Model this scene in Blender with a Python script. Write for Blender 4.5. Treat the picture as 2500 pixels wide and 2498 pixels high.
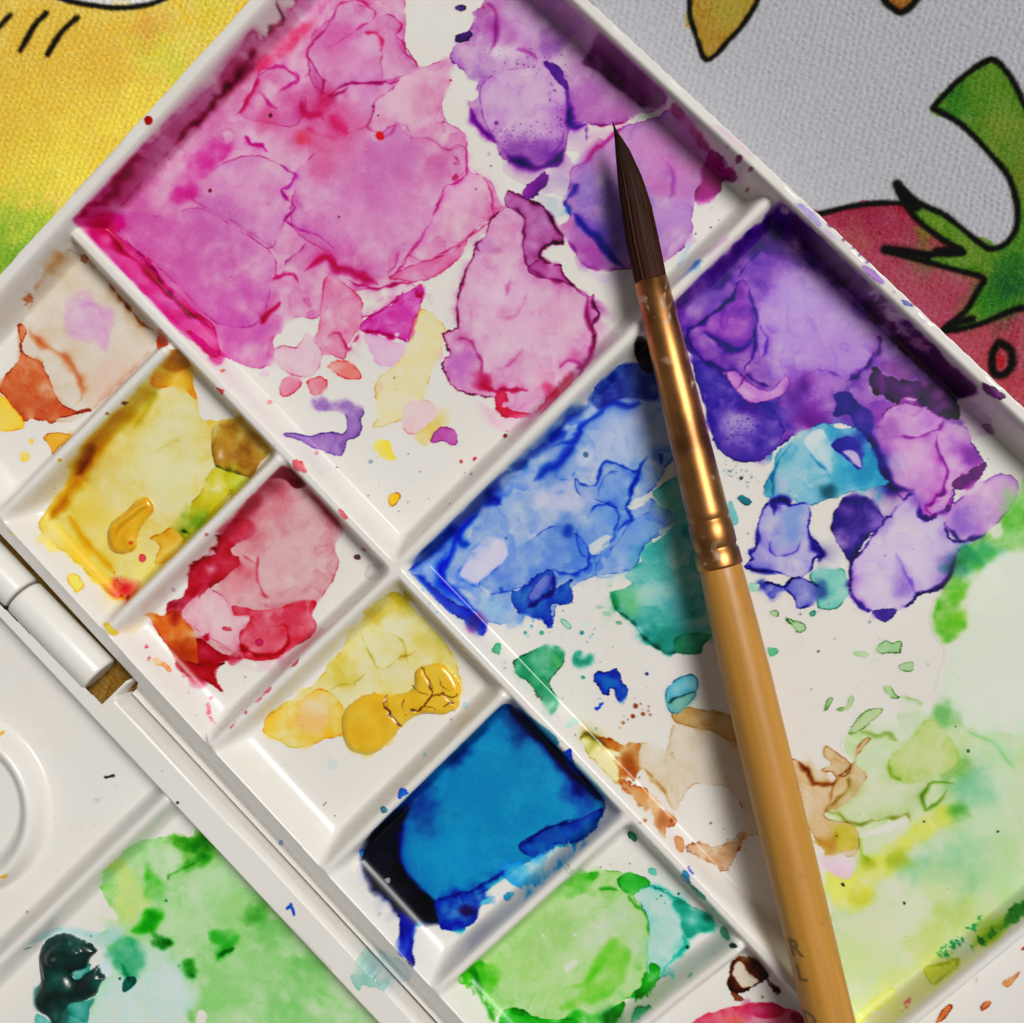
import bpy, bmesh, math, random
import numpy as np
from mathutils import Vector, Matrix

# ------------------------------------------------------------------ scene, camera, light
scene = bpy.context.scene
for o in list(bpy.data.objects):
    bpy.data.objects.remove(o, do_unlink=True)
COL = scene.collection
MM = 0.001
IW, IH = 2500.0, 2498.0
KPX = 0.06                     # millimetres on the palette floor per photograph pixel
FPX = 3000.0                   # focal length in photograph pixels
DIST = FPX * KPX               # camera distance in mm
TILT_LL = math.radians(7.6)    # the lens leans a little towards the lower left
TILT_UL = math.radians(2.0)
vd = Vector((-math.sin(TILT_LL) * .7071 - math.sin(TILT_UL) * .7071,
             -math.sin(TILT_LL) * .7071 + math.sin(TILT_UL) * .7071, 0))
vd.z = -math.sqrt(1 - vd.x ** 2 - vd.y ** 2)
upv = Vector((0, 1, 0))
right = vd.cross(upv).normalized()
upc = right.cross(vd).normalized()
CAMP = -vd * DIST              # mm, looks at the origin
cam_data = bpy.data.cameras.new('camera')
cam = bpy.data.objects.new('camera', cam_data)
COL.objects.link(cam)
cam.matrix_world = Matrix((
    (right.x, upc.x, -vd.x, CAMP.x * MM),
    (right.y, upc.y, -vd.y, CAMP.y * MM),
    (right.z, upc.z, -vd.z, CAMP.z * MM),
    (0, 0, 0, 1)))
cam_data.sensor_fit = 'HORIZONTAL'
cam_data.sensor_width = 36
cam_data.lens = 36 * FPX / IW
cam_data.clip_start = 0.005
cam_data.clip_end = 50
scene.camera = cam

world = bpy.data.worlds.new('World')
scene.world = world
world.use_nodes = True
bg = world.node_tree.nodes['Background']
bg.inputs[0].default_value = (1.0, 0.985, 0.96, 1)
bg.inputs[1].default_value = 0.095

def area_lamp(name, loc, target, size, size_y, power, color, spread=180):
    ld = bpy.data.lights.new(name, 'AREA')
    ld.shape = 'RECTANGLE'; ld.size = size; ld.size_y = size_y
    ld.energy = power; ld.color = color; ld.spread = math.radians(spread)
    lo = bpy.data.objects.new(name, ld); COL.objects.link(lo)
    lo.location = loc
    lo.rotation_euler = (Vector(target) - Vector(loc)).to_track_quat('-Z', 'Y').to_euler()
    return lo
# daylight from a window up and to the right, and a weak warm bounce from the room on the left
area_lamp('window_light', (0.36, 0.25, 0.70), (0.004, -0.012, 0), 0.52, 0.56, 0.84, (1.0, 0.985, 0.955), 29)
area_lamp('room_bounce', (-0.75, -0.15, 0.55), (0, 0, 0), 0.6, 0.6, 0.13, (1.0, 0.89, 0.73))

vs = scene.view_settings
scene.display_settings.display_device = 'sRGB'
vs.view_transform = 'Standard'
vs.look = 'None'
vs.gamma = 1.0
vs.exposure = 0.0
vs.use_curve_mapping = False
scene.render.resolution_x = 1024
scene.render.resolution_y = 1023

# ------------------------------------------------------------------ camera geometry helpers (numpy, mm)
_R = np.array(right); _U = np.array(upc); _V = np.array(vd); _C = np.array(CAMP)
def unproject(u, v, z):
    """photograph pixel -> point of the place at height z (mm)"""
    u = np.asarray(u, float); v = np.asarray(v, float)
    a = (u - IW / 2) / FPX; b = -(v - IH / 2) / FPX
    d = _V[None] + a.reshape(-1, 1) * _R[None] + b.reshape(-1, 1) * _U[None]
    t = (np.asarray(z, float).reshape(-1) - _C[2]) / d[:, 2]
    return _C[None, :2] + d[:, :2] * t[:, None]
ROT = math.radians(-46.3)
CR, SR = math.cos(ROT), math.sin(ROT)
def to_st(xy):      # world -> palette axes (s along the long divider, t across it)
    return np.stack([xy[:, 0] * CR + xy[:, 1] * SR, -xy[:, 0] * SR + xy[:, 1] * CR], 1)
def to_xy(s, t):
    return s * CR - t * SR, s * SR + t * CR
def st(pts, z):
    p = np.array(pts, float)
    return to_st(unproject(p[:, 0], p[:, 1], np.full(len(p), float(z))))

# ------------------------------------------------------------------ the grid and the moulded relief of the palette
G = 0.14
pix = [(u, v) for u in (-230, 2680) for v in (-230, 2740)]
c4 = st(pix, 0)
S0, T0 = c4.min(0); S1, T1 = c4.max(0)
NS = int((S1 - S0) / G) // 4 * 4 + 1
NT = int((T1 - T0) / G) // 4 * 4 + 1
SA = (S0 + np.arange(NS) * G).astype(np.float32)
TA = (T0 + np.arange(NT) * G).astype(np.float32)
SG, TG = np.meshgrid(SA, TA)          # [it, is]

def seg_dist(S, T, a, b):
    """signed distance to the segment a-b (positive left of a->b)"""
    ax, ay = a; bx, by = b
    dx, dy = bx - ax, by - ay
    L2 = dx * dx + dy * dy
    k = np.clip(((S - ax) * dx + (T - ay) * dy) / L2, 0, 1)
    px, py = S - ax - k * dx, T - ay - k * dy
    sg = np.where(dx * (T - ay) - dy * (S - ax) >= 0, 1.0, -1.0)
    return np.sqrt(px * px + py * py) * sg
def poly_dist(S, T, pts):
    best = None
    for i in range(len(pts) - 1):
        d = seg_dist(S, T, pts[i], pts[i + 1])
        best = d if best is None else np.where(np.abs(d) < np.abs(best), d, best)
    return best
def smin(a, b, k):
    h = np.clip(0.5 + 0.5 * (b - a) / k, 0, 1)
    return b + (a - b) * h - k * h * (1 - h)
def smax(a, b, k):
    return -smin(-a, -b, k)
def prof(t, e0=0.5, e1=0.36):
    s = 1 - t
    s = smin(s, np.float32(1.0), e1)
    s = smax(s, np.float32(0.0), e0)
    s0 = max(0.0, 0.0)
    return np.where(t > 1 + e0, 0, s)

HD, HR = 4.6, 7.0          # divider and rim heights, mm
HFLOOR = -2.4              # the cloth
A_PTS = [(138, 523), (1900, 2366), (2160, 2638)]
B_PTS = [(963, 1386), (1549, 808), (1883, 480), (1945, 419)]
C_PTS = [(1990, 2690), (2251, 2477), (2500, 2272), (2760, 2060)]
SMALL = [[(396, 858), (26, 1232), (-20, 1278)], [(676, 1124), (299, 1500), (248, 1550)],
         [(954, 1408), (555, 1785), (500, 1838)], [(1224, 1702), (826, 2093), (780, 2138)],
         [(1524, 2002), (1104, 2383), (1052, 2430)], [(1797, 2322), (1650, 2436), (1500, 2560)]]
E1 = [(-240, 1004), (0, 1265), (1133, 2498), (1330, 2712)]
E2 = [(-240, 1054), (0, 1313), (330, 1668), (293, 1703), (349, 1763), (1029, 2498), (1240, 2726)]
E3 = [(-240, 1254), (0, 1511), (923, 2498), (1130, 2719)]
R1 = [(1060, -469), (632, 0), (0, 692), (-240, 955)]
R2 = [(1060, -332), (1414, 0), (1936, 486), (2500, 1018), (2800, 1301)]
D2 = [(404, 1953), (250, 2100), (0, 2345), (-240, 2582)]

def ridge_t(pts, z, half, wl, wr=None):
    d = poly_dist(SG, TG, st(pts, z))
    wr = wl if wr is None else wr
    return np.where(d >= 0, (np.abs(d) - half) / wl, (np.abs(d) - half) / wr).astype(np.float32)
ridges = [('A', ridge_t(A_PTS, HD, .85, 1.6, 1.5)), ('B', ridge_t(B_PTS, HD, .75, 1.5)),
          ('C', ridge_t(C_PTS, HD, .7, 1.5))]
for i, p in enumerate(SMALL):
    ridges.append(('d%d' % i, ridge_t(p, HD, .68, 1.4)))
ridges.append(('E', ridge_t(E1, HD, .12, 3.0, 30.)))
tt = None
who = np.zeros(SG.shape, np.int8); tbest = np.full(SG.shape, 1e9, np.float32)
for i, (n, t) in enumerate(ridges):
    tt = t if tt is None else smin(tt, t, 0.75)
    m = t < tbest; who[m] = i; tbest[m] = t[m]
H1 = HD * prof(tt)
dE = poly_dist(SG, TG, st(E1, HD))              # positive on the well side
lip = np.clip(-dE, 0, 9)
H1 = np.where(dE < 0, HD - 0.10 - 0.6 * lip - 0.4 * np.clip(lip - 2.2, 0, 9) ** 2, H1)
H1 = np.where(np.abs(dE) < .25, np.minimum(H1, HD - .05), H1)
dR1 = poly_dist(SG, TG, st(R1, HR)); dR2 = poly_dist(SG, TG, st(R2, HR))
# R1 runs from the top right to the lower left: the wells lie on its left; R2 runs down to the right: wells on its right
def rim(d_in, half, w_in):
    inn = HR * prof((d_in - half) / w_in, .32, .3)
    out = HR - (HR - HFLOOR) * np.clip((-d_in - half) / .55, 0, 1)
    return np.where(d_in >= 0, inn, out)
rim1 = rim(dR1, .95, 1.9); rim2 = rim(-dR2, .85, 1.9)
inside1 = np.minimum(dR1, -dR2)
for r in (rim1, rim2):
    d = dR1 if r is rim1 else -dR2
    k = 0.9
    kk = k * np.clip(np.maximum(H1, r) / 1.5, 1e-3, 1)
    H1 = np.where(d > -.5, smax(H1, r, kk), r)
H1 = np.where((rim1 < rim2 - .01) & (dR1 < 0), rim1, H1)
def poly_mask(pts):
    """inside test of a closed polygon on the grid"""
    m = np.zeros(SG.shape, bool)
    n = len(pts)
    for i in range(n):
        x0, y0 = pts[i]; x1, y1 = pts[(i + 1) % n]
        if y0 == y1: continue
        c = ((y0 > TG) != (y1 > TG))
        xi = (x1 - x0) * (TG - y0) / (y1 - y0) + x0
        m ^= c & (SG < xi)
    return m
e2s = st(E2, 3.1)
dE2 = poly_dist(SG, TG, e2s)                     # positive on the half with the wells
wellside = poly_mask(np.concatenate([e2s, np.array([[S1 + 90, e2s[-1][1]], [S1 + 90, T1 + 90], [S0 - 90, T1 + 90], [S0 - 90, e2s[0][1]]])]))
dE2 = np.where(wellside, np.abs(dE2), -np.abs(dE2))
OUT1 = (dE2 > 0.0) & (dR1 > -1.62) & (-dR2 > -1.5)
H1 = np.where((dE2 < .35) & (dE2 > -1), H1 - (H1 - HFLOOR) * np.clip((.35 - dE2) / .3, 0, 1), H1)
# ---- the other half of the folding palette
HS = 5.2       # above the floor of this half, which lies lower
F2 = -2.0
e3s = st(E3, HS + F2)
dE3 = poly_dist(SG, TG, e3s)                     # positive towards the hinge
H2 = HS * prof(-dE3 / .7, .3, .3)
dD2 = poly_dist(SG, TG, st(D2, 4.4 + F2))
H2 = smax(H2, 4.4 * prof((np.abs(dD2) - .75) / 1.6), .6 * np.clip(np.maximum(H2, 1e-3), 1e-3, 1))
rc = st([(-122, 1978)], 3.4 + F2)[0]
rr = np.hypot(SG - rc[0], TG - rc[1])
ring = 3.4 * prof((rr - 13.4) / 1.3, .4, .5) * (1 - .86 * prof((rr - 10.4) / 1.7, .4, .5))
H2 = np.maximum(H2, ring) + F2
bulge = np.clip(1 - (np.abs(dE3 - 3.5) / 2.2) ** 2, 0, 1)
OUT2 = (dE2 < -.45)
notch = poly_mask(st([(-260, 1195), (-260, 1214), (0, 1474), (249, 1718), (312, 1658), (300, 1570), (0, 1290)], 3.2))
OUT2 &= ~notch
H2 = np.where((dE2 > -.8) & (dE2 <= 0), H2 - (H2 - HFLOOR) * np.clip((dE2 + .8) / .3, 0, 1), H2)
H = np.where(OUT1, H1, H2).astype(np.float32)
VALID = OUT1 | OUT2
# part ids: well index (1..) or frame piece
LEFTCOL = poly_dist(SG, TG, st([(-300, 65)] + A_PTS + [(2600, 3098)], HD)) < 0
def below(pts, z=HD):
    p = [(pts[0][0] + (pts[0][0] - pts[-1][0]) * 4, pts[0][1] + (pts[0][1] - pts[-1][1]) * 4)] + list(pts) + \
        [(pts[-1][0] + (pts[-1][0] - pts[0][0]) * 4, pts[-1][1] + (pts[-1][1] - pts[0][1]) * 4)]
    return poly_dist(SG, TG, st(p, z)) > 0
rowS = np.zeros(SG.shape, int)
for p in SMALL:
    rowS += below(p)
rowB = (~below(B_PTS)).astype(int) + (~below(C_PTS)).astype(int)
PART = np.where(LEFTCOL, 10 + rowS, 20 + rowB)

# ------------------------------------------------------------------ noise fields (tileable, in grid cells)
rng = np.random.default_rng(11)
NN = 1024
fx = np.fft.fftfreq(NN)[None, :]; fy = np.fft.fftfreq(NN)[:, None]
FR = np.hypot(fx, fy)
def band(wl_mm):
    f0 = G / wl_mm
    n = np.fft.fft2(rng.standard_normal((NN, NN)))
    n = np.fft.ifft2(n * np.exp(-((FR - f0) / (f0 * .55)) ** 2)).real
    return (n / n.std()).astype(np.float32)
NZ = {w: band(w) for w in (14., 6., 2.6, 1.2, .55)}
def crop_noise(w, i0, i1, j0, j1, seed):
    r = np.random.default_rng(seed)
    a, b = r.integers(0, NN, 2)
    return NZ[w][np.ix_((np.arange(j0, j1) + b) % NN, (np.arange(i0, i1) + a) % NN)]

def lin(c):
    c = np.array(c, float) / 255
    return np.where(c <= .04045, c / 12.92, ((c + .055) / 1.055) ** 2.4)
class Canvas:
    """optical density of dried watercolour on a surface, in palette axes"""
    def __init__(s, S, T, white, surf):
        s.S, s.T = S, T                       # 1d axes
        s.ni, s.nj = len(S), len(T)
        s.OD = np.zeros((s.nj, s.ni, 3), np.float32)
        s.LAB = np.zeros((s.nj, s.ni), np.int16)
        s.TH = np.zeros((s.nj, s.ni), np.float32)
        s.W = lin(white); s.surf = surf
        s.g = float(S[1] - S[0])
        s.items = [None]; s.org = (0, 0); s.sc = 1.0; s.seed = 1; s.cur = 0
        s.mask = None; s.box = None; s.zone = None
    def od(s, c):
        return (-np.log(np.clip(lin(c) / s.W, .0025, 1.15))).astype(np.float32)
    def tile(s, x, y, sc=.4404):
        s.org = (x, y); s.sc = sc
    def pts(s, p):
        p = np.array(p, float).reshape(-1, 2) * s.sc + np.array(s.org)
        return s.surf(p)
    def bbox(s, q, m):
        i0 = int((q[:, 0].min() - m - s.S[0]) / s.g); i1 = int((q[:, 0].max() + m - s.S[0]) / s.g) + 2
        j0 = int((q[:, 1].min() - m - s.T[0]) / s.g); j1 = int((q[:, 1].max() + m - s.T[0]) / s.g) + 2
        return max(i0, 0), min(i1, s.ni), max(j0, 0), min(j1, s.nj)
    def spline(s, q, closed, n=5):
        k = len(q); out = []
        rngk = range(k if closed else k - 1)
        for i in rngk:
            p0 = q[(i - 1) % k] if closed or i > 0 else q[i]
            p1 = q[i]; p2 = q[(i + 1) % k]
            p3 = q[(i + 2) % k] if closed or i + 2 < k else p2
            for a in np.arange(n) / n:
                out.append(.5 * ((2 * p1) + (p2 - p0) * a + (2 * p0 - 5 * p1 + 4 * p2 - p3) * a * a + (3 * p1 - p0 - 3 * p2 + p3) * a ** 3))
        if not closed: out.append(q[-1])
        return np.array(out, np.float32)
    def sdf(s, q, b, closed, step=2):
        i0, i1, j0, j1 = b
        S = s.S[i0:i1:step]; T = s.T[j0:j1:step]
        X, Y = np.meshgrid(S, T)
        best = np.full(X.shape, 1e9, np.float32); ins = np.zeros(X.shape, bool)
        n = len(q)
        for k in range(n if closed else n - 1):
            x0, y0 = q[k]; x1, y1 = q[(k + 1) % n]
            dx, dy = x1 - x0, y1 - y0
            L = dx * dx + dy * dy + 1e-9
            t = np.clip(((X - x0) * dx + (Y - y0) * dy) / L, 0, 1)
            best = np.minimum(best, (X - x0 - t * dx) ** 2 + (Y - y0 - t * dy) ** 2)
            if closed and y0 != y1:
                ins ^= ((y0 > Y) != (y1 > Y)) & (X < dx * (Y - y0) / dy + x0)
        d = np.sqrt(best)
        if closed: d = np.where(ins, d, -d)
        if step > 1:
            ni, nj = i1 - i0, j1 - j0
            xi = np.minimum(np.arange(ni) / step, d.shape[1] - 1.001); xj = np.minimum(np.arange(nj) / step, d.shape[0] - 1.001)
            a = xi.astype(int); fa = (xi - a).astype(np.float32); c = xj.astype(int); fc = (xj - c).astype(np.float32)[:, None]
            if d.shape[0] < 2 or d.shape[1] < 2: return s.sdf(q, b, closed, 1)
            a1 = np.minimum(a + 1, d.shape[1] - 1); c1 = np.minimum(c + 1, d.shape[0] - 1)
            d = ((d[np.ix_(c, a)] * (1 - fa) + d[np.ix_(c, a1)] * fa) * (1 - fc) + (d[np.ix_(c1, a)] * (1 - fa) + d[np.ix_(c1, a1)] * fa) * fc)
        return d.astype(np.float32)
    def noise(s, w, b):
        s.seed += 1
        return crop_noise(w, b[0], b[1], b[2], b[3], s.seed)
    def new(s, name, label=None):
        s.items.append((name, label)); s.cur = len(s.items) - 1
    def put(s, b, m, od, mul, item):
        i0, i1, j0, j1 = b
        O = s.OD[j0:j1, i0:i1]
        if s.zone is not None and (s.items[s.cur] is None or s.items[s.cur][0] not in ('paint_spot', 'paint_splatter')):
            m = m * s.zone[j0:j1, i0:i1]
        if od.ndim == 1: od = od[None, None]
        if mul: O += m[..., None] * od
        else: O *= (1 - m[..., None]); O += m[..., None] * od
        L = s.LAB[j0:j1, i0:i1]
        if item: L[m > .04] = s.cur
        else: L[(m > .02) & (L == 0)] = s.cur
    # ---- a wash with a hard, ragged, darker edge
    def wash(s, p, c, a=1.0, edge=.5, ec=None, ew=1.5, rough=1.5, soft=1.0, cloud=.18, inner=None, il=15, mul=False, name=None, closed=True, keep=False, vein=None, n=4):
        if name: s.new(name)
        k = KPX
        if soft >= 5: soft *= 2.0
        q = s.spline(s.pts(p), True, n)
        b = s.bbox(q, (ew * 3 + rough * 3 + soft * 2) * k)
        if b[1] - b[0] < 3 or b[3] - b[2] < 3: return
        d = s.sdf(q, b, True)
        n6, n26, n12, n05 = s.noise(6., b), s.noise(2.6, b), s.noise(1.2, b), s.noise(.55, b)
        hf = 1 / (1 + soft * .4)
        d = d + rough * k * ((.5 if soft < 4 else .25) * n26 + (.45 if soft < 4 else .8) * n6 * .6 + hf * (.55 * n12 + .34 * n05))
        big = min(q.max(0) - q.min(0))
        lose = np.clip(.75 * s.noise(6., b) + .5 * s.noise(14., b) - .55, 0, 1) if (big > 2.0 and soft < 5) else 0   # stretches where the edge was still wet
        m = np.clip(d / (soft * k * (1 + 13 * lose)) * .5 + .5, 0, 1); m = m * m * (3 - 2 * m)
        cl = np.clip(1 + cloud * (.7 * n6 + .42 * n26 + .14 * n12 + .06 * n05), .2, 2.2)
        if inner is None: inner = .62 if big > 2.5 else 1
        if inner != 1:
            dd_ = np.clip(d, 0, 99)
            cl = cl * 1.22 * (inner + (1 - inner) * (.5 * np.exp(-dd_ / (il * .6 * k)) + .5 * np.exp(-dd_ / (il * 3 * k)))) * (1 + .0 * d)
        if vein is None: vein = .24 if min(q.max(0) - q.min(0)) > 6 else 0
        if vein:
            # tide lines: crisp on one side, fading on the other, as pigment settles where a wet front stopped
            nn = .85 * s.noise(14., b) + .5 * s.noise(6., b) + .15 * n26 + .04 * n12
            gy, gx = np.gradient(nn, s.g); gr = np.sqrt(gx * gx + gy * gy) + .05
            for j_, lv in enumerate((-.7, .1, .9)):
                x = (nn - lv) / gr
                gate = np.clip(.45 + .8 * s.noise(6., b), 0, 1.3)
                sh = 1 / (1 + np.exp(-np.clip(x / .06, -30, 30)))
                cl = cl * (1 + vein * gate * sh * np.exp(-np.clip(x, 0, 99) / 1.2) + vein * 1.1 * gate * np.exp(-(x / .13) ** 2))
                cl = cl * (1 + (.5 if j_ % 2 else -.4) * vein * sh)
        od = s.od(c)
        s.put(b, m * a, od * cl[..., None] if not mul else od * cl[..., None], mul, True)
        if edge:
            e = np.exp(-((d - ew * k * .55) / (ew * k)) ** 2) * m * np.clip(1.0 + .6 * n26 + .6 * n6, 0.15, 2.4) * edge * 1.75 * (1 - np.clip(lose * 2.2, 0, .9))
            eo = s.od(ec) if ec is not None else od
            s.put(b, e, eo, True, True)
        s.mask = m; s.box = b
    # ---- wandering pigment line
    def line(s, p, c, w=2.0, a=.8, wob=2.2, n=4, taper=True, soft=0, item=False, mul=True, var=1.0):
        q = s.spline(s.pts(p), False, n)
        k = KPX
        r = np.random.default_rng(s.seed + 77)
        if wob:
            o = r.normal(0, 1, q.shape); o = (o + np.roll(o, 1, 0)) * .7 * wob * k
            o[0] = o[-1] = 0; q = (q + o).astype(np.float32)
        b = s.bbox(q, (w * 3 + (30 + w * 7 if taper and w < 12 else 6)) * k)
        if b[1] - b[0] < 3 or b[3] - b[2] < 3: return
        X, Y = np.meshgrid(s.S[b[0]:b[1]], s.T[b[2]:b[3]])
        best = np.full(X.shape, 1e9, np.float32); tp = np.zeros(X.shape, np.float32); sd = np.zeros(X.shape, np.float32)
        nseg_ = len(q) - 1
        for i_ in range(nseg_):
            x0, y0 = q[i_]; x1, y1 = q[i_ + 1]; dx, dy = x1 - x0, y1 - y0
            t = np.clip(((X - x0) * dx + (Y - y0) * dy) / (dx * dx + dy * dy + 1e-9), 0, 1)
            d2 = (X - x0 - t * dx) ** 2 + (Y - y0 - t * dy) ** 2
            cl_ = d2 < best
            best = np.where(cl_, d2, best); tp = np.where(cl_, (i_ + t) / nseg_, tp); sd = np.where(cl_, dx * (Y - y0) - dy * (X - x0), sd)
        d = np.sqrt(best)
        n26, n12 = s.noise(2.6 if w < 5 else 6., b), s.noise(1.2 if w < 5 else 2.6, b)
        if w >= 5: var *= .6
        tpr = np.clip(np.minimum(tp, 1 - tp) * 5, 0, 1) if taper else 1.0
        ww = w * k * np.clip(1 + var * (.3 * n26 + .14 * n12), .4, 2) * (.35 + .65 * tpr if taper else 1)
        m = np.exp(-(d / ww) ** 2) * a * np.clip(1.0 + .3 * var * n26, .3, 1.6) * (.3 + .7 * tpr if taper else 1)
        if taper and w < 12:
            side_ = 1 if r.random() < .5 else -1
            m = m + np.where(sd * side_ > 0, np.exp(-d / ((5 + w * 2.6) * k)), 0) * a * .30 * tpr * np.clip(.9 + .4 * n26, 0, 1.5)
        if not mul: m = np.clip(m, 0, 1)
        s.put(b, m, s.od(c), mul, item)
    # ---- a soft cloud of pigment (or of clean water, with a pale colour)
    def puff(s, x, y, r, c, a=.7, ry=None, ang=0, warp=.35, mul=False, clip=False):
        q = s.pts([(x, y)]); k = KPX * s.sc
        R1_ = r * k; R2_ = (ry or r) * k
        b = s.bbox(q, max(R1_, R2_) * 2.3)
        if b[1] - b[0] < 3 or b[3] - b[2] < 3: return
        X, Y = np.meshgrid(s.S[b[0]:b[1]], s.T[b[2]:b[3]])
        an = math.radians(ang) - ROT     # angle measured in the photograph, anticlockwise from the right
        ca, sa = math.cos(an), math.sin(an)
        x_, y_ = X - q[0, 0], Y - q[0, 1]
        u = (x_ * ca + y_ * sa) / R1_; v = (-x_ * sa + y_ * ca) / R2_
        u = u + warp * (s.noise(6., b) * .6 + s.noise(2.6, b) * .28 + s.noise(1.2, b) * .07)
        v = v + warp * (s.noise(6., b) * .6 + s.noise(2.6, b) * .28 + s.noise(1.2, b) * .07)
        m = np.exp(-(u * u + v * v) ** 1.3) * a
        if clip:
            L = s.LAB[b[2]:b[3], b[0]:b[1]]; m = m * (L > 0)
        s.put(b, m.astype(np.float32), s.od(c), mul, False)
    def spot(s, x, y, r, c, a=.9, ry=None, ang=0, edge=.5, name=None):
        an = -math.radians(ang); ry = ry or r
        rr_ = np.random.default_rng(int(x * 7 + y * 3)).normal(1, .1, 9)
        p = [(x + r * f * math.cos(t) * math.cos(an) - ry * f * math.sin(t) * math.sin(an),
              y + r * f * math.cos(t) * math.sin(an) + ry * f * math.sin(t) * math.cos(an)) for t, f in zip(np.arange(9) * 2 * math.pi / 9, rr_)]
        s.wash(p, c, a, edge=edge, ew=1.3, rough=.35, soft=.9, cloud=.1, name=name)
    def lift(s, p, a=1.0, soft=1.2, rough=1.6):
        q = s.spline(s.pts(p), True, 4); k = KPX
        b = s.bbox(q, (rough * 3 + soft * 2) * k)
        d = s.sdf(q, b, True) + rough * k * (.5 * s.noise(2.6, b) + .5 * s.noise(1.2, b) + .3 * s.noise(.55, b))
        m = np.clip(d / (soft * k) * .5 + .5, 0, 1) * a
        s.OD[b[2]:b[3], b[0]:b[1]] *= (1 - m[..., None])
    def relief(s, p, h, w, rough=.8, bumps=.1):
        """raise a thick dab of paint: height h mm, shoulder width w px"""
        q = s.spline(s.pts(p), True, 5); k = KPX
        b = s.bbox(q, 4 * k)
        d = s.sdf(q, b, True, 1) + rough * .5 * k * s.noise(2.6, b)
        t = np.clip(d / (w * k), 0, 1)
        f = np.sqrt(np.clip(1 - (1 - t) ** 2, 0, 1)) * h * (1 + bumps * s.noise(6., b) + bumps * .35 * s.noise(2.6, b))
        A = s.TH[b[2]:b[3], b[0]:b[1]]
        A[...] = smax(A, f, .25) - np.where((A <= 0) | (f <= 0), np.maximum(.25 * .25 - 0, 0) * 0, 0)
        A[(f <= 0) & (A < .07)] = 0
    def speck(s, poly, n, c, r=(1., 2.4), a=.85, seed=0):
        """fine splatter of loose drops within a region"""
        r_ = np.random.default_rng(seed + 5)
        P = np.array(poly, float).reshape(-1, 2)
        lo, hi = P.min(0), P.max(0)
        k = 0
        while k < n:
            x, y = lo + (hi - lo) * r_.random(2)
            ins = False
            for i in range(len(P)):
                x0, y0 = P[i]; x1, y1 = P[(i + 1) % len(P)]
                if (y0 > y) != (y1 > y) and x < (x1 - x0) * (y - y0) / (y1 - y0) + x0: ins = not ins
            if not ins: continue
            k += 1
            s.dot(x, y, r[0] + (r[1] - r[0]) * r_.random() ** 2, c, a * r_.uniform(.5, 1))
    def dot(s, x, y, r, c, a=.9):
        q = s.pts([(x, y)]); R = r * KPX
        b = s.bbox(q, R * 2 + .3)
        if b[1] - b[0] < 2 or b[3] - b[2] < 2: return
        X, Y = np.meshgrid(s.S[b[0]:b[1]], s.T[b[2]:b[3]])
        d = np.hypot(X - q[0, 0], Y - q[0, 1]) - R * (1 + .08 * s.noise(1.2, b))
        m = np.clip(.5 - d / .16, 0, 1) * a
        s.put(b, m.astype(np.float32), s.od(c), False, False)

def surf_palette(p):
    """first point of the moulded surface met by the line of sight of each traced pixel"""
    zs = np.linspace(8.2, -2.6, 109)
    zr_ = np.full(len(p), 0.0); done = np.zeros(len(p), bool)
    for z in zs:
        q = to_st(unproject(p[:, 0], p[:, 1], np.full(len(p), z)))
        i = np.clip((q[:, 0] - S0) / G, 0, NS - 1).astype(int); j = np.clip((q[:, 1] - T0) / G, 0, NT - 1).astype(int)
        hit = VALID[j, i] & (H[j, i] >= z) & ~done
        zr_[hit] = z; done |= hit
    return to_st(unproject(p[:, 0], p[:, 1], zr_))
CV = Canvas(SA, TA, (226, 221, 213), surf_palette)

# ------------------------------------------------------------------ the watercolour stains, well by well
Wa, Ln, Pf, Lf, Sp, N = CV.wash, CV.line, CV.puff, CV.lift, CV.spot, CV.new
tA = lambda: CV.tile(0, 0); tB = lambda: CV.tile(800, 0); tC = lambda: CV.tile(1650, 0)
tD = lambda: CV.tile(0, 800); tE = lambda: CV.tile(800, 800); tF = lambda: CV.tile(1650, 800)
tG = lambda: CV.tile(0, 1648); tH = lambda: CV.tile(800, 1648); tI = lambda: CV.tile(1650, 1648)
q_ = 500 / 1930
tJ = lambda: CV.tile(0, 1200, q_); tK = lambda: CV.tile(300, 1600, q_); tL = lambda: CV.tile(700, 1998, q_)
tM = lambda: CV.tile(1400, 1850, q_); tN = lambda: CV.tile(1550, 1998, q_); tO = lambda: CV.tile(1150, 1600, q_)
tQ = lambda: CV.tile(0, 0, 2500 / 1932)
PW_ = 'paint_wash'; PS_ = 'paint_spot'; PP = 'paint_splatter'


EDGE_ = np.clip((tt - .05) / .3, 0, 1) * np.clip((dR1 - 1.0) / .4, 0, 1) * np.clip((-dR2 - .9) / .4, 0, 1)
def zone(pid):
    """keep a wash inside its own well: it stops below the crests of the dividers and rims"""
    if pid is None: CV.zone = None
    elif pid == 30: CV.zone = (np.clip((-dE3 - .2) / .4, 0, 1) * OUT2).astype(np.float32)
    else: CV.zone = (EDGE_ * ((PART == pid) & OUT1)).astype(np.float32)
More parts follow.
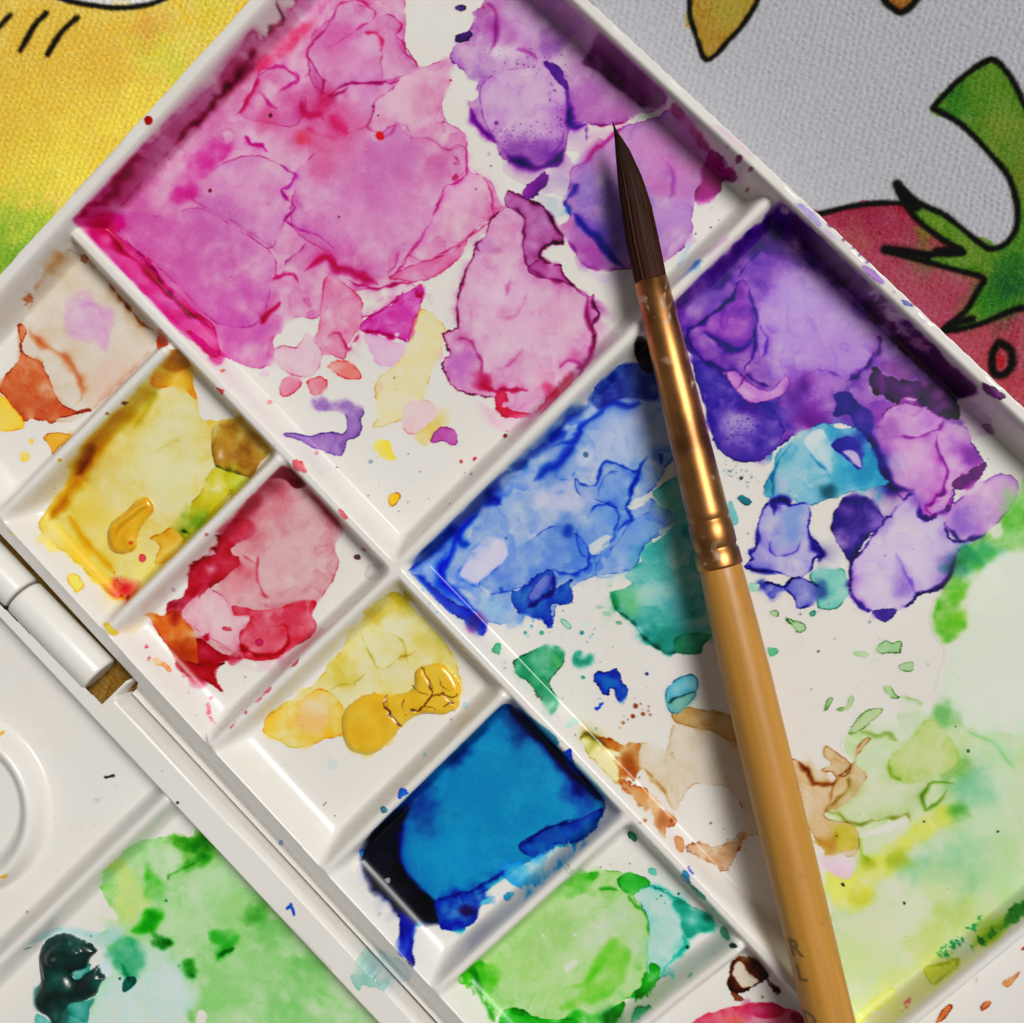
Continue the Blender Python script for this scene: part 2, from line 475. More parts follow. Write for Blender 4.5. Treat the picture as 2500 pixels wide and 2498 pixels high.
# ---- big pink mixing well
zone(20)
tQ(); N(PW_, 'broad rose pink wash over the mixing well')
Wa([(140, 425), (230, 330), (330, 225), (430, 130), (500, 70), (560, 0), (600, -40), (745, -40), (765, 30), (764, 88), (788, 126), (849, 112), (850, 150), (836, 190), (839, 225), (877, 252), (882, 293), (887, 323), (924, 340), (945, 391), (931, 408), (877, 453), (870, 480), (843, 510), (795, 531), (700, 545), (640, 560), (600, 600), (545, 600), (515, 640), (520, 670), (490, 696), (440, 680), (400, 655), (270, 540)],
   (218, 154, 188), edge=.35, ec=(205, 90, 150), cloud=.24, vein=.26)
for a in [(330, 500, 110, (204, 104, 166), .85), (450, 610, 70, (204, 96, 172), .9), (290, 440, 70, (216, 130, 182), .7), (250, 400, 60, (196, 96, 160), .6), (700, 360, 70, (204, 116, 172), .8), (640, 420, 60, (222, 166, 200), .7), (600, 250, 60, (212, 100, 150), .7),
          (520, 210, 50, (214, 110, 164), .6), (760, 190, 60, (228, 190, 204), .8), (690, 160, 50, (226, 178, 206), .8), (460, 350, 80, (224, 168, 202), .75), (420, 430, 60, (200, 110, 172), .6), (640, 90, 44, (212, 116, 168), .7), (700, 60, 44, (226, 180, 206), .8), (560, 130, 44, (226, 186, 202), .75), (480, 260, 36, (226, 186, 206), .7),
          (740, 300, 50, (196, 108, 172), .6), (800, 400, 50, (224, 170, 200), .7), (870, 360, 40, (230, 186, 208), .8), (820, 310, 30, (202, 110, 160), .6), (500, 180, 26, (230, 206, 212), .8), (470, 90, 30, (228, 206, 210), .8), (880, 60, 40, (230, 216, 212), .6), (590, 470, 50, (206, 106, 166), .6), (520, 450, 60, (222, 164, 200), .6), (380, 560, 50, (214, 132, 184), .5), (560, 330, 44, (224, 172, 200), .6), (660, 230, 40, (222, 166, 196), .6), (600, 180, 30, (200, 70, 130), .5)]:
    Pf(*a[:3], a[3], a[4], clip=True)
GL = dict(mul=True, edge=.42, ec=(206, 84, 150), cloud=.4, soft=1.4, vein=0, inner=.35, il=26)
tB()
Wa([(220, 700), (280, 745), (380, 690), (480, 770), (640, 825), (740, 800), (775, 860), (760, 960), (650, 1040), (590, 1200), (440, 1420), (340, 1540), (100, 1480), (0, 1400), (-200, 1250), (-150, 950), (0, 800)], (220, 199, 208), **GL)
Wa([(20, 100), (80, 20), (250, 50), (260, 110), (340, 80), (420, 150), (430, 260), (500, 370), (400, 430), (250, 460), (100, 470), (0, 540), (-100, 420), (-90, 200)], (218, 198, 206), **GL)
Wa([(0, 540), (100, 470), (250, 460), (400, 440), (340, 510), (270, 560), (250, 640), (220, 700), (100, 740), (0, 690), (-60, 600)], (218, 188, 202), **GL)
tA()
Wa([(1060, 1100), (1100, 1000), (1250, 900), (1400, 860), (1530, 900), (1630, 970), (1560, 1060), (1640, 1150), (1580, 1220), (1500, 1380), (1350, 1280), (1200, 1200)], (220, 200, 208), **GL)
Wa([(640, 1180), (900, 1200), (1100, 1150), (1300, 1260), (1520, 1420), (1500, 1620), (1420, 1800), (1200, 1790), (1000, 1600), (800, 1400)], (221, 200, 210), **GL)
Wa([(1430, 420), (1560, 370), (1660, 450), (1700, 560), (1640, 700), (1480, 680), (1330, 640), (1400, 520)], (220, 186, 200), **GL)
tA()
N(PW_, 'dark crimson stain on the inner wall of the rim')
Wa([(410, 1215), (520, 1110), (640, 980), (760, 850), (900, 690), (1060, 570), (1200, 440), (1330, 280), (1380, 180), (1420, 170), (1430, 240), (1400, 330), (1280, 480), (1150, 610), (1000, 770), (860, 930), (720, 1090), (640, 1180), (560, 1200), (470, 1215)],
   (178, 82, 124), a=.85, edge=.15, ec=(140, 10, 60), soft=9, rough=1.3, cloud=.2, vein=0)
Ln([(1430, 250), (1350, 390), (1280, 480), (1180, 570), (1130, 640), (1050, 710), (990, 780)], (110, 8, 36), 3., .8, wob=2)
Ln([(1400, 330), (1330, 400), (1220, 520)], (120, 10, 46), 8, .35, wob=2)
Ln([(410, 1215), (470, 1180), (560, 1080), (660, 970), (760, 850)], (150, 0, 50), 5, .8, wob=4)
N(PW_, 'hot magenta brush streak')
Wa([(1130, 800), (1240, 750), (1255, 840), (1180, 930), (1120, 1000), (1060, 1090), (1000, 1120), (950, 1090), (990, 1020), (1040, 930)], (210, 62, 152), a=.75, edge=.1, soft=9, rough=5, cloud=.3)
Lf([(1240, 730), (1280, 725), (1290, 770), (1255, 800)], .7, 3)
Wa([(1750, 100), (1620, 195), (1480, 300), (1430, 385), (1520, 345), (1600, 280), (1700, 180)], (226, 66, 112), a=.75, edge=.1, soft=9, rough=4, cloud=.35, name=PW_)
N(PW_, 'hot pink puddle dried along the divider')
Wa([(410, 1215), (500, 1205), (640, 1190), (690, 1250), (640, 1290), (760, 1390), (830, 1440), (900, 1550), (1000, 1640), (1100, 1740), (1180, 1800), (1215, 1930), (1230, 2000), (1190, 2010), (1080, 1900), (1000, 1850), (860, 1690), (700, 1530), (560, 1400), (450, 1290)],
   (216, 84, 150), edge=.25, ec=(190, 0, 100), soft=2, rough=1.2, cloud=.15, vein=0)
Ln([(560, 1240), (640, 1340), (760, 1450), (900, 1600), (1050, 1740), (1190, 1830)], (170, 10, 92), 5, .9, wob=3)
Ln([(700, 1330), (790, 1430), (880, 1540), (960, 1640), (1080, 1760), (1160, 1810)], (170, 30, 150), 3.2, .9, wob=3)
Ln([(420, 1220), (560, 1400), (700, 1530), (860, 1690), (1000, 1850)], (214, 10, 120), 7, .5)
Pf(600, 1250, 60, (176, 6, 70), .85); Pf(660, 1225, 36, (196, 0, 130), .8)
CV.speck([(540, 1220), (640, 1250), (900, 1560), (1150, 1800), (1000, 1700), (700, 1400)], 60, (130, 10, 60), (.8, 1.8), .8, 3)
tD(); Wa([(1030, 20), (1080, 30), (1150, 90), (1215, 140), (1190, 160), (1100, 90)], (206, 6, 130), edge=.4, name=PW_)
tA()
for p, c, w, a in [([(1900, 0), (1830, 130), (1770, 190), (1730, 240), (1700, 300), (1740, 370), (1690, 430)], (190, 40, 120), 2., .7),
                   ([(1730, 340), (1790, 440), (1800, 520), (1860, 530), (1930, 480)], (170, 10, 90), 2.6, .9),
                   ([(1430, 420), (1460, 380), (1560, 370), (1640, 410), (1650, 450), (1580, 480), (1530, 540)], (200, 60, 150), 3.2, .6),
                   ([(1310, 640), (1370, 560), (1400, 480), (1440, 430)], (210, 40, 112), 3.5, .7), ([(1440, 500), (1500, 580), (1540, 600)], (190, 40, 130), 3, .5),
                   ([(1360, 750), (1400, 800), (1450, 800), (1480, 840)], (190, 20, 130), 4, .9),
                   ([(1530, 900), (1600, 940), (1630, 970), (1600, 1040), (1560, 1060), (1630, 1150), (1580, 1220), (1650, 1270), (1750, 1300), (1850, 1380)], (176, 40, 156), 3, .65),
                   ([(1440, 1790), (1500, 1730), (1560, 1680)], (190, 20, 80), 5, 1), ([(1500, 1560), (1600, 1520), (1660, 1580)], (204, 30, 116), 4, .8),
                   ([(1690, 1500), (1800, 1430), (1900, 1490)], (198, 20, 96), 6, .8), ([(1580, 1480), (1620, 1420), (1700, 1340)], (180, 60, 150), 2, .6),
                   ([(1060, 1100), (1200, 1180), (1400, 1300), (1560, 1420)], (190, 110, 170), 2, .35), ([(1690, 700), (1800, 760), (1900, 740)], (210, 60, 120), 6, .35),
                   ([(1560, 0), (1540, 110), (1480, 180), (1440, 220)], (120, 60, 70), 1.8, .7), ([(1660, 560), (1700, 640), (1800, 620)], (196, 20, 100), 6, .5)]:
    Ln(p, c, w, a)
Pf(1690, 780, 45, (222, 60, 92), .8); Pf(1480, 670, 60, (214, 80, 132), .6); Pf(1780, 860, 90, (216, 96, 140), .5); Pf(1800, 540, 60, (200, 30, 90), .6); Pf(1900, 700, 110, (216, 84, 134), .55); Pf(1200, 700, 130, (206, 110, 172), .5); Pf(1850, 200, 90, (206, 90, 160), .5)
CV.dot(1165, 1057, 4.5, (120, 10, 40)); CV.dot(1500, 642, 5, (90, 10, 40)); CV.dot(1878, 1205, 2.5, (80, 30, 40)); CV.dot(495, 660, 1, (80, 60, 20))
CV.speck([(700, 1000), (1000, 700), (1300, 500), (1930, 200), (1930, 1900), (1200, 1700)], 40, (130, 40, 80), (.6, 1.5), .7, 9)
tB()
for p, c, w, a in [([(0, 540), (100, 470), (250, 460), (330, 460), (400, 440)], (180, 40, 130), 2.6, .8), ([(20, 100), (80, 20), (180, 10), (250, 50), (260, 110), (200, 140), (0, 270)], (204, 60, 130), 2.4, .7),
                   ([(200, 180), (270, 190), (300, 230), (290, 290)], (214, 60, 110), 4, .8), ([(300, 290), (305, 380), (310, 430)], (200, 70, 120), 1.6, .5),
                   ([(340, 80), (410, 140), (380, 200), (420, 240), (430, 300), (500, 350), (505, 385)], (204, 60, 130), 2, .7),
                   ([(400, 430), (340, 510), (270, 560), (250, 640), (220, 700), (280, 740), (330, 755), (380, 690), (430, 700), (480, 770), (560, 770), (640, 820), (700, 835), (740, 800), (760, 740)], (198, 100, 156), 2.4, .5),
                   ([(760, 740), (775, 860), (760, 960), (700, 1010), (650, 1040), (620, 1120), (590, 1200), (500, 1340), (440, 1420), (400, 1490), (340, 1540)], (202, 50, 146), 2.2, .75),
                   ([(790, 920), (850, 970), (900, 1040), (915, 1120), (910, 1200), (850, 1260), (770, 1320), (690, 1370), (600, 1430), (510, 1440), (440, 1410)], (206, 66, 136), 1.9, .7),
                   ([(0, 640), (60, 700), (110, 740)], (220, 50, 120), 12, .45), ([(0, 1440), (60, 1490), (120, 1500), (200, 1550), (280, 1580)], (186, 20, 92), 9, .75),
                   ([(110, 1550), (200, 1590), (290, 1600), (400, 1570), (500, 1590)], (184, 20, 104), 2.4, .8), ([(400, 1390), (380, 1450), (330, 1530)], (200, 80, 150), 3, .4)]:
    Ln(p, c, w, a)
N(PW_)
Wa([(840, 1260), (780, 1320), (750, 1410), (680, 1470), (600, 1530), (500, 1565), (400, 1555), (340, 1540), (440, 1480), (560, 1440), (680, 1400), (770, 1330)], (218, 104, 156), a=.6, edge=.45, ec=(200, 40, 110), cloud=.3)
Pf(120, 370, 90, (224, 158, 196), .6); Pf(60, 880, 120, (216, 120, 168), .5); Pf(420, 880, 150, (208, 134, 184), .5); Pf(380, 1180, 160, (212, 140, 188), .5); Pf(540, 520, 80, (214, 140, 176), .6); Pf(30, 1250, 100, (210, 128, 184), .5); Pf(740, 1120, 60, (228, 170, 200), .6)
CV.dot(290, 757, 10, (214, 20, 40), 1); CV.dot(682, 447, 3, (200, 20, 60)); CV.dot(710, 985, 8, (190, 50, 110)); CV.dot(62, 1203, 3, (90, 40, 60)); CV.dot(280, 640, 2, (90, 40, 60)); CV.dot(642, 677, 2, (80, 40, 60)); CV.dot(822, 1050, 2, (100, 40, 60)); CV.dot(252, 590, 3, (120, 40, 90))
Ln([(700, 880), (730, 890)], (190, 60, 120), 1.6, .5); Ln([(690, 910), (735, 915)], (190, 60, 120), 1.6, .4)
# lower pink cluster
N(PW_, 'pale pink blot with darker rims')
Wa([(-170, 1930), (-60, 1850), (-40, 1700), (0, 1520), (100, 1580), (180, 1650), (195, 1720), (190, 1800), (150, 1860), (110, 1930), (90, 1990), (-20, 1960), (-60, 2010)], (222, 142, 174), a=.85, edge=.4, ec=(205, 50, 110), cloud=.25)
Pf(40, 1650, 90, (214, 128, 172), .6, clip=True)
Wa([(190, 1790), (250, 1740), (350, 1700), (390, 1640), (480, 1600), (520, 1590), (525, 1660), (510, 1740), (470, 1800), (450, 1900), (380, 1870), (190, 1840)], (208, 76, 168), edge=.5, ec=(190, 20, 120), cloud=.3, name=PW_)
Pf(330, 1690, 60, (220, 140, 190), .7, clip=True); Ln([(195, 1835), (290, 1840), (380, 1880)], (194, 20, 124), 4, 1); Ln([(190, 1770), (280, 1730), (380, 1670), (430, 1610)], (190, 20, 120), 2, .8)
Wa([(460, 1850), (480, 1770), (515, 1745), (550, 1790), (555, 1850), (520, 1890), (480, 1900)], (226, 136, 166), edge=.6, ec=(200, 60, 110), name=PW_)
CV.dot(385, 1855, 5, (228, 190, 214), 1); Ln([(500, 1580), (530, 1590), (525, 1640), (495, 1640), (480, 1600)], (190, 30, 90), 2.4, .9)
tE()
Wa([(200, 30), (400, 90), (450, 60), (420, 150), (370, 210), (290, 210), (240, 130)], (226, 184, 212), a=.9, edge=.2, name=PW_)
Ln([(0, 60), (60, 30), (110, 120), (140, 90), (190, 20)], (200, 60, 120), 3, .8)
tD()
Wa([(1510, 150), (1560, 100), (1640, 110), (1700, 40), (1780, 120), (1780, 200), (1730, 270), (1650, 270), (1560, 230)], (224, 190, 202), edge=.45, ec=(205, 80, 130), name=PW_)
Wa([(1545, 340), (1590, 270), (1670, 300), (1640, 350), (1580, 385)], (222, 150, 168), edge=.6, ec=(215, 70, 110), name=PS_)
Wa([(1710, 290), (1780, 270), (1815, 310), (1790, 350), (1750, 385), (1710, 340)], (226, 150, 160), edge=.6, ec=(215, 60, 80), name=PS_)
Sp(1495, 415, 16, (228, 160, 160), ry=13); Sp(1465, 258, 30, (228, 200, 212), ry=16, edge=.2)
tE(); Wa([(0, 210), (60, 180), (130, 200), (190, 270), (130, 290), (40, 255)], (230, 146, 140), edge=.6, ec=(220, 60, 80), name=PS_)
zone(None); tQ(); N(PW_, 'small violet hook shaped stain')
Wa([(593, 757), (608, 750), (625, 764), (650, 758), (672, 767), (688, 778), (680, 790), (683, 808), (672, 826), (655, 832), (645, 860), (620, 855), (590, 845), (560, 830), (535, 822), (545, 815), (580, 822), (620, 815), (648, 818), (655, 800), (650, 780), (630, 775), (600, 772)], (164, 126, 186), edge=.6, ec=(104, 50, 156), rough=1.4)
zone(20); tE(); N(PW_, 'pale yellow stain in the pink well')
Wa([(520, -100), (650, 0), (620, 150), (590, 200), (550, 330), (520, 420), (480, 520), (420, 510), (300, 550), (250, 550), (280, 480), (270, 300), (380, 200), (460, 90)], (228, 216, 172), edge=.35, ec=(210, 170, 90), ew=1.6)
Wa([(420, 440), (500, 400), (590, 420), (600, 500), (540, 570), (480, 590), (420, 560)], (228, 198, 198), edge=.25, ec=(220, 130, 90), name=PW_)
Wa([(480, 600), (560, 540), (620, 480), (655, 520), (560, 650), (510, 640)], (226, 202, 130), edge=.2, soft=3, name=PW_)
Wa([(570, 640), (600, 570), (640, 550), (710, 570), (720, 640), (680, 650), (640, 630)], (196, 106, 176), edge=.5, ec=(150, 40, 130), name=PS_)
Wa([(268, 640), (340, 630), (350, 680), (385, 730), (320, 732), (270, 690)], (240, 218, 104), edge=.12, name=PS_)
Wa([(335, 930), (370, 915), (398, 925), (395, 960), (365, 985), (340, 980)], (236, 196, 60), edge=.6, ec=(190, 120, 10), name=PS_)
Wa([(275, 310), (300, 300), (305, 350), (275, 360)], (232, 200, 170), edge=.3, name=PS_)
N(PP)
for x, y, r, c in [(985, 600, 5.5, (130, 20, 40)), (740, 742, 4, (200, 50, 60)), (797, 812, 2.4, (30, 30, 40)), (678, 975, 2.4, (150, 70, 80)), (394, 1018, 1.6, (80, 70, 70)), (50, 775, 2, (100, 70, 60)), (512, 800, 1.6, (140, 60, 60)), (370, 278, 3, (140, 150, 130)), (445, 968, 1.6, (90, 80, 80)), (225, 932, 1.6, (90, 80, 80)), (994, 575, 1.5, (120, 30, 40)), (1045, 552, 2, (150, 90, 100)), (447, 700, 1.4, (90, 80, 80)), (760, 805, 1.4, (120, 80, 80))]:
    CV.dot(x, y, r, c)
Sp(815, 727, 15, (210, 40, 60), ry=10, ang=30); Sp(238, 742, 15, (150, 170, 190), ry=11)
# ---- magenta blot on the right of the pink well
tB(); N(PW_, 'large magenta blot with ragged dark rim')
mb = [(1000, 1060), (1040, 1080), (1130, 1110), (1200, 1150), (1250, 1220), (1290, 1320), (1310, 1350), (1240, 1350), (1190, 1370), (1180, 1430), (1230, 1470), (1290, 1470), (1310, 1530), (1370, 1590), (1440, 1640), (1480, 1635), (1480, 1700), (1510, 1750), (1470, 1790), (1480, 1880), (1480, 1966), (1430, 2036), (1350, 2146), (1250, 2236), (1150, 2306), (960, 2296), (930, 2216), (840, 2196), (700, 2156), (640, 2036), (640, 1986), (680, 1966), (650, 1896), (640, 1846), (700, 1826), (720, 1800), (720, 1650), (750, 1530), (800, 1430), (820, 1360), (870, 1310), (900, 1220), (970, 1150), (1000, 1130)]
Wa(mb, (216, 162, 194), edge=.75, ec=(150, 30, 100), rough=2.2, ew=2.4, cloud=.22)
Wa([(1000, 1060), (1130, 1110), (1200, 1150), (1260, 1230), (1300, 1340), (1200, 1365), (1180, 1420), (1110, 1490), (1080, 1360), (1090, 1220), (1050, 1175), (985, 1140)], (188, 116, 172), a=.8, edge=.4, ec=(130, 20, 100), name=PW_)
Wa([(1110, 1490), (1190, 1430), (1230, 1475), (1290, 1470), (1310, 1530), (1440, 1640), (1400, 1620), (1300, 1560), (1180, 1540)], (184, 90, 160), a=.8, edge=.3, ec=(130, 20, 100), name=PW_)
for a in [(1000, 1620, 130, (226, 190, 212), .7), (1100, 1800, 150, (222, 178, 200), .6), (1250, 1750, 110, (218, 164, 192), .5), (870, 1700, 70, (224, 180, 204), .6), (1000, 1900, 160, (222, 182, 204), .6), (960, 1300, 80, (214, 140, 182), .6), (860, 1350, 40, (196, 130, 190), .7), (760, 1880, 60, (196, 100, 160), .7), (740, 2030, 90, (192, 106, 184), .8), (1380, 1980, 60, (196, 90, 150), .6), (1200, 2080, 70, (228, 170, 194), .5), (980, 1730, 40, (206, 130, 170), .5), (1050, 1980, 40, (206, 140, 176), .5), (930, 1380, 30, (190, 100, 150), .6)]:
    Pf(*a[:3], a[3], a[4], clip=True)
for p, c, w, a in [([(990, 1060), (1100, 1100), (1200, 1150), (1270, 1260), (1305, 1340), (1240, 1348), (1190, 1370), (1180, 1430), (1230, 1472), (1290, 1470)], (110, 10, 76), 2.8, 1.2),
                   ([(1440, 1640), (1440, 1760), (1480, 1860), (1460, 1940), (1440, 2010), (1380, 2040)], (140, 20, 90), 6, .8), ([(1480, 1640), (1470, 1690), (1505, 1750), (1465, 1800)], (120, 10, 100), 4, .9),
                   ([(800, 1430), (760, 1520), (735, 1620), (720, 1750), (725, 1830)], (160, 40, 110), 2, .9), ([(970, 1150), (1060, 1180), (1090, 1230), (1080, 1340), (1090, 1420), (1120, 1490)], (150, 40, 116), 2.4, .9),
                   ([(1120, 1490), (1200, 1530), (1300, 1560), (1380, 1600)], (150, 30, 110), 4, .7), ([(1010, 1540), (1000, 1600), (980, 1640)], (200, 110, 160), 4, .5), ([(1100, 1620), (1060, 1740), (960, 1760)], (206, 130, 170), 4, .35),
                   ([(720, 1880), (800, 1900), (850, 2000), (860, 2080)], (180, 70, 130), 3, .6), ([(840, 2106), (880, 2146), (940, 2166), (1010, 2166), (1110, 2160)], (190, 20, 84), 4.5, .9), ([(1080, 1930), (1020, 2010), (940, 2050)], (200, 110, 160), 4, .35),
                   ([(1280, 2040), (1340, 2000), (1420, 2020)], (160, 20, 110), 7, .6), ([(870, 1310), (820, 1360), (850, 1390)], (150, 60, 130), 3, .6)]:
    Ln(p, c, w, a)
tE(); N(PW_, 'crimson pool at the foot of the magenta blot')
Wa([(925, 400), (955, 350), (1000, 370), (1000, 440), (1060, 466), (1140, 470), (1200, 405), (1300, 305), (1355, 250), (1345, 340), (1250, 430), (1160, 492), (970, 488)], (208, 36, 76), a=.85, edge=.4, ec=(180, 0, 40), rough=2)
Pf(860, 300, 45, (180, 20, 70), .8); CV.dot(983, 428, 7, (224, 150, 180), 1); Pf(1230, 350, 40, (205, 40, 90), .6)
Wa([(830, 400), (900, 520), (1000, 575), (1150, 512), (1320, 385), (1250, 440), (1000, 492), (930, 470)], (228, 196, 208), a=.9, edge=.1, soft=5, name=PW_)
# ---- violet at the top right of the pink well
tB(); N(PW_, 'soft lilac wash beside the pink')
Wa([(870, -20), (830, 60), (800, 150), (700, 250), (690, 330), (760, 400), (830, 470), (770, 560), (800, 640), (850, 720), (930, 800), (950, 860), (1000, 900), (1070, 900), (1100, 930), (1200, 930), (1280, 920), (1320, 830), (1340, 720), (1400, 680), (1500, 690), (1600, 690), (1720, 640), (1840, 600), (1880, 530), (1860, 470), (1780, 400), (1700, 330), (1600, 180), (1500, 100), (1400, 0), (1300, -80), (900, -80)],
   (194, 144, 194), edge=.3, ec=(120, 40, 150), rough=3, soft=1.6, cloud=.2)
for a in [(950, 130, 90, (178, 92, 168), .8), (880, 60, 50, (184, 90, 150), .6), (1100, 120, 110, (206, 170, 206), .7), (1280, 150, 120, (176, 126, 180), .6), (760, 290, 50, (216, 176, 202), .7), (1020, 310, 70, (222, 196, 214), .8), (1450, 560, 130, (182, 110, 180), .7), (1620, 600, 100, (180, 100, 170), .6), (1250, 240, 60, (150, 90, 170), .7), (820, 420, 50, (160, 110, 180), .6), (950, 280, 40, (226, 210, 220), .8)]:
    Pf(*a[:3], a[3], a[4], clip=True)
Wa([(850, 600), (850, 480), (950, 400), (1100, 370), (1200, 370), (1290, 440), (1330, 530), (1330, 640), (1310, 740), (1270, 830), (1150, 900), (1030, 880), (950, 800), (880, 700)], (206, 166, 206), a=.9, edge=.25, ec=(120, 40, 150), soft=4, cloud=.15, name=PW_)
Pf(1130, 830, 150, (138, 70, 164), .8, ry=70, clip=True); Pf(1260, 870, 60, (110, 30, 150), .7, clip=True); Pf(1050, 560, 110, (208, 172, 206), .5, clip=True)
CV.speck([(900, 700), (1300, 650), (1310, 850), (1100, 920), (950, 850)], 160, (100, 50, 140), (.8, 2.0), .7, 21); CV.speck([(850, 250), (1330, 180), (1330, 430), (900, 420)], 50, (90, 30, 110), (.8, 2.2), .7, 22)
CV.speck([(1220, 420), (1300, 420), (1300, 700), (1230, 620)], 16, (110, 50, 130), (1, 2.8), .8, 23); CV.dot(935, 683, 5, (130, 60, 150))
N(PW_)
Wa([(1200, 350), (1270, 360), (1320, 440), (1330, 510), (1250, 420)], (98, 26, 146), edge=.4, soft=2.5, rough=2.5)
for p, c, w, a in [([(790, 600), (830, 680), (880, 740), (930, 790)], (118, 20, 146), 7, 1), ([(1000, 860), (1080, 900), (1180, 930), (1260, 890), (1320, 830)], (88, 16, 130), 9, 1), ([(1350, 570), (1340, 640), (1360, 700), (1440, 690)], (100, 20, 156), 7, 1), ([(1440, 700), (1435, 780)], (110, 40, 160), 4, .7),
                   ([(1320, 480), (1340, 600), (1330, 720)], (110, 40, 160), 5, .8), ([(880, 20), (920, 60), (940, 200), (900, 290)], (150, 30, 130), 5, .5), ([(1040, 280), (1150, 310), (1160, 350)], (170, 70, 150), 5, .5), ([(1450, 690), (1600, 690), (1700, 650)], (180, 40, 130), 2.5, .8)]:
    Ln(p, c, w, a, item=True)
Wa([(1075, 1055), (1180, 965), (1205, 945), (1225, 1000), (1150, 1080), (1100, 1105)], (124, 24, 146), edge=.4, rough=2.5, name=PW_)
Wa([(1415, 350), (1480, 240), (1560, 170), (1640, 215), (1750, 330), (1870, 460), (1880, 530), (1840, 600), (1700, 560), (1560, 440), (1480, 380)], (112, 36, 104), a=.88, edge=.3, ec=(60, 0, 50), soft=5, rough=3, cloud=.3, name=PW_)  # dark plum stain on the rim wall, with the wall's shadow painted in
Wa([(1380, -40), (1500, 60), (1620, 190), (1620, 240), (1540, 190), (1400, 60), (1300, -60)], (126, 66, 104), a=.75, edge=.25, ec=(70, 10, 50), soft=4, name=PW_)
Sp(735, 45, 28, (76, 44, 116), ry=20, name=PS_); Wa([(705, 235), (720, 195), (780, 172), (800, 190), (770, 225)], (72, 26, 108), edge=.4, name=PS_)
Sp(865, 40, 10, (190, 60, 120)); Sp(815, 75, 14, (190, 130, 180))
tB(); Lf([(755, 500), (790, 480), (830, 500), (830, 540), (790, 560), (760, 540)], 1, 1.5, .8)
CV.dot(895, 855, 4, (170, 150, 150), .6); CV.dot(906, 920, 1.5, (60, 40, 60))
# ---- blue violet patch under the bristles
N(PW_, 'blue violet wash under the bristles')
Wa([(1340, 950), (1420, 890), (1470, 820), (1560, 760), (1640, 700), (1800, 660), (1900, 600), (1990, 640), (2050, 740), (2110, 830), (2180, 870), (2270, 1000), (2180, 1010), (2180, 1070), (2050, 1120), (2020, 1180), (2020, 1300), (1960, 1380), (1880, 1450), (1800, 1500), (1660, 1490), (1560, 1500), (1440, 1480), (1380, 1420), (1320, 1330), (1310, 1250), (1340, 1200), (1310, 1130), (1340, 1080)], (190, 138, 194), edge=.3, ec=(150, 50, 150), rough=2, soft=1.6)
for a in [(1560, 1120, 190, (146, 116, 194), .9), (1700, 1300, 150, (150, 118, 196), .8), (1900, 900, 160, (204, 122, 184), .8), (1950, 1200, 120, (186, 140, 200), .7), (1420, 1350, 90, (176, 96, 170), .7), (1880, 1030, 80, (190, 96, 170), .6), (1550, 840, 90, (198, 140, 194), .7), (2100, 950, 80, (200, 110, 170), .6), (1480, 1430, 70, (170, 70, 160), .7), (1330, 1260, 40, (206, 110, 170), .7), (1750, 800, 90, (206, 140, 194), .6)]:
    Pf(*a[:3], a[3], a[4], clip=True)
for p, c, w, a in [([(1360, 1180), (1420, 1260), (1500, 1330), (1560, 1420), (1640, 1480)], (50, 36, 160), 7, 1), ([(1490, 1300), (1560, 1400), (1600, 1470)], (30, 30, 150), 7, .7), ([(1390, 1015), (1355, 1070), (1330, 1110)], (60, 40, 150), 7, .7), ([(1320, 1100), (1325, 1150), (1345, 1190)], (40, 96, 176), 8, .9),
                   ([(1415, 910), (1500, 820), (1560, 770), (1640, 700)], (206, 60, 146), 6, .8), ([(1310, 1300), (1380, 1420), (1450, 1480), (1560, 1500), (1660, 1485)], (160, 50, 150), 3, .6), ([(1880, 900), (1920, 1020), (1900, 1100)], (170, 80, 170), 5, .4)]:
    Ln(p, c, w, a)
Wa([(2030, 1110), (2070, 1000), (2110, 845), (2180, 870), (2190, 910), (2270, 990), (2180, 1000), (2180, 1060), (2110, 1105)], (158, 16, 116), a=.9, edge=.3, rough=1.5, name=PW_)
Wa([(1930, 580), (2000, 660), (2110, 800), (2080, 830), (1990, 720), (1910, 620)], (150, 50, 90), a=.6, edge=.2, soft=4, name=PW_)
Wa([(1440, 1500), (1560, 1520), (1660, 1500), (1650, 1550), (1530, 1565)], (214, 196, 220), a=.8, edge=.1, soft=4, name=PW_)
# ---- divider and rim marks near the violet
zone(None)
tC(); N(PW_)
Wa([(0, 1460), (40, 1385), (75, 1340), (70, 1390), (30, 1470)], (188, 204, 222), edge=.2, soft=2)
Ln([(10, 1570), (80, 1500), (150, 1450)], (110, 150, 210), 5, .9, item=True); Ln([(170, 1420), (300, 1300)], (216, 180, 206), 5, .8, item=True)
N(PP)
for x, y, r, c in [(350, 880, 7, (130, 50, 90)), (415, 940, 5, (160, 80, 120)), (395, 1055, 3.5, (150, 60, 60)), (195, 1262, 2, (40, 30, 40)), (110, 1297, 1.5, (60, 50, 60)), (285, 820, 3, (200, 150, 170)), (48, 485, 3, (40, 30, 40)), (855, 1245, 7, (96, 44, 110)), (930, 1330, 4, (90, 70, 120)), (985, 1372, 3.5, (90, 90, 140)), (1020, 1412, 3.5, (90, 90, 140)), (1065, 1450, 5, (140, 100, 170)), (735, 1135, 2, (110, 120, 150)), (1210, 1620, 2.5, (140, 150, 180))]:
    CV.dot(x, y, r, c)
Wa([(670, 1130), (720, 1150), (790, 1210), (800, 1255), (720, 1190)], (186, 172, 220), edge=.3, soft=3, name=PS_); Wa([(820, 1260), (900, 1330), (890, 1345), (830, 1290)], (210, 190, 222), edge=.2, soft=3, name=PS_)
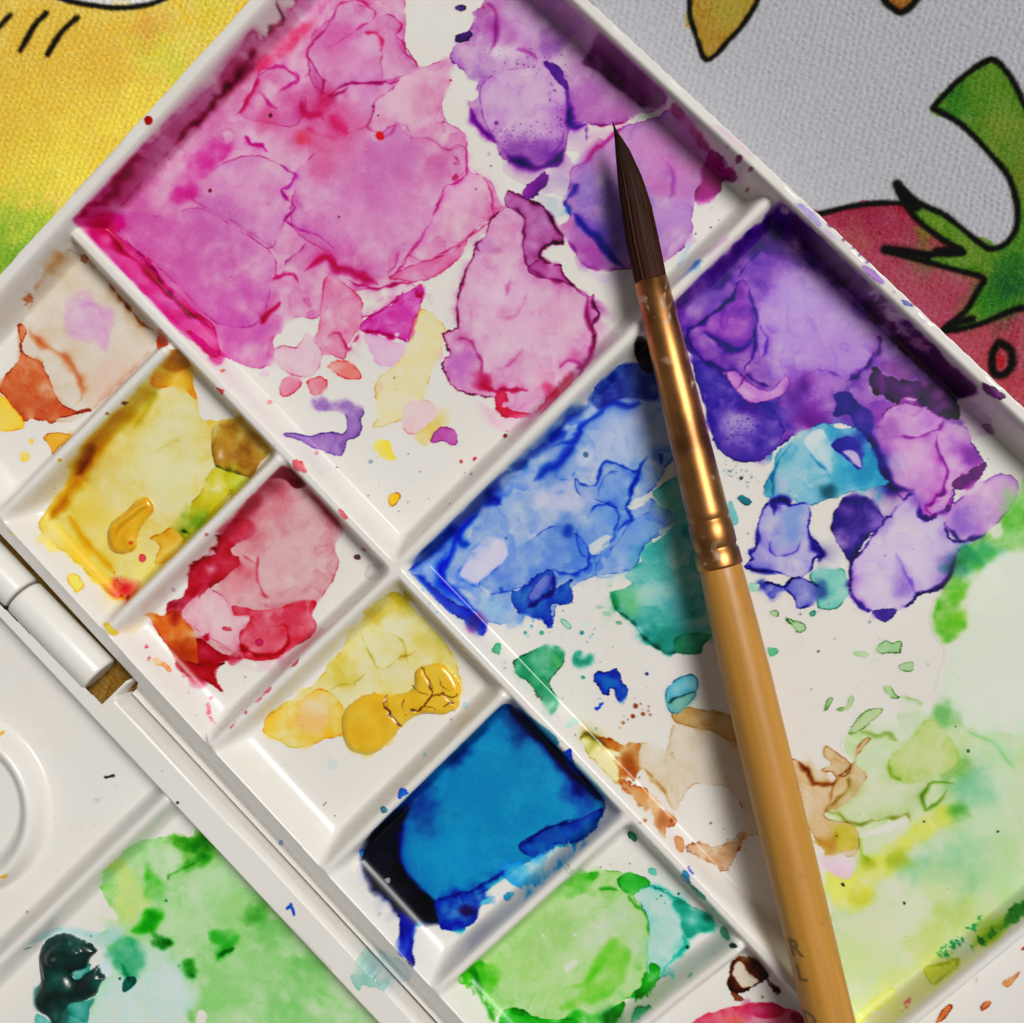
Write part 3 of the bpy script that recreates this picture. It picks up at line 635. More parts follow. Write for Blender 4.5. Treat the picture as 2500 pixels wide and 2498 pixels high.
Wa([(1030, 1470), (1090, 1500), (1150, 1560), (1140, 1575), (1060, 1520)], (184, 150, 206), edge=.3, soft=2, name=PS_); Wa([(1250, 1668), (1290, 1670), (1315, 1700), (1280, 1695)], (140, 140, 190), edge=.3, name=PS_)
Wa([(200, 690), (300, 740), (420, 860), (400, 860), (280, 760)], (222, 196, 206), a=.7, edge=0, soft=4, name=PS_); Wa([(1330, 1760), (1390, 1780), (1370, 1800)], (200, 190, 210), edge=.1, soft=3, name=PS_)
# ---- blue half of the second mixing well
zone(21)
tE(); N(PW_, 'cornflower blue wash filling the corner of the mixing well')
Wa([(470, 1330), (560, 1240), (700, 1090), (850, 930), (1000, 800), (1110, 700), (1250, 600), (1330, 490), (1440, 440), (1470, 360), (1600, 225), (1720, 200), (1900, 300), (1960, 660), (1880, 760), (1830, 870), (1780, 930), (1930, 1060), (1880, 1130), (1760, 1200), (1700, 1330), (1560, 1370), (1480, 1380), (1360, 1440), (1340, 1530), (1270, 1530), (1240, 1660), (1180, 1620), (1100, 1600), (1060, 1640), (1000, 1650), (870, 1640), (850, 1710), (800, 1640), (690, 1590), (540, 1450), (450, 1380)],
   (142, 168, 218), edge=.35, ec=(30, 80, 176), rough=2.5, cloud=.25  , vein=.35)
for a in [(1310, 960, 150, (212, 204, 224), .9), (1600, 600, 170, (188, 196, 224), .8), (1700, 420, 120, (150, 160, 206), .6), (1250, 760, 90, (120, 150, 212), .6), (1000, 980, 80, (150, 178, 222), .6), (1350, 1130, 130, (118, 152, 214), .8), (1250, 1260, 130, (120, 152, 214), .7), (1560, 1080, 90, (128, 164, 220), .7), (1580, 880, 90, (168, 186, 224), .7), (1720, 1100, 110, (140, 172, 222), .7), (1660, 1290, 80, (170, 190, 226), .6), (920, 1550, 80, (150, 196, 228), .7), (1420, 720, 50, (210, 214, 228), .8), (700, 1180, 60, (90, 140, 210), .6), (1000, 1400, 80, (124, 150, 212), .6), (1380, 1250, 60, (90, 140, 210), .6)]:
    Pf(*a[:3], a[3], a[4], clip=True)
GB = dict(mul=True, edge=.4, ec=(60, 104, 190), cloud=.4, soft=1.6, vein=0, inner=.4, il=24)
Wa([(1440, 1060), (1480, 990), (1560, 975), (1610, 1030), (1590, 1130), (1480, 1270), (1400, 1250), (1380, 1120)], (196, 206, 214), **GB)
Wa([(1000, 1270), (1120, 1180), (1250, 1100), (1400, 1160), (1450, 1250), (1430, 1340), (1250, 1340), (1100, 1430), (900, 1480), (840, 1415)], (188, 200, 214), **GB)
Wa([(1370, 840), (1440, 880), (1500, 840), (1520, 760), (1570, 740), (1690, 790), (1750, 760), (1690, 880), (1660, 1010), (1500, 960), (1400, 930)], (202, 208, 214), **GB)
Wa([(1480, 1380), (1500, 1290), (1600, 1190), (1700, 1060), (1880, 1000), (1930, 1070), (1760, 1200), (1700, 1330), (1560, 1370)], (200, 208, 214), **GB)
Wa([(1470, 370), (1600, 240), (1720, 200), (1800, 220), (1900, 350), (1800, 390), (1640, 380), (1560, 410), (1500, 450)], (40, 62, 150), a=.85, edge=.3, soft=6, rough=4, cloud=.3, name=PW_)
N(PW_)
for p, c, w, a in [([(470, 1335), (620, 1180), (820, 970), (1000, 800)], (14, 34, 120), 13, 1.1), ([(1000, 800), (1200, 640), (1330, 500), (1440, 440)], (40, 70, 150), 14, .7), ([(870, 960), (930, 960), (960, 980)], (30, 60, 160), 10, .8), ([(1050, 790), (1110, 740)], (20, 90, 140), 10, .7),
                   ([(830, 1040), (760, 1100), (700, 1220), (640, 1330), (660, 1430), (740, 1500), (820, 1570)], (16, 64, 196), 9, 1), ([(720, 1160), (740, 1200), (790, 1200)], (20, 90, 190), 7, .7), ([(1240, 660), (1370, 620), (1400, 540), (1500, 480), (1560, 420), (1700, 430), (1740, 420)], (40, 84, 180), 6, .9),
                   ([(1140, 850), (1200, 800), (1300, 720), (1380, 640)], (36, 84, 180), 9, .8), ([(1370, 840), (1440, 880), (1500, 840), (1520, 760), (1570, 740), (1690, 790), (1750, 760), (1770, 720)], (60, 100, 184), 3, .8),
                   ([(1440, 1060), (1480, 990), (1560, 975), (1610, 1030), (1590, 1130), (1560, 1190), (1480, 1270), (1490, 1350)], (66, 116, 196), 3, .8), ([(1500, 940), (1510, 860), (1570, 800), (1620, 790)], (90, 130, 200), 2.4, .6), ([(1770, 720), (1730, 800), (1690, 880), (1680, 960), (1660, 1010), (1680, 1060), (1600, 1130)], (30, 90, 184), 4.5, 1),
                   ([(1250, 1340), (1340, 1370), (1430, 1340), (1450, 1280), (1440, 1220)], (46, 104, 190), 4, .9), ([(840, 1415), (920, 1345), (1000, 1270)], (110, 140, 206), 2, .8), ([(740, 1390), (830, 1440), (900, 1480)], (110, 160, 214), 2.4, .7), ([(730, 1380), (730, 1340), (800, 1270), (810, 1230)], (120, 160, 214), 2, .6),
                   ([(970, 1440), (960, 1480)], (40, 80, 180), 6, .8), ([(1300, 830), (1340, 840), (1370, 800)], (110, 150, 210), 3, .6), ([(1860, 700), (1840, 760)], (40, 60, 150), 5, .8), ([(1480, 1380), (1580, 1380), (1700, 1330)], (100, 150, 210), 3, .5), ([(1240, 650), (1260, 600), (1330, 580)], (50, 90, 190), 9, .6)]:
    Ln(p, c, w, a, item=False)
Wa([(735, 1360), (790, 1270), (850, 1200), (960, 1170), (1000, 1265), (920, 1345), (835, 1415), (760, 1390)], (212, 206, 226), a=.9, edge=.1, soft=4, name=PW_)
Lf([(840, 1430), (900, 1465), (880, 1490)], .7, 3)
Pf(1330, 1120, 50, (70, 110, 190), .7); Pf(1332, 1122, 28, (24, 66, 176), .95); CV.dot(1430, 705, 7, (70, 110, 140)); CV.dot(990, 1168, 3, (40, 100, 170))
Wa([(455, 1350), (520, 1395), (700, 1520), (800, 1575), (872, 1640), (862, 1715), (790, 1640), (690, 1590), (550, 1470), (450, 1385)], (18, 50, 186), a=.95, edge=.4, ec=(10, 10, 110), name=PW_); Pf(830, 1640, 40, (120, 20, 110), .6)
Wa([(1010, 1480), (1100, 1430), (1180, 1360), (1250, 1340), (1245, 1430), (1180, 1500), (1340, 1400), (1350, 1440), (1360, 1500), (1330, 1545), (1240, 1530), (1250, 1660), (1180, 1610), (1060, 1575)], (30, 88, 184), a=.92, edge=.4, ec=(20, 40, 140), rough=2.6, cloud=.3, name=PW_)
Wa([(1110, 1490), (1190, 1380), (1240, 1380), (1230, 1450), (1150, 1515)], (136, 140, 206), a=.9, edge=.4, ec=(40, 50, 150), soft=2, name=PW_)
Ln([(1080, 1560), (1180, 1510), (1250, 1430), (1250, 1350)], (30, 30, 130), 4, .9)
Lf([(1660, 980), (1780, 920), (1770, 970), (1690, 1010)], .9); Lf([(1450, 1210), (1550, 1150), (1560, 1200), (1480, 1262)], .8); Lf([(1835, 1130), (1930, 1080), (1940, 1110), (1860, 1150)], .8)
# ---- teal under the ferrule
N(PW_, 'teal green wash beside the ferrule')
Wa([(1930, 830), (1850, 880), (1800, 920), (1850, 990), (1930, 1050), (1900, 1120), (1760, 1240), (1740, 1300), (1640, 1370), (1690, 1420), (1600, 1460), (1560, 1470), (1600, 1560), (1700, 1650), (1770, 1740), (1870, 1800), (1960, 1790), (2080, 1730), (2130, 1700), (2130, 1400), (2050, 1100), (2000, 900)], (110, 184, 178), edge=.2, ec=(20, 120, 110), soft=2.5, cloud=.25)
for a in [(1640, 1520, 90, (110, 190, 130), .85), (1880, 1720, 100, (24, 136, 118), .85), (1820, 1260, 100, (60, 164, 160), .8), (1780, 1440, 80, (180, 210, 196), .7), (1900, 950, 80, (110, 190, 160), .7), (1950, 1550, 100, (70, 160, 160), .7)]:
    Pf(*a[:3], a[3], a[4], clip=True)
Ln([(1600, 1570), (1700, 1650), (1770, 1740), (1870, 1800), (1960, 1790)], (20, 110, 96), 4, .9); Ln([(1570, 1470), (1620, 1560)], (40, 140, 80), 8, .5)
Wa([(1700, 95), (1740, 50), (1790, 120), (1815, 235), (1760, 245), (1712, 180)], (22, 12, 18), edge=.2, soft=3, name=PS_)  # near-black patch left of the ferrule
N(PP)
for x, y, r, c in [(1095, 1690, 4.5, (60, 150, 150)), (1187, 1690, 5.5, (50, 160, 140)), (1410, 1690, 5, (30, 130, 150)), (1470, 1700, 2.5, (80, 170, 190)), (1455, 1712, 2, (80, 170, 190)), (1480, 1670, 2, (90, 170, 190)), (1130, 1655, 4, (70, 170, 190)), (1140, 1625, 3, (90, 180, 200)), (1110, 1712, 2.5, (120, 180, 190)), (1440, 1745, 1.6, (80, 130, 130)), (1770, 1918, 3.5, (40, 40, 110)), (1580, 1770, 1.5, (90, 120, 110)), (980, 1855, 2.5, (170, 180, 175)), (1000, 1660, 2.5, (150, 190, 210)), (1305, 1570, 2.5, (120, 160, 180)), (565, 1530, 3, (150, 200, 220)), (605, 1577, 4, (170, 210, 220)), (530, 1450, 5, (170, 205, 225))]:
    CV.dot(x, y, r, c)
Wa([(1290, 1615), (1330, 1630), (1355, 1665), (1320, 1665)], (178, 212, 194), edge=.4, ec=(100, 170, 140), name=PS_); Sp(1615, 1637, 20, (150, 190, 165), ry=10, name=PS_); Wa([(1490, 1545), (1530, 1540), (1540, 1550), (1500, 1555)], (190, 205, 195), edge=.3, name=PS_); Wa([(1525, 1580), (1560, 1575), (1570, 1595), (1540, 1600)], (180, 205, 185), edge=.2, name=PS_); Sp(1435, 1640, 24, (212, 222, 214), edge=.3, name=PS_)
# ---- purple half of the second mixing well
tC(); Y = 1816.5
N(PW_, 'deep purple wash filling the far corner')
Wa([(10, 1660), (150, 1520), (350, 1340), (480, 1230), (600, 1130), (640, 1180), (760, 1290), (900, 1430), (1080, 1620), (1200, 1750), (1330, 1880), (1400, 1956), (1560, 2096), (1660, 2156), (1640, 2196), (1560, 2216), (1540, 2296), (1600, 2376), (1640, 2456), (1700, 2556), (1640, 2646), (1560, 2696), (1530, 2816), (1420, 2866), (1360, 2846), (1200, 2716), (1160, 2646), (1080, 2496), (1050, 2416), (960, 2356), (830, 2356), (700, 2386), (560, 2486), (480, 2546), (350, 2556), (230, 2476), (160, 2256), (90, 1976), (40, 1876)],
   (136, 80, 180), edge=.3, ec=(70, 10, 120), rough=2.5, cloud=.22)
Wa([(430, 1720), (540, 1580), (620, 1480), (760, 1500), (900, 1640), (1050, 1750), (1130, 1840), (1120, 1960), (1000, 2076), (850, 2066), (700, 2076), (560, 2096), (480, 1996), (450, 1876)], (180, 142, 212), a=.95, edge=.12, soft=12, rough=6, cloud=.1, name=PW_)
Pf(700, 1700, 160, (186, 156, 216), .7); Pf(850, 1950, 130, (176, 130, 210), .5); Pf(800, 2150, 90, (180, 126, 204), .7); Pf(1180, 2100, 110, (190, 150, 204), .6)
Wa([(20, 1665), (300, 1390), (480, 1240), (590, 1140), (700, 1240), (900, 1440), (1100, 1660), (1050, 1720), (900, 1560), (760, 1455), (640, 1430), (560, 1390), (440, 1420), (300, 1540), (150, 1640)], (72, 22, 124), a=.9, edge=.2, soft=9, rough=6, cloud=.3, name=PW_)
Pf(560, 1400, 70, (120, 60, 180), .6); Pf(180, 1600, 110, (130, 100, 184), .7); Pf(480, 1470, 80, (120, 66, 180), .6)
Wa([(600, 1145), (680, 1185), (900, 1400), (1100, 1590), (1330, 1830), (1500, 2000), (1660, 2150), (1640, 2190), (1540, 2170), (1300, 1980), (1100, 1760), (850, 1500), (650, 1280)], (70, 16, 64), a=.92, edge=.3, ec=(40, 0, 30), soft=5, rough=4, cloud=.35, name=PW_)
Lf([(1080, 1620), (1160, 1680), (1330, 1880), (1500, 2050), (1420, 1990), (1260, 1870)], .75, 4, 4)
Lf([(590, 1150), (625, 1165), (615, 1200), (580, 1180)], .8, 2)
N(PW_, 'violet petal shaped backrun')
Wa([(340, 1570), (375, 1545), (410, 1600), (420, 1700), (440, 1800), (440, 1850), (380, 1920), (330, 1930), (130, 1830), (180, 1750), (260, 1690), (320, 1620)], (152, 74, 186), a=.85, edge=.7, ec=(70, 0, 150), soft=1.6, cloud=.25)
Pf(290, 1800, 70, (170, 100, 190), .6); Pf(360, 1620, 30, (110, 20, 150), .7)
for p, c, w, a in [([(340, 1570), (320, 1640), (250, 1710), (130, 1790), (70, 1850), (60, 1930), (90, 1960)], (70, 10, 146), 3.6, 1), ([(410, 1600), (430, 1720), (440, 1850), (430, 1960), (380, 2056)], (70, 10, 146), 3.6, 1), ([(70, 1816), (80, 1916), (170, 2006), (280, 2056), (340, 2086), (380, 2061)], (80, 10, 150), 3.6, 1),
                   ([(150, 1846), (220, 1876), (290, 1926), (350, 1946), (430, 1896)], (90, 16, 166), 6, 1), ([(340, 1540), (400, 1460), (490, 1370)], (110, 60, 170), 2, .7), ([(380, 2061), (440, 2110), (520, 2150)], (90, 20, 150), 3, .7), ([(1110, 1946), (1070, 2016), (1000, 2086), (940, 2116)], (92, 16, 136), 4, 1), ([(1130, 1860), (1130, 1920), (1100, 1990)], (80, 10, 110), 4, .8),
                   ([(700, 2090), (760, 2060), (850, 2060), (930, 2100)], (150, 90, 190), 2, .6), ([(470, 1800), (500, 1900), (480, 1990)], (120, 60, 180), 3, .6)]:
    Ln(p, c, w, a)
tF(); N(PW_, 'granulated blue violet patch beside the ferrule')
Wa([(90, 170), (200, 220), (280, 280), (330, 340), (440, 420), (540, 400), (600, 480), (600, 580), (560, 660), (480, 720), (350, 740), (230, 660), (180, 500), (120, 300)], (80, 52, 168), a=.94, edge=.5, ec=(50, 10, 120), soft=2.5, cloud=.25)
Pf(360, 540, 120, (166, 146, 206), .85, ry=80, clip=True); Pf(170, 300, 90, (80, 70, 170), .6, clip=True); Pf(420, 440, 80, (70, 20, 140), .8, ry=40, ang=-20, clip=True); Pf(300, 690, 90, (90, 50, 160), .7, ry=40, clip=True)
CV.speck([(250, 450), (450, 430), (560, 540), (480, 640), (300, 660), (230, 560)], 150, (70, 40, 150), (.9, 2.4), .75, 31)
Wa([(275, 262), (330, 240), (400, 300), (520, 350), (600, 270), (632, 300), (600, 370), (530, 400), (430, 420), (360, 380)], (208, 156, 210), a=.92, edge=.4, ec=(120, 30, 150), soft=1.6, name=PW_)
Ln([(325, 345), (380, 290), (420, 260)], (160, 60, 170), 2.4, .8); Ln([(500, 410), (560, 500), (600, 560)], (90, 50, 170), 3, .7)
N(PW_)
for a in [(700, 300, 60, (88, 14, 136), .9), (740, 490, 70, (100, 10, 134), .85), (660, 410, 60, (96, 26, 146), .8), (620, 480, 60, (120, 80, 180), .7), (830, 310, 70, (176, 120, 200), .7), (1000, 430, 70, (160, 90, 186), .6), (1150, 480, 80, (150, 60, 176), .7), (800, 520, 50, (120, 30, 150), .6)]:
    Pf(*a[:3], a[3], a[4])
Wa([(870, 370), (960, 360), (1000, 420), (1060, 490), (1080, 560), (1000, 560), (960, 480), (880, 490), (890, 420)], (42, 22, 140), edge=.3, soft=4, rough=3, name=PW_)
Ln([(1110, 560), (1170, 540), (1200, 460)], (130, 20, 150), 4, .8)
Wa([(1070, 300), (1110, 220), (1180, 270), (1280, 300), (1400, 290), (1540, 390), (1570, 480), (1540, 512), (1450, 490), (1380, 430), (1340, 480), (1250, 475), (1200, 400), (1120, 370)], (78, 8, 100), a=.95, edge=.3, ec=(40, 0, 60), soft=2, rough=3, cloud=.3, name=PW_)
Wa([(1240, 400), (1300, 380), (1350, 400), (1310, 450), (1270, 460)], (160, 70, 170), a=.9, edge=.3, soft=2, name=PW_); Ln([(1260, 395), (1340, 395)], (206, 160, 206), 2.5, .9, mul=False)
Wa([(1140, 200), (1220, 200), (1320, 240), (1300, 290), (1190, 260)], (150, 80, 160), a=.8, edge=.1, soft=6, name=PW_)
N(PW_, 'pinkish lilac bloom edged in dark violet')
Wa([(1100, 600), (1200, 430), (1380, 440), (1500, 510), (1620, 560), (1640, 640), (1710, 760), (1640, 830), (1550, 890), (1520, 980), (1420, 1040), (1350, 1040), (1200, 890), (1130, 740)], (206, 154, 208), a=.95, edge=.5, ec=(100, 10, 120), cloud=.2, rough=2.4)
for a in [(1300, 700, 100, (218, 172, 214), .7), (1260, 520, 70, (204, 156, 206), .6), (1570, 650, 70, (170, 100, 190), .8), (1640, 720, 50, (120, 30, 150), .8), (1150, 700, 50, (140, 60, 170), .7), (1450, 850, 60, (212, 150, 204), .6), (1180, 580, 60, (160, 90, 180), .7)]:
    Pf(*a[:3], a[3], a[4], clip=True)
for p, c, w, a in [([(1210, 610), (1340, 600), (1440, 570), (1490, 510)], (160, 56, 160), 3, .9), ([(1440, 590), (1460, 680), (1500, 770), (1490, 880), (1440, 950), (1390, 1000)], (150, 16, 150), 3, 1), ([(1530, 940), (1500, 1000), (1420, 1040), (1390, 990), (1470, 960)], (170, 30, 150), 3, .8), ([(1000, 560), (1080, 620), (1120, 700), (1160, 800), (1220, 890), (1320, 900)], (46, 10, 106), 10, 1.1), ([(1350, 960), (1360, 1040), (1410, 1050)], (90, 30, 150), 3, .8)]:
    Ln(p, c, w, a)
Wa([(1530, 860), (1620, 800), (1720, 750), (1690, 830), (1580, 900)], (118, 14, 126), edge=.3, rough=2, name=PW_)
Wa([(1560, 410), (1620, 400), (1720, 480), (1770, 580), (1740, 590), (1640, 600), (1600, 520)], (206, 176, 206), a=.8, edge=.2, soft=4, name=PW_)
N(PW_, 'turquoise and pale cyan pool')
Wa([(480, 920), (530, 800), (560, 700), (640, 620), (760, 550), (830, 530), (900, 560), (1000, 560), (1080, 650), (1110, 740), (1150, 830), (1185, 860), (1040, 900), (900, 930), (820, 960), (740, 985), (660, 960), (560, 970), (530, 950)], (140, 192, 212), a=.97, edge=.45, ec=(20, 120, 150), rough=2)
for a in [(1060, 790, 110, (24, 140, 184), .9), (890, 640, 70, (60, 160, 196), .8), (640, 800, 70, (150, 196, 214), .6), (580, 860, 50, (196, 194, 220), .8), (1000, 620, 70, (30, 60, 160), .8), (930, 560, 40, (110, 180, 210), .8), (850, 920, 45, (12, 80, 96), .85), (500, 880, 40, (30, 130, 150), .7), (560, 720, 50, (60, 150, 180), .6), (900, 830, 60, (60, 160, 196), .7)]:
    Pf(*a[:3], a[3], a[4], clip=True)
Wa([(710, 620), (800, 560), (845, 640), (845, 790), (760, 700)], (210, 220, 230), a=.95, edge=.15, soft=3, name=PW_); Wa([(865, 650), (950, 600), (1020, 640), (1025, 780), (940, 720)], (46, 34, 156), a=.95, edge=.2, soft=3, name=PW_); Wa([(925, 690), (1000, 690), (1028, 780)], (206, 190, 220), a=.95, edge=.1, soft=3, name=PW_)
Ln([(740, 700), (820, 780), (850, 830)], (60, 140, 180), 3, .6); Ln([(540, 950), (530, 850), (570, 740), (640, 640)], (40, 130, 160), 3, .7)
N(PW_, 'pale blue lavender blot with indigo rim')
Wa([(450, 1100), (480, 1010), (530, 950), (600, 945), (630, 980), (720, 970), (750, 1010), (740, 1130), (790, 1200), (815, 1260), (770, 1280), (750, 1340), (700, 1390), (620, 1390), (560, 1360), (400, 1340), (390, 1310), (420, 1280), (400, 1250), (440, 1220)], (188, 180, 218), edge=1.0, ec=(66, 56, 170), ew=2.6, rough=1.8, inner=.85)
Pf(640, 1070, 90, (126, 156, 214), .8, clip=True); Pf(560, 1120, 30, (130, 140, 210), .6, clip=True)
for p, c, w, a in [([(530, 1170), (530, 1240), (590, 1270), (660, 1240), (700, 1180)], (130, 120, 194), 2.2, .8), ([(545, 1040), (550, 965), (600, 945), (625, 990)], (26, 16, 120), 7, 1), ([(730, 1140), (760, 1200), (810, 1250), (790, 1280)], (40, 30, 136), 7, 1), ([(390, 1320), (430, 1345), (560, 1365)], (30, 30, 140), 5, .9), ([(455, 1100), (445, 1220), (400, 1250)], (60, 50, 160), 4, .8)]:
    Ln(p, c, w, a)
Wa([(470, 1440), (510, 1410), (600, 1430), (640, 1390), (700, 1380), (770, 1420), (830, 1460), (790, 1510), (720, 1550), (670, 1560), (650, 1500), (600, 1460), (540, 1500)], (130, 130, 202), edge=.9, ec=(30, 26, 130), ew=2.8, name=PW_); Pf(480, 1440, 30, (30, 40, 140), .7); Pf(710, 1490, 40, (170, 166, 214), .7)
Wa([(750, 1400), (770, 1340), (880, 1350), (910, 1330), (950, 1370), (950, 1440), (962, 1470), (900, 1550), (800, 1560), (790, 1500), (830, 1460)], (136, 200, 186), edge=.6, ec=(30, 140, 110), name=PW_); Pf(800, 1450, 40, (50, 80, 150), .8)
Wa([(410, 1420), (470, 1420), (460, 1450), (420, 1460)], (170, 210, 190), edge=.3, name=PS_)
N(PW_, 'dark indigo leaf shaped stain')
Wa([(860, 1100), (880, 1020), (930, 950), (1020, 930), (1090, 980), (1160, 1070), (1110, 1120), (1060, 1170), (1010, 1250), (970, 1300), (930, 1250), (880, 1180)], (64, 36, 140), edge=.5, ec=(30, 0, 90), cloud=.3); Pf(1000, 1160, 50, (110, 80, 180), .7, clip=True); Pf(1080, 1050, 40, (90, 60, 160), .5, clip=True)
N(PW_, 'big pale lilac blot with dark scalloped rim')
Wa([(970, 1300), (1020, 1240), (1100, 1130), (1200, 1020), (1280, 930), (1330, 910), (1350, 1030), (1400, 1060), (1490, 1020), (1500, 1100), (1520, 1160), (1570, 1180), (1640, 1180), (1560, 1260), (1550, 1330), (1480, 1440), (1400, 1470), (1340, 1480), (1310, 1530), (1240, 1560), (1200, 1590), (1160, 1630), (1120, 1590), (1050, 1570), (980, 1510), (960, 1420)], (206, 188, 220), edge=1.1, ec=(66, 26, 140), ew=3.4, rough=2.4, cloud=.12)
for a in [(1270, 1430, 70, (152, 118, 204), .8), (1140, 1090, 60, (160, 130, 206), .7), (1050, 1450, 90, (214, 196, 222), .6), (1520, 1290, 60, (130, 100, 180), .6), (1320, 960, 50, (140, 90, 190), .7), (1330, 1250, 110, (214, 200, 224), .6), (1250, 1330, 40, (170, 140, 210), .5), (1430, 1230, 60, (196, 176, 216), .5)]:
    Pf(*a[:3], a[3], a[4], clip=True)
Ln([(1220, 1250), (1280, 1370), (1330, 1480)], (150, 116, 204), 4, .6); Ln([(1550, 1270), (1530, 1360), (1480, 1440), (1350, 1475)], (40, 16, 90), 5, .9); Ln([(970, 1310), (965, 1420), (990, 1510), (1060, 1570)], (70, 20, 140), 4, .8)
Wa([(1080, 1580), (1160, 1560), (1230, 1560), (1160, 1632)], (88, 50, 156), edge=.4, name=PW_)
N(PW_, 'lilac lobe fading into the green')
Wa([(1490, 1100), (1530, 1000), (1600, 930), (1700, 860), (1800, 810), (1880, 840), (1900, 900), (1870, 980), (1800, 1060), (1720, 1140), (1640, 1180), (1560, 1170)], (204, 156, 208), a=.95, edge=.25, ec=(90, 60, 140), soft=2); Pf(1600, 1080, 90, (144, 104, 196), .85, clip=True); Ln([(1500, 1100), (1560, 1165), (1640, 1180), (1720, 1140)], (60, 40, 120), 4, .7)
Wa([(340, 950), (370, 925), (420, 960), (400, 985)], (30, 130, 140), edge=.4, name=PS_); Wa([(290, 960), (330, 1000), (345, 1090), (305, 1080)], (120, 190, 190), a=.8, edge=.2, name=PS_)
N(PP); CV.speck([(240, 700), (420, 760), (480, 880), (380, 900), (260, 800)], 34, (60, 110, 120), (.8, 2.6), .8, 41); CV.dot(362, 834, 4, (30, 40, 50))
for x, y, r, c in [(690, 1588, 3.5, (140, 160, 150)), (1075, 1632, 3, (120, 150, 120)), (790, 1795, 3, (90, 60, 40)), (880, 1725, 1.8, (130, 140, 120)), (1160, 1263, 1.6, (110, 80, 150)), (1397, 1868, 4, (180, 205, 165)), (400, 1142, 2, (140, 120, 160))]:
    CV.dot(x, y, r, c)
Wa([(745, 1580), (770, 1570), (775, 1590), (755, 1600)], (110, 180, 160), edge=.4, name=PS_)
# wall drips above the purple
zone(21)
Wa([(1690, 280), (1730, 320), (1780, 340), (1825, 380), (1800, 402), (1740, 385), (1700, 330)], (116, 46, 118), edge=.4, ec=(50, 0, 50), name=PS_)
Wa([(1440, 120), (1490, 180), (1560, 270), (1650, 330), (1640, 362), (1540, 300), (1440, 180)], (96, 34, 80), a=.9, edge=.3, soft=2, name=PW_)
Wa([(1690, 540), (1740, 540), (1770, 590), (1740, 585)], (150, 110, 150), a=.7, edge=.3, soft=3, name=PS_)
# ---- greens of the second mixing well
tQ(); N(PW_, 'pale green wash over the lower end of the mixing well')
Wa([(1830, 1060), (1932, 1000), (2010, 980), (2010, 1690), (1930, 1770), (1800, 1890), (1700, 1990), (1560, 1990), (1540, 1800), (1560, 1640), (1590, 1560), (1640, 1480), (1600, 1430), (1640, 1370), (1760, 1330), (1790, 1250), (1800, 1170)], (218, 225, 207), a=.95, edge=.05, soft=9, rough=5, cloud=.2)
tF(); N(PW_, 'grass green fringe with teal top')
Wa([(1960, 840), (1860, 1000), (1760, 1130), (1640, 1200), (1560, 1270), (1540, 1360), (1490, 1440), (1430, 1610), (1480, 1740), (1560, 1700), (1600, 1640), (1560, 1560), (1600, 1470), (1700, 1330), (1800, 1240), (1960, 1190)], (126, 192, 84), a=.9, edge=.1, soft=6, rough=3, cloud=.35)
for a in [(1640, 1260, 70, (30, 146, 96), .85), (1560, 1330, 50, (20, 96, 90), .6), (1880, 960, 80, (130, 200, 110), .7), (1530, 1620, 60, (110, 190, 40), .8), (1550, 1480, 50, (100, 190, 40), .8), (1850, 1150, 70, (150, 210, 130), .7), (1740, 1250, 50, (60, 170, 110), .6), (1730, 1450, 130, (226, 232, 214), .7)]:
    Pf(*a[:3], a[3], a[4])
Lf([(1740, 1110), (1800, 1080), (1810, 1150), (1760, 1170)], .8, 4)
for p in ([(1110, 1780), (1160, 1730), (1200, 1750), (1250, 1730), (1240, 1800), (1190, 1800), (1140, 1810)], [(1235, 1870), (1310, 1850), (1315, 1900), (1250, 1900)], [(595, 1590), (640, 1620), (710, 1640), (715, 1680), (680, 1690), (640, 1650)], [(520, 1570), (560, 1570), (565, 1600), (530, 1600)]):
    Wa(p, (176, 206, 160), edge=.6, ec=(90, 140, 76), name=PS_)
Wa([(980, 1800), (1010, 1790), (1075, 1810), (1040, 1830)], (188, 212, 168), edge=.3, name=PS_); Wa([(1090, 1840), (1130, 1830), (1120, 1860)], (204, 216, 190), edge=.1, soft=3, name=PS_)
Wa([(0, 1720), (100, 1690), (200, 1700), (150, 1760), (130, 1810), (0, 1800)], (40, 140, 104), edge=.4, name=PW_); Wa([(505, 1770), (572, 1790), (530, 1822)], (120, 190, 150), edge=.3, name=PS_)
tI(); N(PW_, 'mottled yellow green pool')
Wa([(950, 330), (1060, 330), (1200, 360), (1300, 350), (1370, 260), (1470, 190), (1560, 260), (1700, 320), (1960, 420), (1960, 1200), (1700, 1400), (1500, 1550), (1200, 1700), (1000, 1900), (860, 1290), (1000, 1290), (830, 1250), (860, 1100), (980, 1110), (990, 1000), (900, 980), (760, 900), (740, 780), (830, 760), (900, 650), (960, 540), (1000, 480), (950, 430)], (202, 218, 172), a=.9, edge=.1, ec=(150, 170, 80), soft=5, rough=3, cloud=.25)
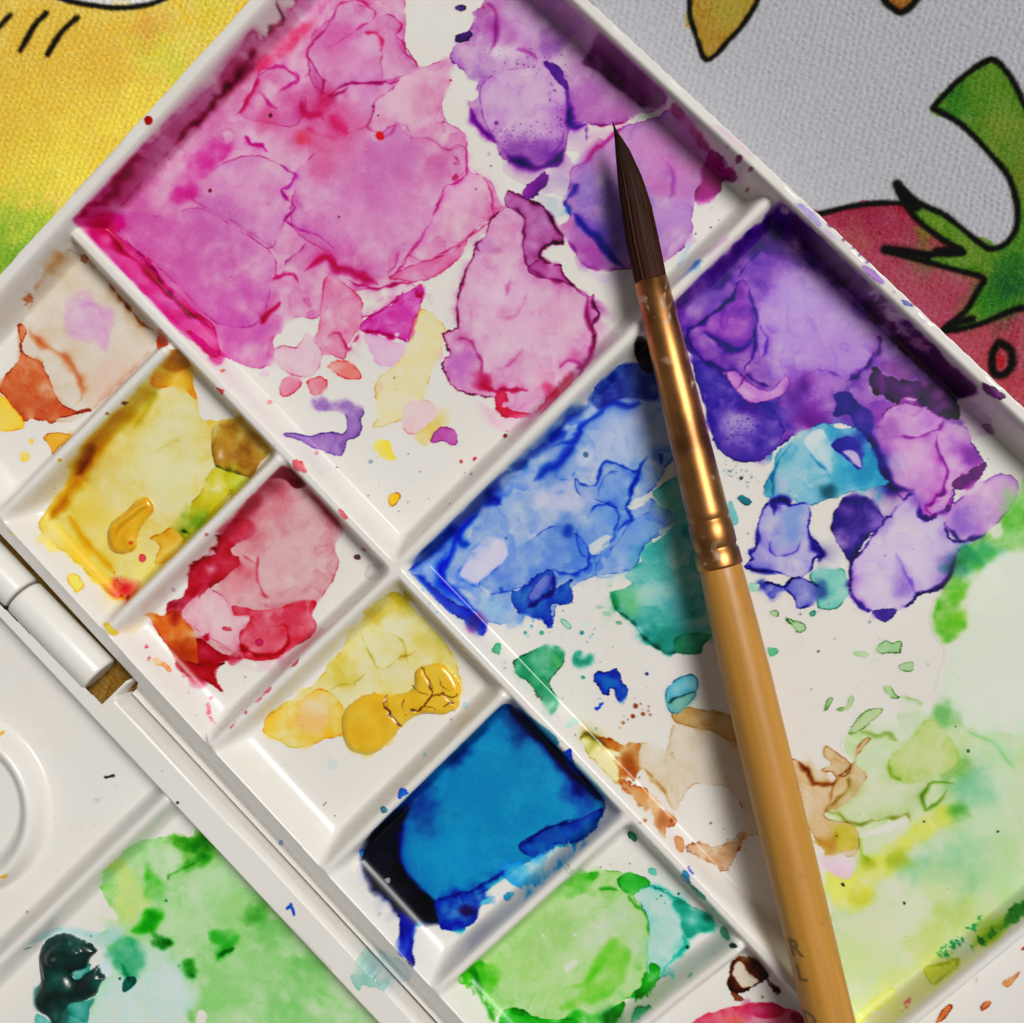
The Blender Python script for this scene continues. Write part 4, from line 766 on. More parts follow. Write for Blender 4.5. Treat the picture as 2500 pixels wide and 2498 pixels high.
for a in [(1500, 230, 70, (110, 180, 96), .8), (1540, 530, 90, (120, 176, 80), .8), (1570, 770, 60, (80, 160, 50), .85), (1650, 620, 120, (124, 192, 150), .8), (1600, 1000, 160, (156, 206, 160), .8), (1370, 1060, 110, (146, 200, 150), .75), (1800, 800, 160, (196, 222, 180), .7), (1800, 420, 130, (186, 220, 176), .7), (1750, 1050, 120, (186, 218, 160), .6), (1180, 1400, 180, (216, 220, 190), .8), (1550, 1330, 120, (180, 204, 110), .7), (1150, 640, 110, (214, 218, 190), .7), (1420, 1480, 110, (196, 210, 120), .7), (1050, 1550, 150, (204, 220, 160), .7), (1800, 620, 90, (200, 224, 190), .6), (1580, 1120, 110, (140, 196, 140), .6), (1500, 1180, 120, (206, 220, 160), .6), (1850, 950, 80, (180, 214, 150), .6), (1100, 450, 80, (196, 214, 176), .6), (1850, 1200, 120, (186, 222, 168), .7), (1250, 1700, 90, (206, 216, 130), .6), (980, 1600, 100, (200, 222, 150), .6)]:
    Pf(*a[:3], a[3], a[4], clip=True)
N(PW_, 'tan stain with brown rim by the handle')
Wa([(640, 470), (730, 510), (740, 570), (790, 600), (880, 590), (870, 540), (800, 530), (860, 490), (820, 450), (830, 390), (890, 430), (970, 500), (900, 560), (960, 540), (1020, 380), (1080, 350), (1000, 480), (1060, 560), (960, 700), (830, 760), (850, 800), (1000, 840), (1000, 1000), (870, 980), (780, 910), (700, 780), (660, 650)], (212, 186, 148), a=.9, edge=.35, ec=(160, 110, 50), soft=2, cloud=.2)
Pf(830, 700, 70, (214, 180, 140), .6, clip=True); Pf(1000, 620, 50, (190, 170, 110), .6, clip=True); Pf(840, 940, 60, (180, 130, 40), .7, clip=True)
Wa([(1180, 490), (1240, 410), (1330, 330), (1380, 260), (1450, 260), (1550, 410), (1560, 500), (1460, 560), (1300, 600), (1230, 580)], (196, 210, 140), a=.9, edge=.15, ec=(140, 170, 60), soft=5, name=PW_); Pf(1400, 480, 90, (206, 214, 160), .6, clip=True)
N(PW_, 'acid yellow streak with olive edge')
Wa([(830, 1110), (880, 1100), (960, 1110), (1020, 1080), (1060, 1040), (1180, 960), (1300, 870), (1420, 760), (1500, 740), (1520, 840), (1400, 880), (1300, 960), (1230, 1060), (1130, 1130), (1090, 1200), (1000, 1290), (850, 1260)], (222, 224, 100), a=.75, edge=.04, ec=(170, 180, 30), soft=9, rough=5, cloud=.2)
Pf(1230, 1010, 60, (164, 180, 50), .8); Pf(900, 1180, 70, (228, 232, 110), .7); Pf(1400, 820, 60, (226, 228, 130), .6); Pf(1060, 1050, 40, (150, 160, 30), .6); Pf(1010, 1230, 50, (200, 200, 60), .6); Pf(1480, 800, 50, (214, 222, 110), .6)
Wa([(890, 850), (960, 830), (1000, 870), (990, 960), (900, 970)], (198, 186, 70), a=.85, edge=.2, soft=4, name=PW_)
Lf([(1090, 862), (1180, 815), (1280, 800), (1265, 832), (1170, 872), (1020, 890)], .9, 2)
for p, c, w, a in [([(1540, 600), (1450, 590), (1400, 620), (1370, 670), (1380, 740), (1440, 720), (1500, 640)], (100, 140, 40), 5, .8), ([(830, 755), (900, 780), (1000, 830), (1120, 800), (1220, 790), (1290, 780), (1290, 830)], (150, 150, 70), 4, .7), ([(960, 330), (1000, 290), (1040, 215)], (130, 160, 80), 4, .7), ([(1000, 290), (1080, 330), (1170, 330), (1210, 365)], (140, 170, 80), 5, .6), ([(1180, 490), (1200, 560), (1260, 590)], (140, 170, 60), 5, .6),
                   ([(960, 560), (940, 640), (830, 760)], (170, 150, 80), 4, .7), ([(1010, 900), (1030, 990), (1080, 1030)], (170, 190, 60), 4, .5), ([(1600, 300), (1750, 380), (1880, 520)], (150, 200, 140), 5, .5), ([(680, 480), (730, 530), (750, 590), (830, 600), (880, 590)], (140, 76, 20), 5, .9), ([(820, 760), (870, 620), (940, 540), (1000, 480)], (176, 150, 90), 3, .7)]:
    Ln(p, c, w, a)
Wa([(800, 1000), (960, 1010), (990, 1060), (950, 1130), (830, 1070)], (226, 202, 218), a=.9, edge=.05, soft=4, name=PW_)
Wa([(960, 310), (1030, 220), (1080, 190), (1150, 185), (1130, 220), (1060, 280), (1000, 320)], (190, 208, 160), edge=.5, ec=(120, 150, 70), name=PW_); Wa([(1220, 210), (1330, 220), (1340, 280), (1290, 320), (1250, 260)], (196, 212, 172), a=.9, edge=.2, soft=3, name=PW_)
Wa([(1150, 60), (1190, 60), (1220, 110), (1250, 120), (1200, 130), (1160, 90)], (176, 206, 146), edge=.7, ec=(90, 150, 60), name=PS_); Ln([(1250, 120), (1330, 150), (1370, 160)], (150, 190, 110), 6, .7)
for p in ([(890, 190), (940, 170), (970, 110), (990, 130), (960, 190), (910, 200)], [(820, 190), (850, 130), (870, 130), (840, 190)]):
    Wa(p, (186, 206, 160), edge=.5, ec=(110, 150, 80), soft=2, name=PS_)
Wa([(1640, 1500), (1740, 1420), (1850, 1310), (1960, 1210), (1960, 1270), (1800, 1420)], (60, 160, 76), a=.9, edge=.3, ec=(20, 110, 40), soft=3, rough=4, name=PW_); Ln([(1640, 1510), (1760, 1440), (1850, 1360), (1960, 1260)], (150, 180, 20), 8, .7)
N(PP); CV.speck([(1440, 1540), (1560, 1440), (1600, 1470), (1490, 1580)], 60, (30, 136, 70), (1.2, 3.6), .9, 51); CV.speck([(1600, 1400), (1680, 1370), (1650, 1420)], 26, (40, 146, 80), (1.2, 3.6), .9, 52); CV.speck([(1670, 1340), (1710, 1330), (1690, 1370)], 8, (40, 146, 80), (1.2, 3), .9, 53)
Wa([(1380, 1620), (1470, 1600), (1560, 1560), (1560, 1600), (1500, 1660), (1415, 1712)], (208, 216, 80), edge=.5, ec=(150, 160, 20), soft=2, name=PW_); Wa([(990, 1910), (1190, 1740), (1210, 1790), (1150, 1830), (1020, 1940)], (228, 234, 140), a=.9, edge=.4, ec=(190, 200, 40), soft=2.5, name=PW_); Wa([(1530, 1660), (1700, 1510), (1790, 1470), (1720, 1560), (1600, 1660)], (238, 236, 150), a=.85, edge=.1, soft=5, name=PW_)
Wa([(1010, 1960), (1150, 1850), (1340, 1700), (1420, 1715), (1560, 1630), (1700, 1540), (1500, 1720), (1250, 1930), (1200, 1960)], (238, 236, 160), a=.85, edge=0, soft=7, name=PW_)
Pf(1150, 1780, 150, (226, 230, 140), .7, ry=60, ang=40); Pf(1420, 1600, 90, (214, 222, 110), .6)
Wa([(1232, 1855), (1285, 1785), (1306, 1798), (1262, 1850)], (228, 124, 150), edge=.3, name=PS_)
N(PP)
for x, y, r, c in [(925, 1160, 3.4, (30, 30, 20)), (930, 1166, 2.6, (30, 30, 20)), (1265, 1262, 2.6, (30, 30, 20)), (1267, 1268, 2.2, (30, 30, 20)), (1785, 868, 2.6, (30, 40, 30)), (1375, 812, 2.4, (40, 40, 20)), (893, 893, 2, (50, 40, 20)), (1620, 422, 4, (20, 90, 50)), (1550, 287, 2, (60, 110, 50)), (752, 78, 1.5, (90, 70, 60)), (2040, 300, 2, (60, 60, 50))]:
    CV.dot(x, y, r, c)
# ---- brown and small marks left of the handle
N(PW_, 'pale tan wash left of the handle')
Wa([(0, 240), (50, 180), (130, 190), (290, 230), (360, 380), (460, 640), (500, 850), (380, 900), (330, 960), (290, 1080), (220, 1050), (130, 1010), (60, 960), (100, 930), (230, 950), (370, 860), (370, 740), (310, 640), (260, 610), (200, 620), (120, 600), (60, 640), (30, 700), (0, 690), (-60, 500)], (216, 202, 182), a=.95, edge=.3, ec=(190, 150, 100), cloud=.15, rough=2)
Wa([(-20, 210), (50, 180), (130, 190), (290, 220), (330, 300), (340, 390), (200, 310), (100, 290), (0, 260)], (196, 158, 104), a=.85, edge=.3, ec=(150, 100, 40), soft=4, name=PW_)
Wa([(60, 960), (140, 930), (230, 950), (340, 910), (380, 880), (350, 960), (290, 1080), (230, 1060), (130, 1010)], (208, 172, 138), a=.92, edge=.4, ec=(160, 106, 60), rough=3, cloud=.3, name=PW_); Wa([(0, 900), (40, 905), (35, 980), (0, 955)], (212, 160, 112), edge=.4, name=PS_)
tO(); N(PW_, 'pale yellow sliver by the divider')
Wa([(1020, 800), (1060, 760), (1090, 740), (1200, 790), (1300, 870), (1380, 940), (1340, 960), (1400, 1080), (1410, 1140), (1380, 1200), (1260, 1110), (1130, 960)], (234, 228, 176), edge=.5, ec=(200, 170, 60)); Pf(1150, 800, 70, (170, 170, 80), .8, clip=True); Ln([(1030, 800), (1090, 745), (1200, 795), (1330, 890)], (120, 110, 20), 5, .8)
N(PW_, 'rust brown stain')
Wa([(1210, 790), (1250, 770), (1340, 800), (1440, 850), (1520, 810), (1590, 830), (1600, 890), (1560, 1000), (1580, 1060), (1540, 1180), (1480, 1130), (1420, 1080), (1350, 960), (1400, 930)], (194, 126, 62), a=.95, edge=.3, ec=(150, 90, 20), rough=3, soft=2.5, cloud=.4); Pf(1490, 1010, 80, (150, 76, 22), .85, clip=True); Pf(1530, 1120, 50, (150, 76, 22), .7, clip=True); Pf(1350, 830, 50, (200, 140, 60), .6, clip=True)
Wa([(1600, 830), (1760, 880), (1800, 870), (1930, 1000), (1960, 1400), (1900, 1450), (1800, 1250), (1640, 1080), (1580, 1050)], (214, 200, 176), a=.8, edge=.25, ec=(196, 160, 100), soft=3, name=PW_)
tM(); Wa([(410, 220), (450, 200), (560, 260), (700, 310), (740, 380), (800, 440), (860, 490), (950, 540), (960, 630), (890, 640), (870, 750), (900, 830), (760, 650), (750, 530), (590, 430)], (210, 158, 106), a=.92, edge=.4, ec=(180, 110, 40), rough=3, cloud=.35, name=PW_); Pf(850, 580, 70, (172, 98, 48), .8, clip=True); Pf(930, 590, 24, (130, 50, 10), .7); Ln([(680, 110), (740, 190), (800, 290), (880, 350)], (176, 130, 60), 5, .6)
Wa([(950, 760), (1000, 750), (1040, 800), (1025, 900), (980, 850)], (216, 170, 124), edge=.3, name=PS_)
tO(); N(PP)
for x, y, r, c in [(1550, 478, 6.2, (140, 66, 34)), (1525, 573, 5.6, (136, 60, 28)), (1622, 552, 5, (146, 76, 40)), (1435, 635, 4, (170, 116, 70)), (1598, 458, 3, (150, 110, 80)), (1675, 483, 2.8, (160, 120, 90)), (1690, 560, 3.4, (160, 110, 80)), (1672, 523, 2.6, (160, 110, 80)), (1480, 607, 2.2, (150, 120, 90)), (1405, 683, 2, (160, 120, 90)), (1613, 510, 1.5, (150, 120, 90)), (1180, 690, 3.6, (110, 176, 172)), (1653, 175, 4, (50, 44, 126)), (320, 120, 2.6, (160, 160, 155)), (865, 403, 3, (190, 185, 178)), (1440, 575, 1.5, (140, 140, 140)), (1545, 405, 1.5, (140, 140, 140)), (1217, 65, 1.5, (120, 120, 120))]:
    CV.dot(x, y, r, c)
N(PS_, 'small cobalt blue splash')
Wa([(1155, 190), (1190, 155), (1260, 160), (1360, 125), (1400, 170), (1430, 260), (1475, 300), (1480, 370), (1410, 430), (1360, 390), (1355, 320), (1310, 315), (1290, 380), (1240, 360), (1200, 280), (1160, 240)], (26, 80, 184), edge=.6, ec=(10, 16, 120)); Pf(1310, 270, 70, (20, 108, 186), .7, clip=True); Pf(1340, 180, 40, (20, 30, 150), .7, clip=True)
Wa([(1165, 500), (1200, 490), (1210, 450), (1250, 440), (1230, 480), (1190, 520)], (60, 130, 206), edge=.4, name=PS_); Wa([(1180, 415), (1215, 390), (1230, 405), (1190, 425)], (140, 176, 216), edge=.3, name=PS_); Sp(1055, 207, 26, (44, 152, 124), ry=20, name=PS_)
N(PW_, 'sea green drip with dark rim')
Wa([(405, 60), (450, 20), (540, -20), (640, -80), (760, -90), (860, -20), (880, 60), (830, 130), (770, 210), (740, 250), (760, 310), (800, 390), (810, 460), (770, 520), (730, 500), (650, 410), (590, 330), (540, 250), (470, 210), (410, 170)], (84, 170, 128), edge=.7, ec=(16, 110, 80), cloud=.2); Pf(540, 100, 110, (34, 140, 100), .75, clip=True); Pf(690, 60, 110, (110, 184, 140), .7, clip=True); Pf(760, 470, 40, (160, 220, 184), .85, clip=True); Pf(660, 330, 60, (30, 134, 96), .7, clip=True); Pf(830, 60, 50, (110, 186, 110), .7, clip=True); Pf(440, 120, 40, (130, 200, 160), .6, clip=True)
Wa([(960, 70), (970, 0), (1000, -40), (1030, -30), (1040, 20), (1080, 30), (1130, 10), (1130, 50), (1080, 90), (1010, 95)], (34, 142, 112), edge=.5, ec=(10, 90, 70), name=PS_)
tE(); Wa([(915, 1775), (940, 1750), (970, 1780), (950, 1805), (960, 1818), (920, 1800)], (80, 180, 136), edge=.5, name=PS_)
tI(); N(PS_, 'turquoise drop with dark outline')
Wa([(-60, 130), (-40, 60), (30, 10), (100, 0), (125, 40), (110, 110), (50, 180), (0, 215), (-45, 190)], (106, 186, 208), edge=.7, ec=(30, 96, 116)); Wa([(-45, 150), (30, 112), (112, 100), (60, 180), (0, 212)], (120, 172, 156), a=.9, edge=.2, name=PS_); Ln([(-50, 150), (30, 112), (115, 98)], (40, 100, 110), 2, .8)
tO(); Wa([(900, 680), (940, 590), (980, 590), (1010, 640), (960, 670)], (196, 222, 210), edge=.3, name=PS_)
tM(); Wa([(1065, 1020), (1090, 1020), (1138, 1092), (1110, 1090)], (104, 120, 196), edge=.4, name=PS_); Wa([(1020, 1062), (1060, 1060), (1102, 1110), (1092, 1180), (1040, 1160), (1005, 1110)], (36, 118, 168), edge=.4, name=PS_); Wa([(1090, 1190), (1140, 1220), (1240, 1300), (1220, 1335), (1160, 1290)], (50, 156, 136), edge=.4, name=PS_); Wa([(1290, 1400), (1350, 1430), (1440, 1540), (1400, 1530)], (184, 208, 194), a=.8, edge=.1, soft=3, name=PS_)
Sp(665, 580, 34, (176, 110, 76), ry=13, ang=-45, name=PS_); Sp(635, 612, 20, (222, 190, 160), ry=14, name=PS_)
# ---- small well 1: rusty orange
zone(10)
tQ(); N(PW_, 'dull beige film in the well')
Wa([(50, 590), (90, 500), (140, 470), (160, 490), (290, 600), (302, 640), (240, 710), (150, 790), (90, 790), (40, 770), (5, 730), (30, 680), (35, 620)], (216, 202, 184), edge=.15, ec=(200, 130, 80), soft=2.5)
tD(); N(PW_, 'rusty orange stain')
Wa([(100, -10), (150, 10), (120, 130), (230, 200), (300, 350), (350, 430), (440, 460), (520, 450), (340, 500), (300, 525), (250, 520), (180, 505), (140, 520), (100, 490), (40, 400), (0, 340), (30, 280), (60, 230), (110, 150)], (212, 124, 82), a=.95, edge=.6, ec=(150, 40, 10), soft=1.6, cloud=.3, rough=2.2)
Pf(120, 390, 110, (196, 90, 46), .7, clip=True); Pf(250, 470, 80, (190, 84, 50), .7, clip=True); Pf(280, 330, 50, (222, 190, 170), .6, clip=True); Pf(90, 470, 60, (170, 60, 24), .6, clip=True)
Ln([(160, 0), (200, 70), (300, 120), (390, 200), (440, 290), (450, 360), (430, 420)], (206, 120, 76), 9, .7); Pf(600, 260, 160, (220, 186, 170), .6, ry=90, ang=45); Ln([(520, 450), (640, 330), (760, 220), (860, 110)], (214, 160, 140), 12, .4)
Wa([(870, 10), (920, 40), (900, 112), (868, 122)], (220, 104, 44), edge=.4, name=PS_)
Wa([(-60, 370), (20, 380), (80, 450), (135, 520), (110, 565), (-60, 560)], (240, 204, 90), edge=.3, ec=(220, 150, 30), name=PW_); Wa([(245, 610), (290, 580), (380, 590), (385, 620), (330, 660), (295, 705), (270, 650)], (228, 178, 76), edge=.5, ec=(190, 120, 10), name=PS_); Sp(175, 630, 14, (240, 210, 110), name=PS_); Sp(140, 715, 30, (240, 208, 100), name=PS_)
tA(); N(PW_, 'faint lilac smudge'); Wa([(380, 1670), (470, 1640), (560, 1700), (620, 1720), (620, 1830), (580, 1930), (520, 1900), (400, 1870), (370, 1800)], (216, 168, 204), a=.85, edge=0, soft=8, rough=6); Ln([(600, 1560), (700, 1690), (850, 1830)], (150, 76, 30), 4, .8); Sp(470, 1440, 22, (180, 110, 70), ry=25, name=PS_); Ln([(330, 1390), (290, 1460), (260, 1520)], (206, 156, 96), 6, .6); Wa([(140, 1640), (180, 1635), (170, 1690), (145, 1705)], (200, 140, 90), edge=.3, name=PS_); Ln([(370, 1330), (440, 1370), (520, 1470), (600, 1560)], (150, 100, 60), 5, .5)
# ---- small well 2: yellow
zone(11)
tD(); N(PW_, 'pale yellow wash in the well')
Wa([(220, 1090), (270, 1000), (400, 800), (520, 620), (700, 420), (820, 260), (900, 130), (1010, 140), (1080, 300), (1090, 400), (1110, 500), (1150, 520), (1290, 510), (1340, 490), (1490, 650), (1440, 740), (1380, 860), (1290, 960), (1150, 1100), (1000, 1250), (850, 1400), (740, 1510), (650, 1490), (560, 1430), (400, 1280), (260, 1180)], (222, 204, 122), edge=.2, ec=(205, 150, 20), soft=2.5, cloud=.15)
for a in [(900, 750, 230, (226, 222, 178), .8), (1000, 500, 160, (224, 220, 180), .8), (980, 900, 140, (222, 218, 170), .6), (600, 1150, 130, (234, 212, 116), .7), (650, 700, 130, (222, 204, 120), .6), (500, 1000, 90, (226, 196, 90), .7), (800, 1330, 110, (236, 222, 130), .7), (1000, 640, 90, (220, 206, 140), .4), (700, 500, 80, (206, 186, 80), .6)]:
    Pf(*a[:3], a[3], a[4], clip=True)
Lf([(1010, 230), (1120, 330), (1300, 480), (1190, 515), (1115, 440), (1075, 330)], .95, 3)
for p, c, w, a in [([(860, 330), (700, 440), (560, 600), (480, 740), (400, 870), (330, 980), (280, 1060)], (200, 150, 40), 18, 1.0), ([(500, 640), (470, 760), (420, 830)], (150, 92, 16), 9, .9), ([(860, 350), (820, 440), (740, 560)], (176, 160, 40), 8, .5), ([(280, 1060), (330, 1000), (380, 930)], (196, 140, 20), 12, .6), ([(300, 1090), (420, 1230), (540, 1360), (660, 1480)], (240, 204, 70), 14, .7), ([(370, 1040), (450, 1150), (560, 1280), (640, 1370)], (220, 172, 52), 9, .7), ([(560, 1420), (640, 1490), (700, 1505)], (220, 150, 20), 5, .7), ([(860, 700), (940, 640), (1010, 630)], (206, 190, 110), 5, .4)]:
    Ln(p, c, w, a)
Wa([(850, 260), (900, 140), (1010, 150), (1070, 330), (1090, 400), (1000, 320), (860, 330)], (228, 174, 60), a=.9, edge=.3, ec=(210, 130, 10), soft=4, cloud=.3, name=PW_); Wa([(880, 140), (990, 130), (1050, 215), (1000, 225), (930, 220)], (150, 78, 24), a=.92, edge=.2, soft=4, name=PW_)
N('paint_dab', 'half dry olive brown paint in the corner'); Wa([(1180, 560), (1290, 520), (1340, 495), (1490, 660), (1440, 760), (1390, 830), (1250, 790), (1190, 740)], (176, 132, 40), edge=.04, ec=(100, 76, 6), cloud=.3, vein=0, inner=1); CV.relief([(1180, 560), (1290, 520), (1340, 495), (1490, 660), (1440, 760), (1390, 830), (1250, 790), (1190, 740)], .35, 12, 1, .35); Pf(1400, 620, 50, (150, 110, 30), .6); Pf(1270, 650, 50, (190, 144, 50), .6); Ln([(1190, 760), (1280, 800), (1370, 825)], (60, 76, 10), 4, .9)
Wa([(1150, 520), (1200, 530), (1190, 620), (1165, 590)], (224, 190, 90), a=.8, edge=.1, soft=3, name=PS_)
N(PW_, 'yellow green stain along the divider'); Wa([(1170, 790), (1260, 780), (1370, 830), (1370, 880), (1280, 950), (1280, 900), (1180, 1060), (1040, 1160), (990, 1250), (960, 1170), (1040, 1110), (1060, 1000), (1110, 920)], (208, 196, 70), edge=.25, ec=(150, 150, 10), soft=2, rough=3, cloud=.35); Pf(1090, 1060, 60, (110, 146, 26), .85); Pf(1310, 840, 50, (190, 206, 110), .7); Pf(990, 1160, 50, (120, 140, 24), .85); Pf(1180, 960, 60, (200, 184, 40), .6); Ln([(1000, 1130), (1060, 1145)], (40, 90, 20), 3, .8); Ln([(950, 1180), (980, 1250)], (90, 110, 10), 5, .7)
Wa([(830, 1170), (900, 1140), (960, 1110), (990, 1240), (880, 1310), (860, 1280), (890, 1210)], (220, 176, 66), edge=.3, ec=(190, 120, 10), soft=2, cloud=.3, name=PW_)
N(PW_, 'red bleed in the corner of the yellow'); Wa([(640, 1400), (700, 1395), (770, 1430), (745, 1480), (712, 1512), (660, 1490)], (226, 92, 70), a=.85, edge=.1, soft=7, rough=4); Pf(700, 1450, 30, (206, 30, 40), .8); CV.dot(712, 1495, 6, (110, 50, 20)); CV.speck([(620, 1350), (690, 1380), (680, 1490), (650, 1470)], 12, (150, 40, 20), (1.2, 2.8), .9, 61)
Sp(790, 1278, 20, (220, 90, 108), ry=23, name=PS_)
N('paint_dab', 'thick curved ochre dab of squeezed paint'); dab = [(600, 1150), (620, 1080), (690, 1030), (760, 960), (820, 945), (850, 980), (845, 1030), (800, 1080), (770, 1140), (755, 1220), (700, 1252), (640, 1245), (605, 1210)]
Wa(dab, (220, 166, 34), edge=.04, ec=(150, 100, 10), rough=1.2, cloud=.12, vein=0, inner=1); CV.relief(dab, .8, 20, .5, .1); CV.relief([(615, 1130), (640, 1080), (710, 1035), (780, 975), (830, 985), (760, 1050), (690, 1110), (660, 1180), (640, 1220)], 1.9, 13, .4, .06)
Ln([(640, 1100), (720, 1040), (810, 980)], (232, 176, 40), 9, .9, mul=False, wob=0); Sp(738, 1190, 13, (200, 70, 30), name=PS_)  # the yellow line is a highlight painted along the dab's ridge
Wa([(370, 1390), (400, 1360), (450, 1390), (465, 1430), (420, 1475), (400, 1440)], (234, 222, 120), edge=.6, ec=(220, 190, 50), name=PS_); Wa([(580, 1640), (610, 1640), (650, 1680), (640, 1705), (600, 1690)], (228, 200, 80), edge=.4, name=PS_); Wa([(210, 1150), (260, 1170), (320, 1230), (290, 1240), (240, 1200)], (240, 222, 140), a=.8, edge=.1, soft=4, name=PS_); Wa([(50, 1130), (90, 1140), (80, 1160)], (240, 215, 110), edge=.2, name=PS_)
Wa([(650, 1680), (740, 1640), (800, 1600), (780, 1660), (720, 1700)], (226, 204, 168), a=.7, edge=.1, soft=5, name=PS_)
# ---- small well 3: red
zone(12)
N(PW_, 'pale red wash in the well')
Wa([(1040, 1380), (1060, 1320), (1150, 1250), (1230, 1150), (1330, 1020), (1400, 920), (1500, 800), (1570, 770), (1660, 860), (1780, 980), (1900, 1110), (1850, 1200), (1880, 1300), (1830, 1430), (1760, 1510), (1700, 1530), (1650, 1560), (1720, 1600), (1755, 1640), (1740, 1700), (1650, 1760), (1540, 1820), (1400, 1830), (1200, 1850), (1090, 1930), (1000, 1880), (900, 1720), (840, 1640), (920, 1600), (930, 1520), (1010, 1500), (1050, 1420)], (212, 158, 162), edge=.4, ec=(200, 60, 84), cloud=.18)
for a in [(1600, 1250, 190, (218, 178, 182), .7), (1500, 1000, 130, (208, 132, 142), .7), (1400, 1150, 90, (206, 120, 130), .7), (1350, 1400, 90, (216, 130, 140), .6), (1520, 880, 60, (176, 76, 92), .7), (1300, 1480, 70, (222, 150, 158), .6)]:
    Pf(*a[:3], a[3], a[4], clip=True)
Ln([(1220, 1150), (1330, 1020), (1500, 810)], (176, 50, 70), 11, .7); Ln([(1680, 870), (1800, 1000), (1900, 1110)], (150, 50, 66), 9, .7)
Wa([(1470, 835), (1530, 770), (1600, 775), (1690, 860), (1640, 885), (1560, 835)], (126, 20, 42), a=.92, edge=.2, soft=4, name=PW_)
N(PW_, 'deep crimson stroke down the side of the well'); Wa([(1210, 1170), (1290, 1080), (1370, 1070), (1370, 1150), (1280, 1230), (1330, 1290), (1260, 1380), (1170, 1430), (1080, 1530), (1000, 1600), (930, 1560), (1020, 1480), (1040, 1350), (1100, 1290), (1180, 1260)], (182, 30, 56), a=.92, edge=.35, ec=(130, 0, 20), soft=2.5, rough=3, cloud=.3); Pf(1310, 1110, 50, (200, 70, 90), .6, clip=True); Pf(960, 1530, 40, (130, 10, 30), .7, clip=True); Pf(1300, 1330, 60, (206, 80, 96), .6, clip=True)
N(PW_, 'red puddle with a ring shaped rim'); Wa([(1290, 1540), (1400, 1560), (1500, 1560), (1740, 1510), (1720, 1600), (1755, 1640), (1740, 1700), (1650, 1760), (1540, 1830), (1380, 1840), (1340, 1780), (1330, 1690), (1400, 1610), (1310, 1600)], (212, 78, 98), a=.92, edge=.35, ec=(190, 20, 50), soft=1.6, cloud=.25); Pf(1470, 1700, 90, (214, 96, 112), .6, clip=True); Pf(1620, 1600, 70, (206, 60, 84), .6, clip=True); Ln([(1400, 1600), (1340, 1680), (1340, 1760), (1390, 1800), (1500, 1820), (1580, 1770), (1600, 1680), (1560, 1640)], (180, 16, 50), 4.5, .9, wob=1.5); Sp(1437, 1745, 22, (196, 50, 110), name=PS_)
Wa([(1090, 1720), (1150, 1750), (1220, 1800), (1330, 1830), (1400, 1830), (1250, 1850), (1180, 1900), (1180, 1950), (1100, 1950), (1000, 1890), (1000, 1800), (1050, 1780)], (168, 14, 38), a=.95, edge=.3, soft=2, name=PW_)
N(PW_, 'orange brown paint at the ramp of the red well'); Wa([(800, 1590), (900, 1600), (960, 1570), (1010, 1620), (1080, 1690), (1100, 1800), (1090, 1880), (1020, 1850), (960, 1790), (900, 1720), (860, 1660)], (212, 110, 42), a=.92, edge=.35, ec=(150, 50, 10), soft=2, cloud=.3); Pf(1030, 1800, 70, (168, 60, 14), .85, clip=True); Pf(1010, 1650, 50, (226, 130, 60), .6, clip=True); Pf(960, 1600, 40, (150, 30, 20), .7, clip=True)
Wa([(1000, 1590), (1080, 1490), (1150, 1450), (1250, 1500), (1290, 1590), (1390, 1600), (1330, 1720), (1310, 1790), (1200, 1740), (1100, 1680)], (226, 182, 190), a=.92, edge=.25, ec=(200, 60, 80), soft=3, name=PW_); Sp(1262, 1670, 12, (206, 70, 96), ry=30, ang=80, name=PS_); Ln([(1145, 1740), (1140, 1700)], (190, 20, 50), 6, .8)
Ln([(1430, 1250), (1430, 1400), (1470, 1500), (1490, 1550)], (206, 96, 116), 3, .7); Ln([(1300, 1230), (1390, 1290), (1430, 1300)], (206, 110, 120), 3, .5)
tK(); N(PW_, 'red drip running down the ramp'); Wa([(510, 70), (620, 60), (740, 100), (850, 100), (960, 70), (870, 130), (855, 170), (880, 230), (942, 325), (910, 337), (800, 240), (700, 205), (620, 190), (560, 140)], (174, 14, 36), edge=.3, ec=(120, 0, 10), soft=1.4)
for p in ([(1240, 455), (1380, 305), (1400, 320), (1260, 455)], [(1125, 575), (1170, 515), (1165, 545)], [(995, 705), (1080, 605), (1020, 690)], [(1580, 115), (1665, 30), (1640, 80)], [(1460, 230), (1505, 185), (1490, 210)]):
    Wa(p, (214, 130, 146), edge=.2, name=PS_)
Wa([(785, 460), (820, 450), (830, 560), (850, 610), (905, 648), (850, 635), (800, 560)], (228, 160, 172), edge=.4, name=PS_); Sp(835, 400, 16, (228, 180, 186), ry=20, name=PS_); Sp(628, 350, 14, (222, 196, 196), ry=18, name=PS_); Sp(690, 562, 14, (222, 200, 200), name=PS_)
N(PP); CV.dot(1155, 203, 2.4, (150, 130, 120)); CV.dot(516, 1387, 3, (20, 20, 24)); CV.dot(368, 1094, 1.5, (120, 110, 100)); CV.dot(1912, 1390, 2, (40, 40, 40)); CV.dot(1896, 1410, 1.6, (40, 40, 40)); Ln([(790, 690), (800, 790), (860, 890)], (120, 110, 100), .7, .7, wob=1)
Sp(1490, 1765, 24, (84, 140, 204), ry=28, name=PS_)
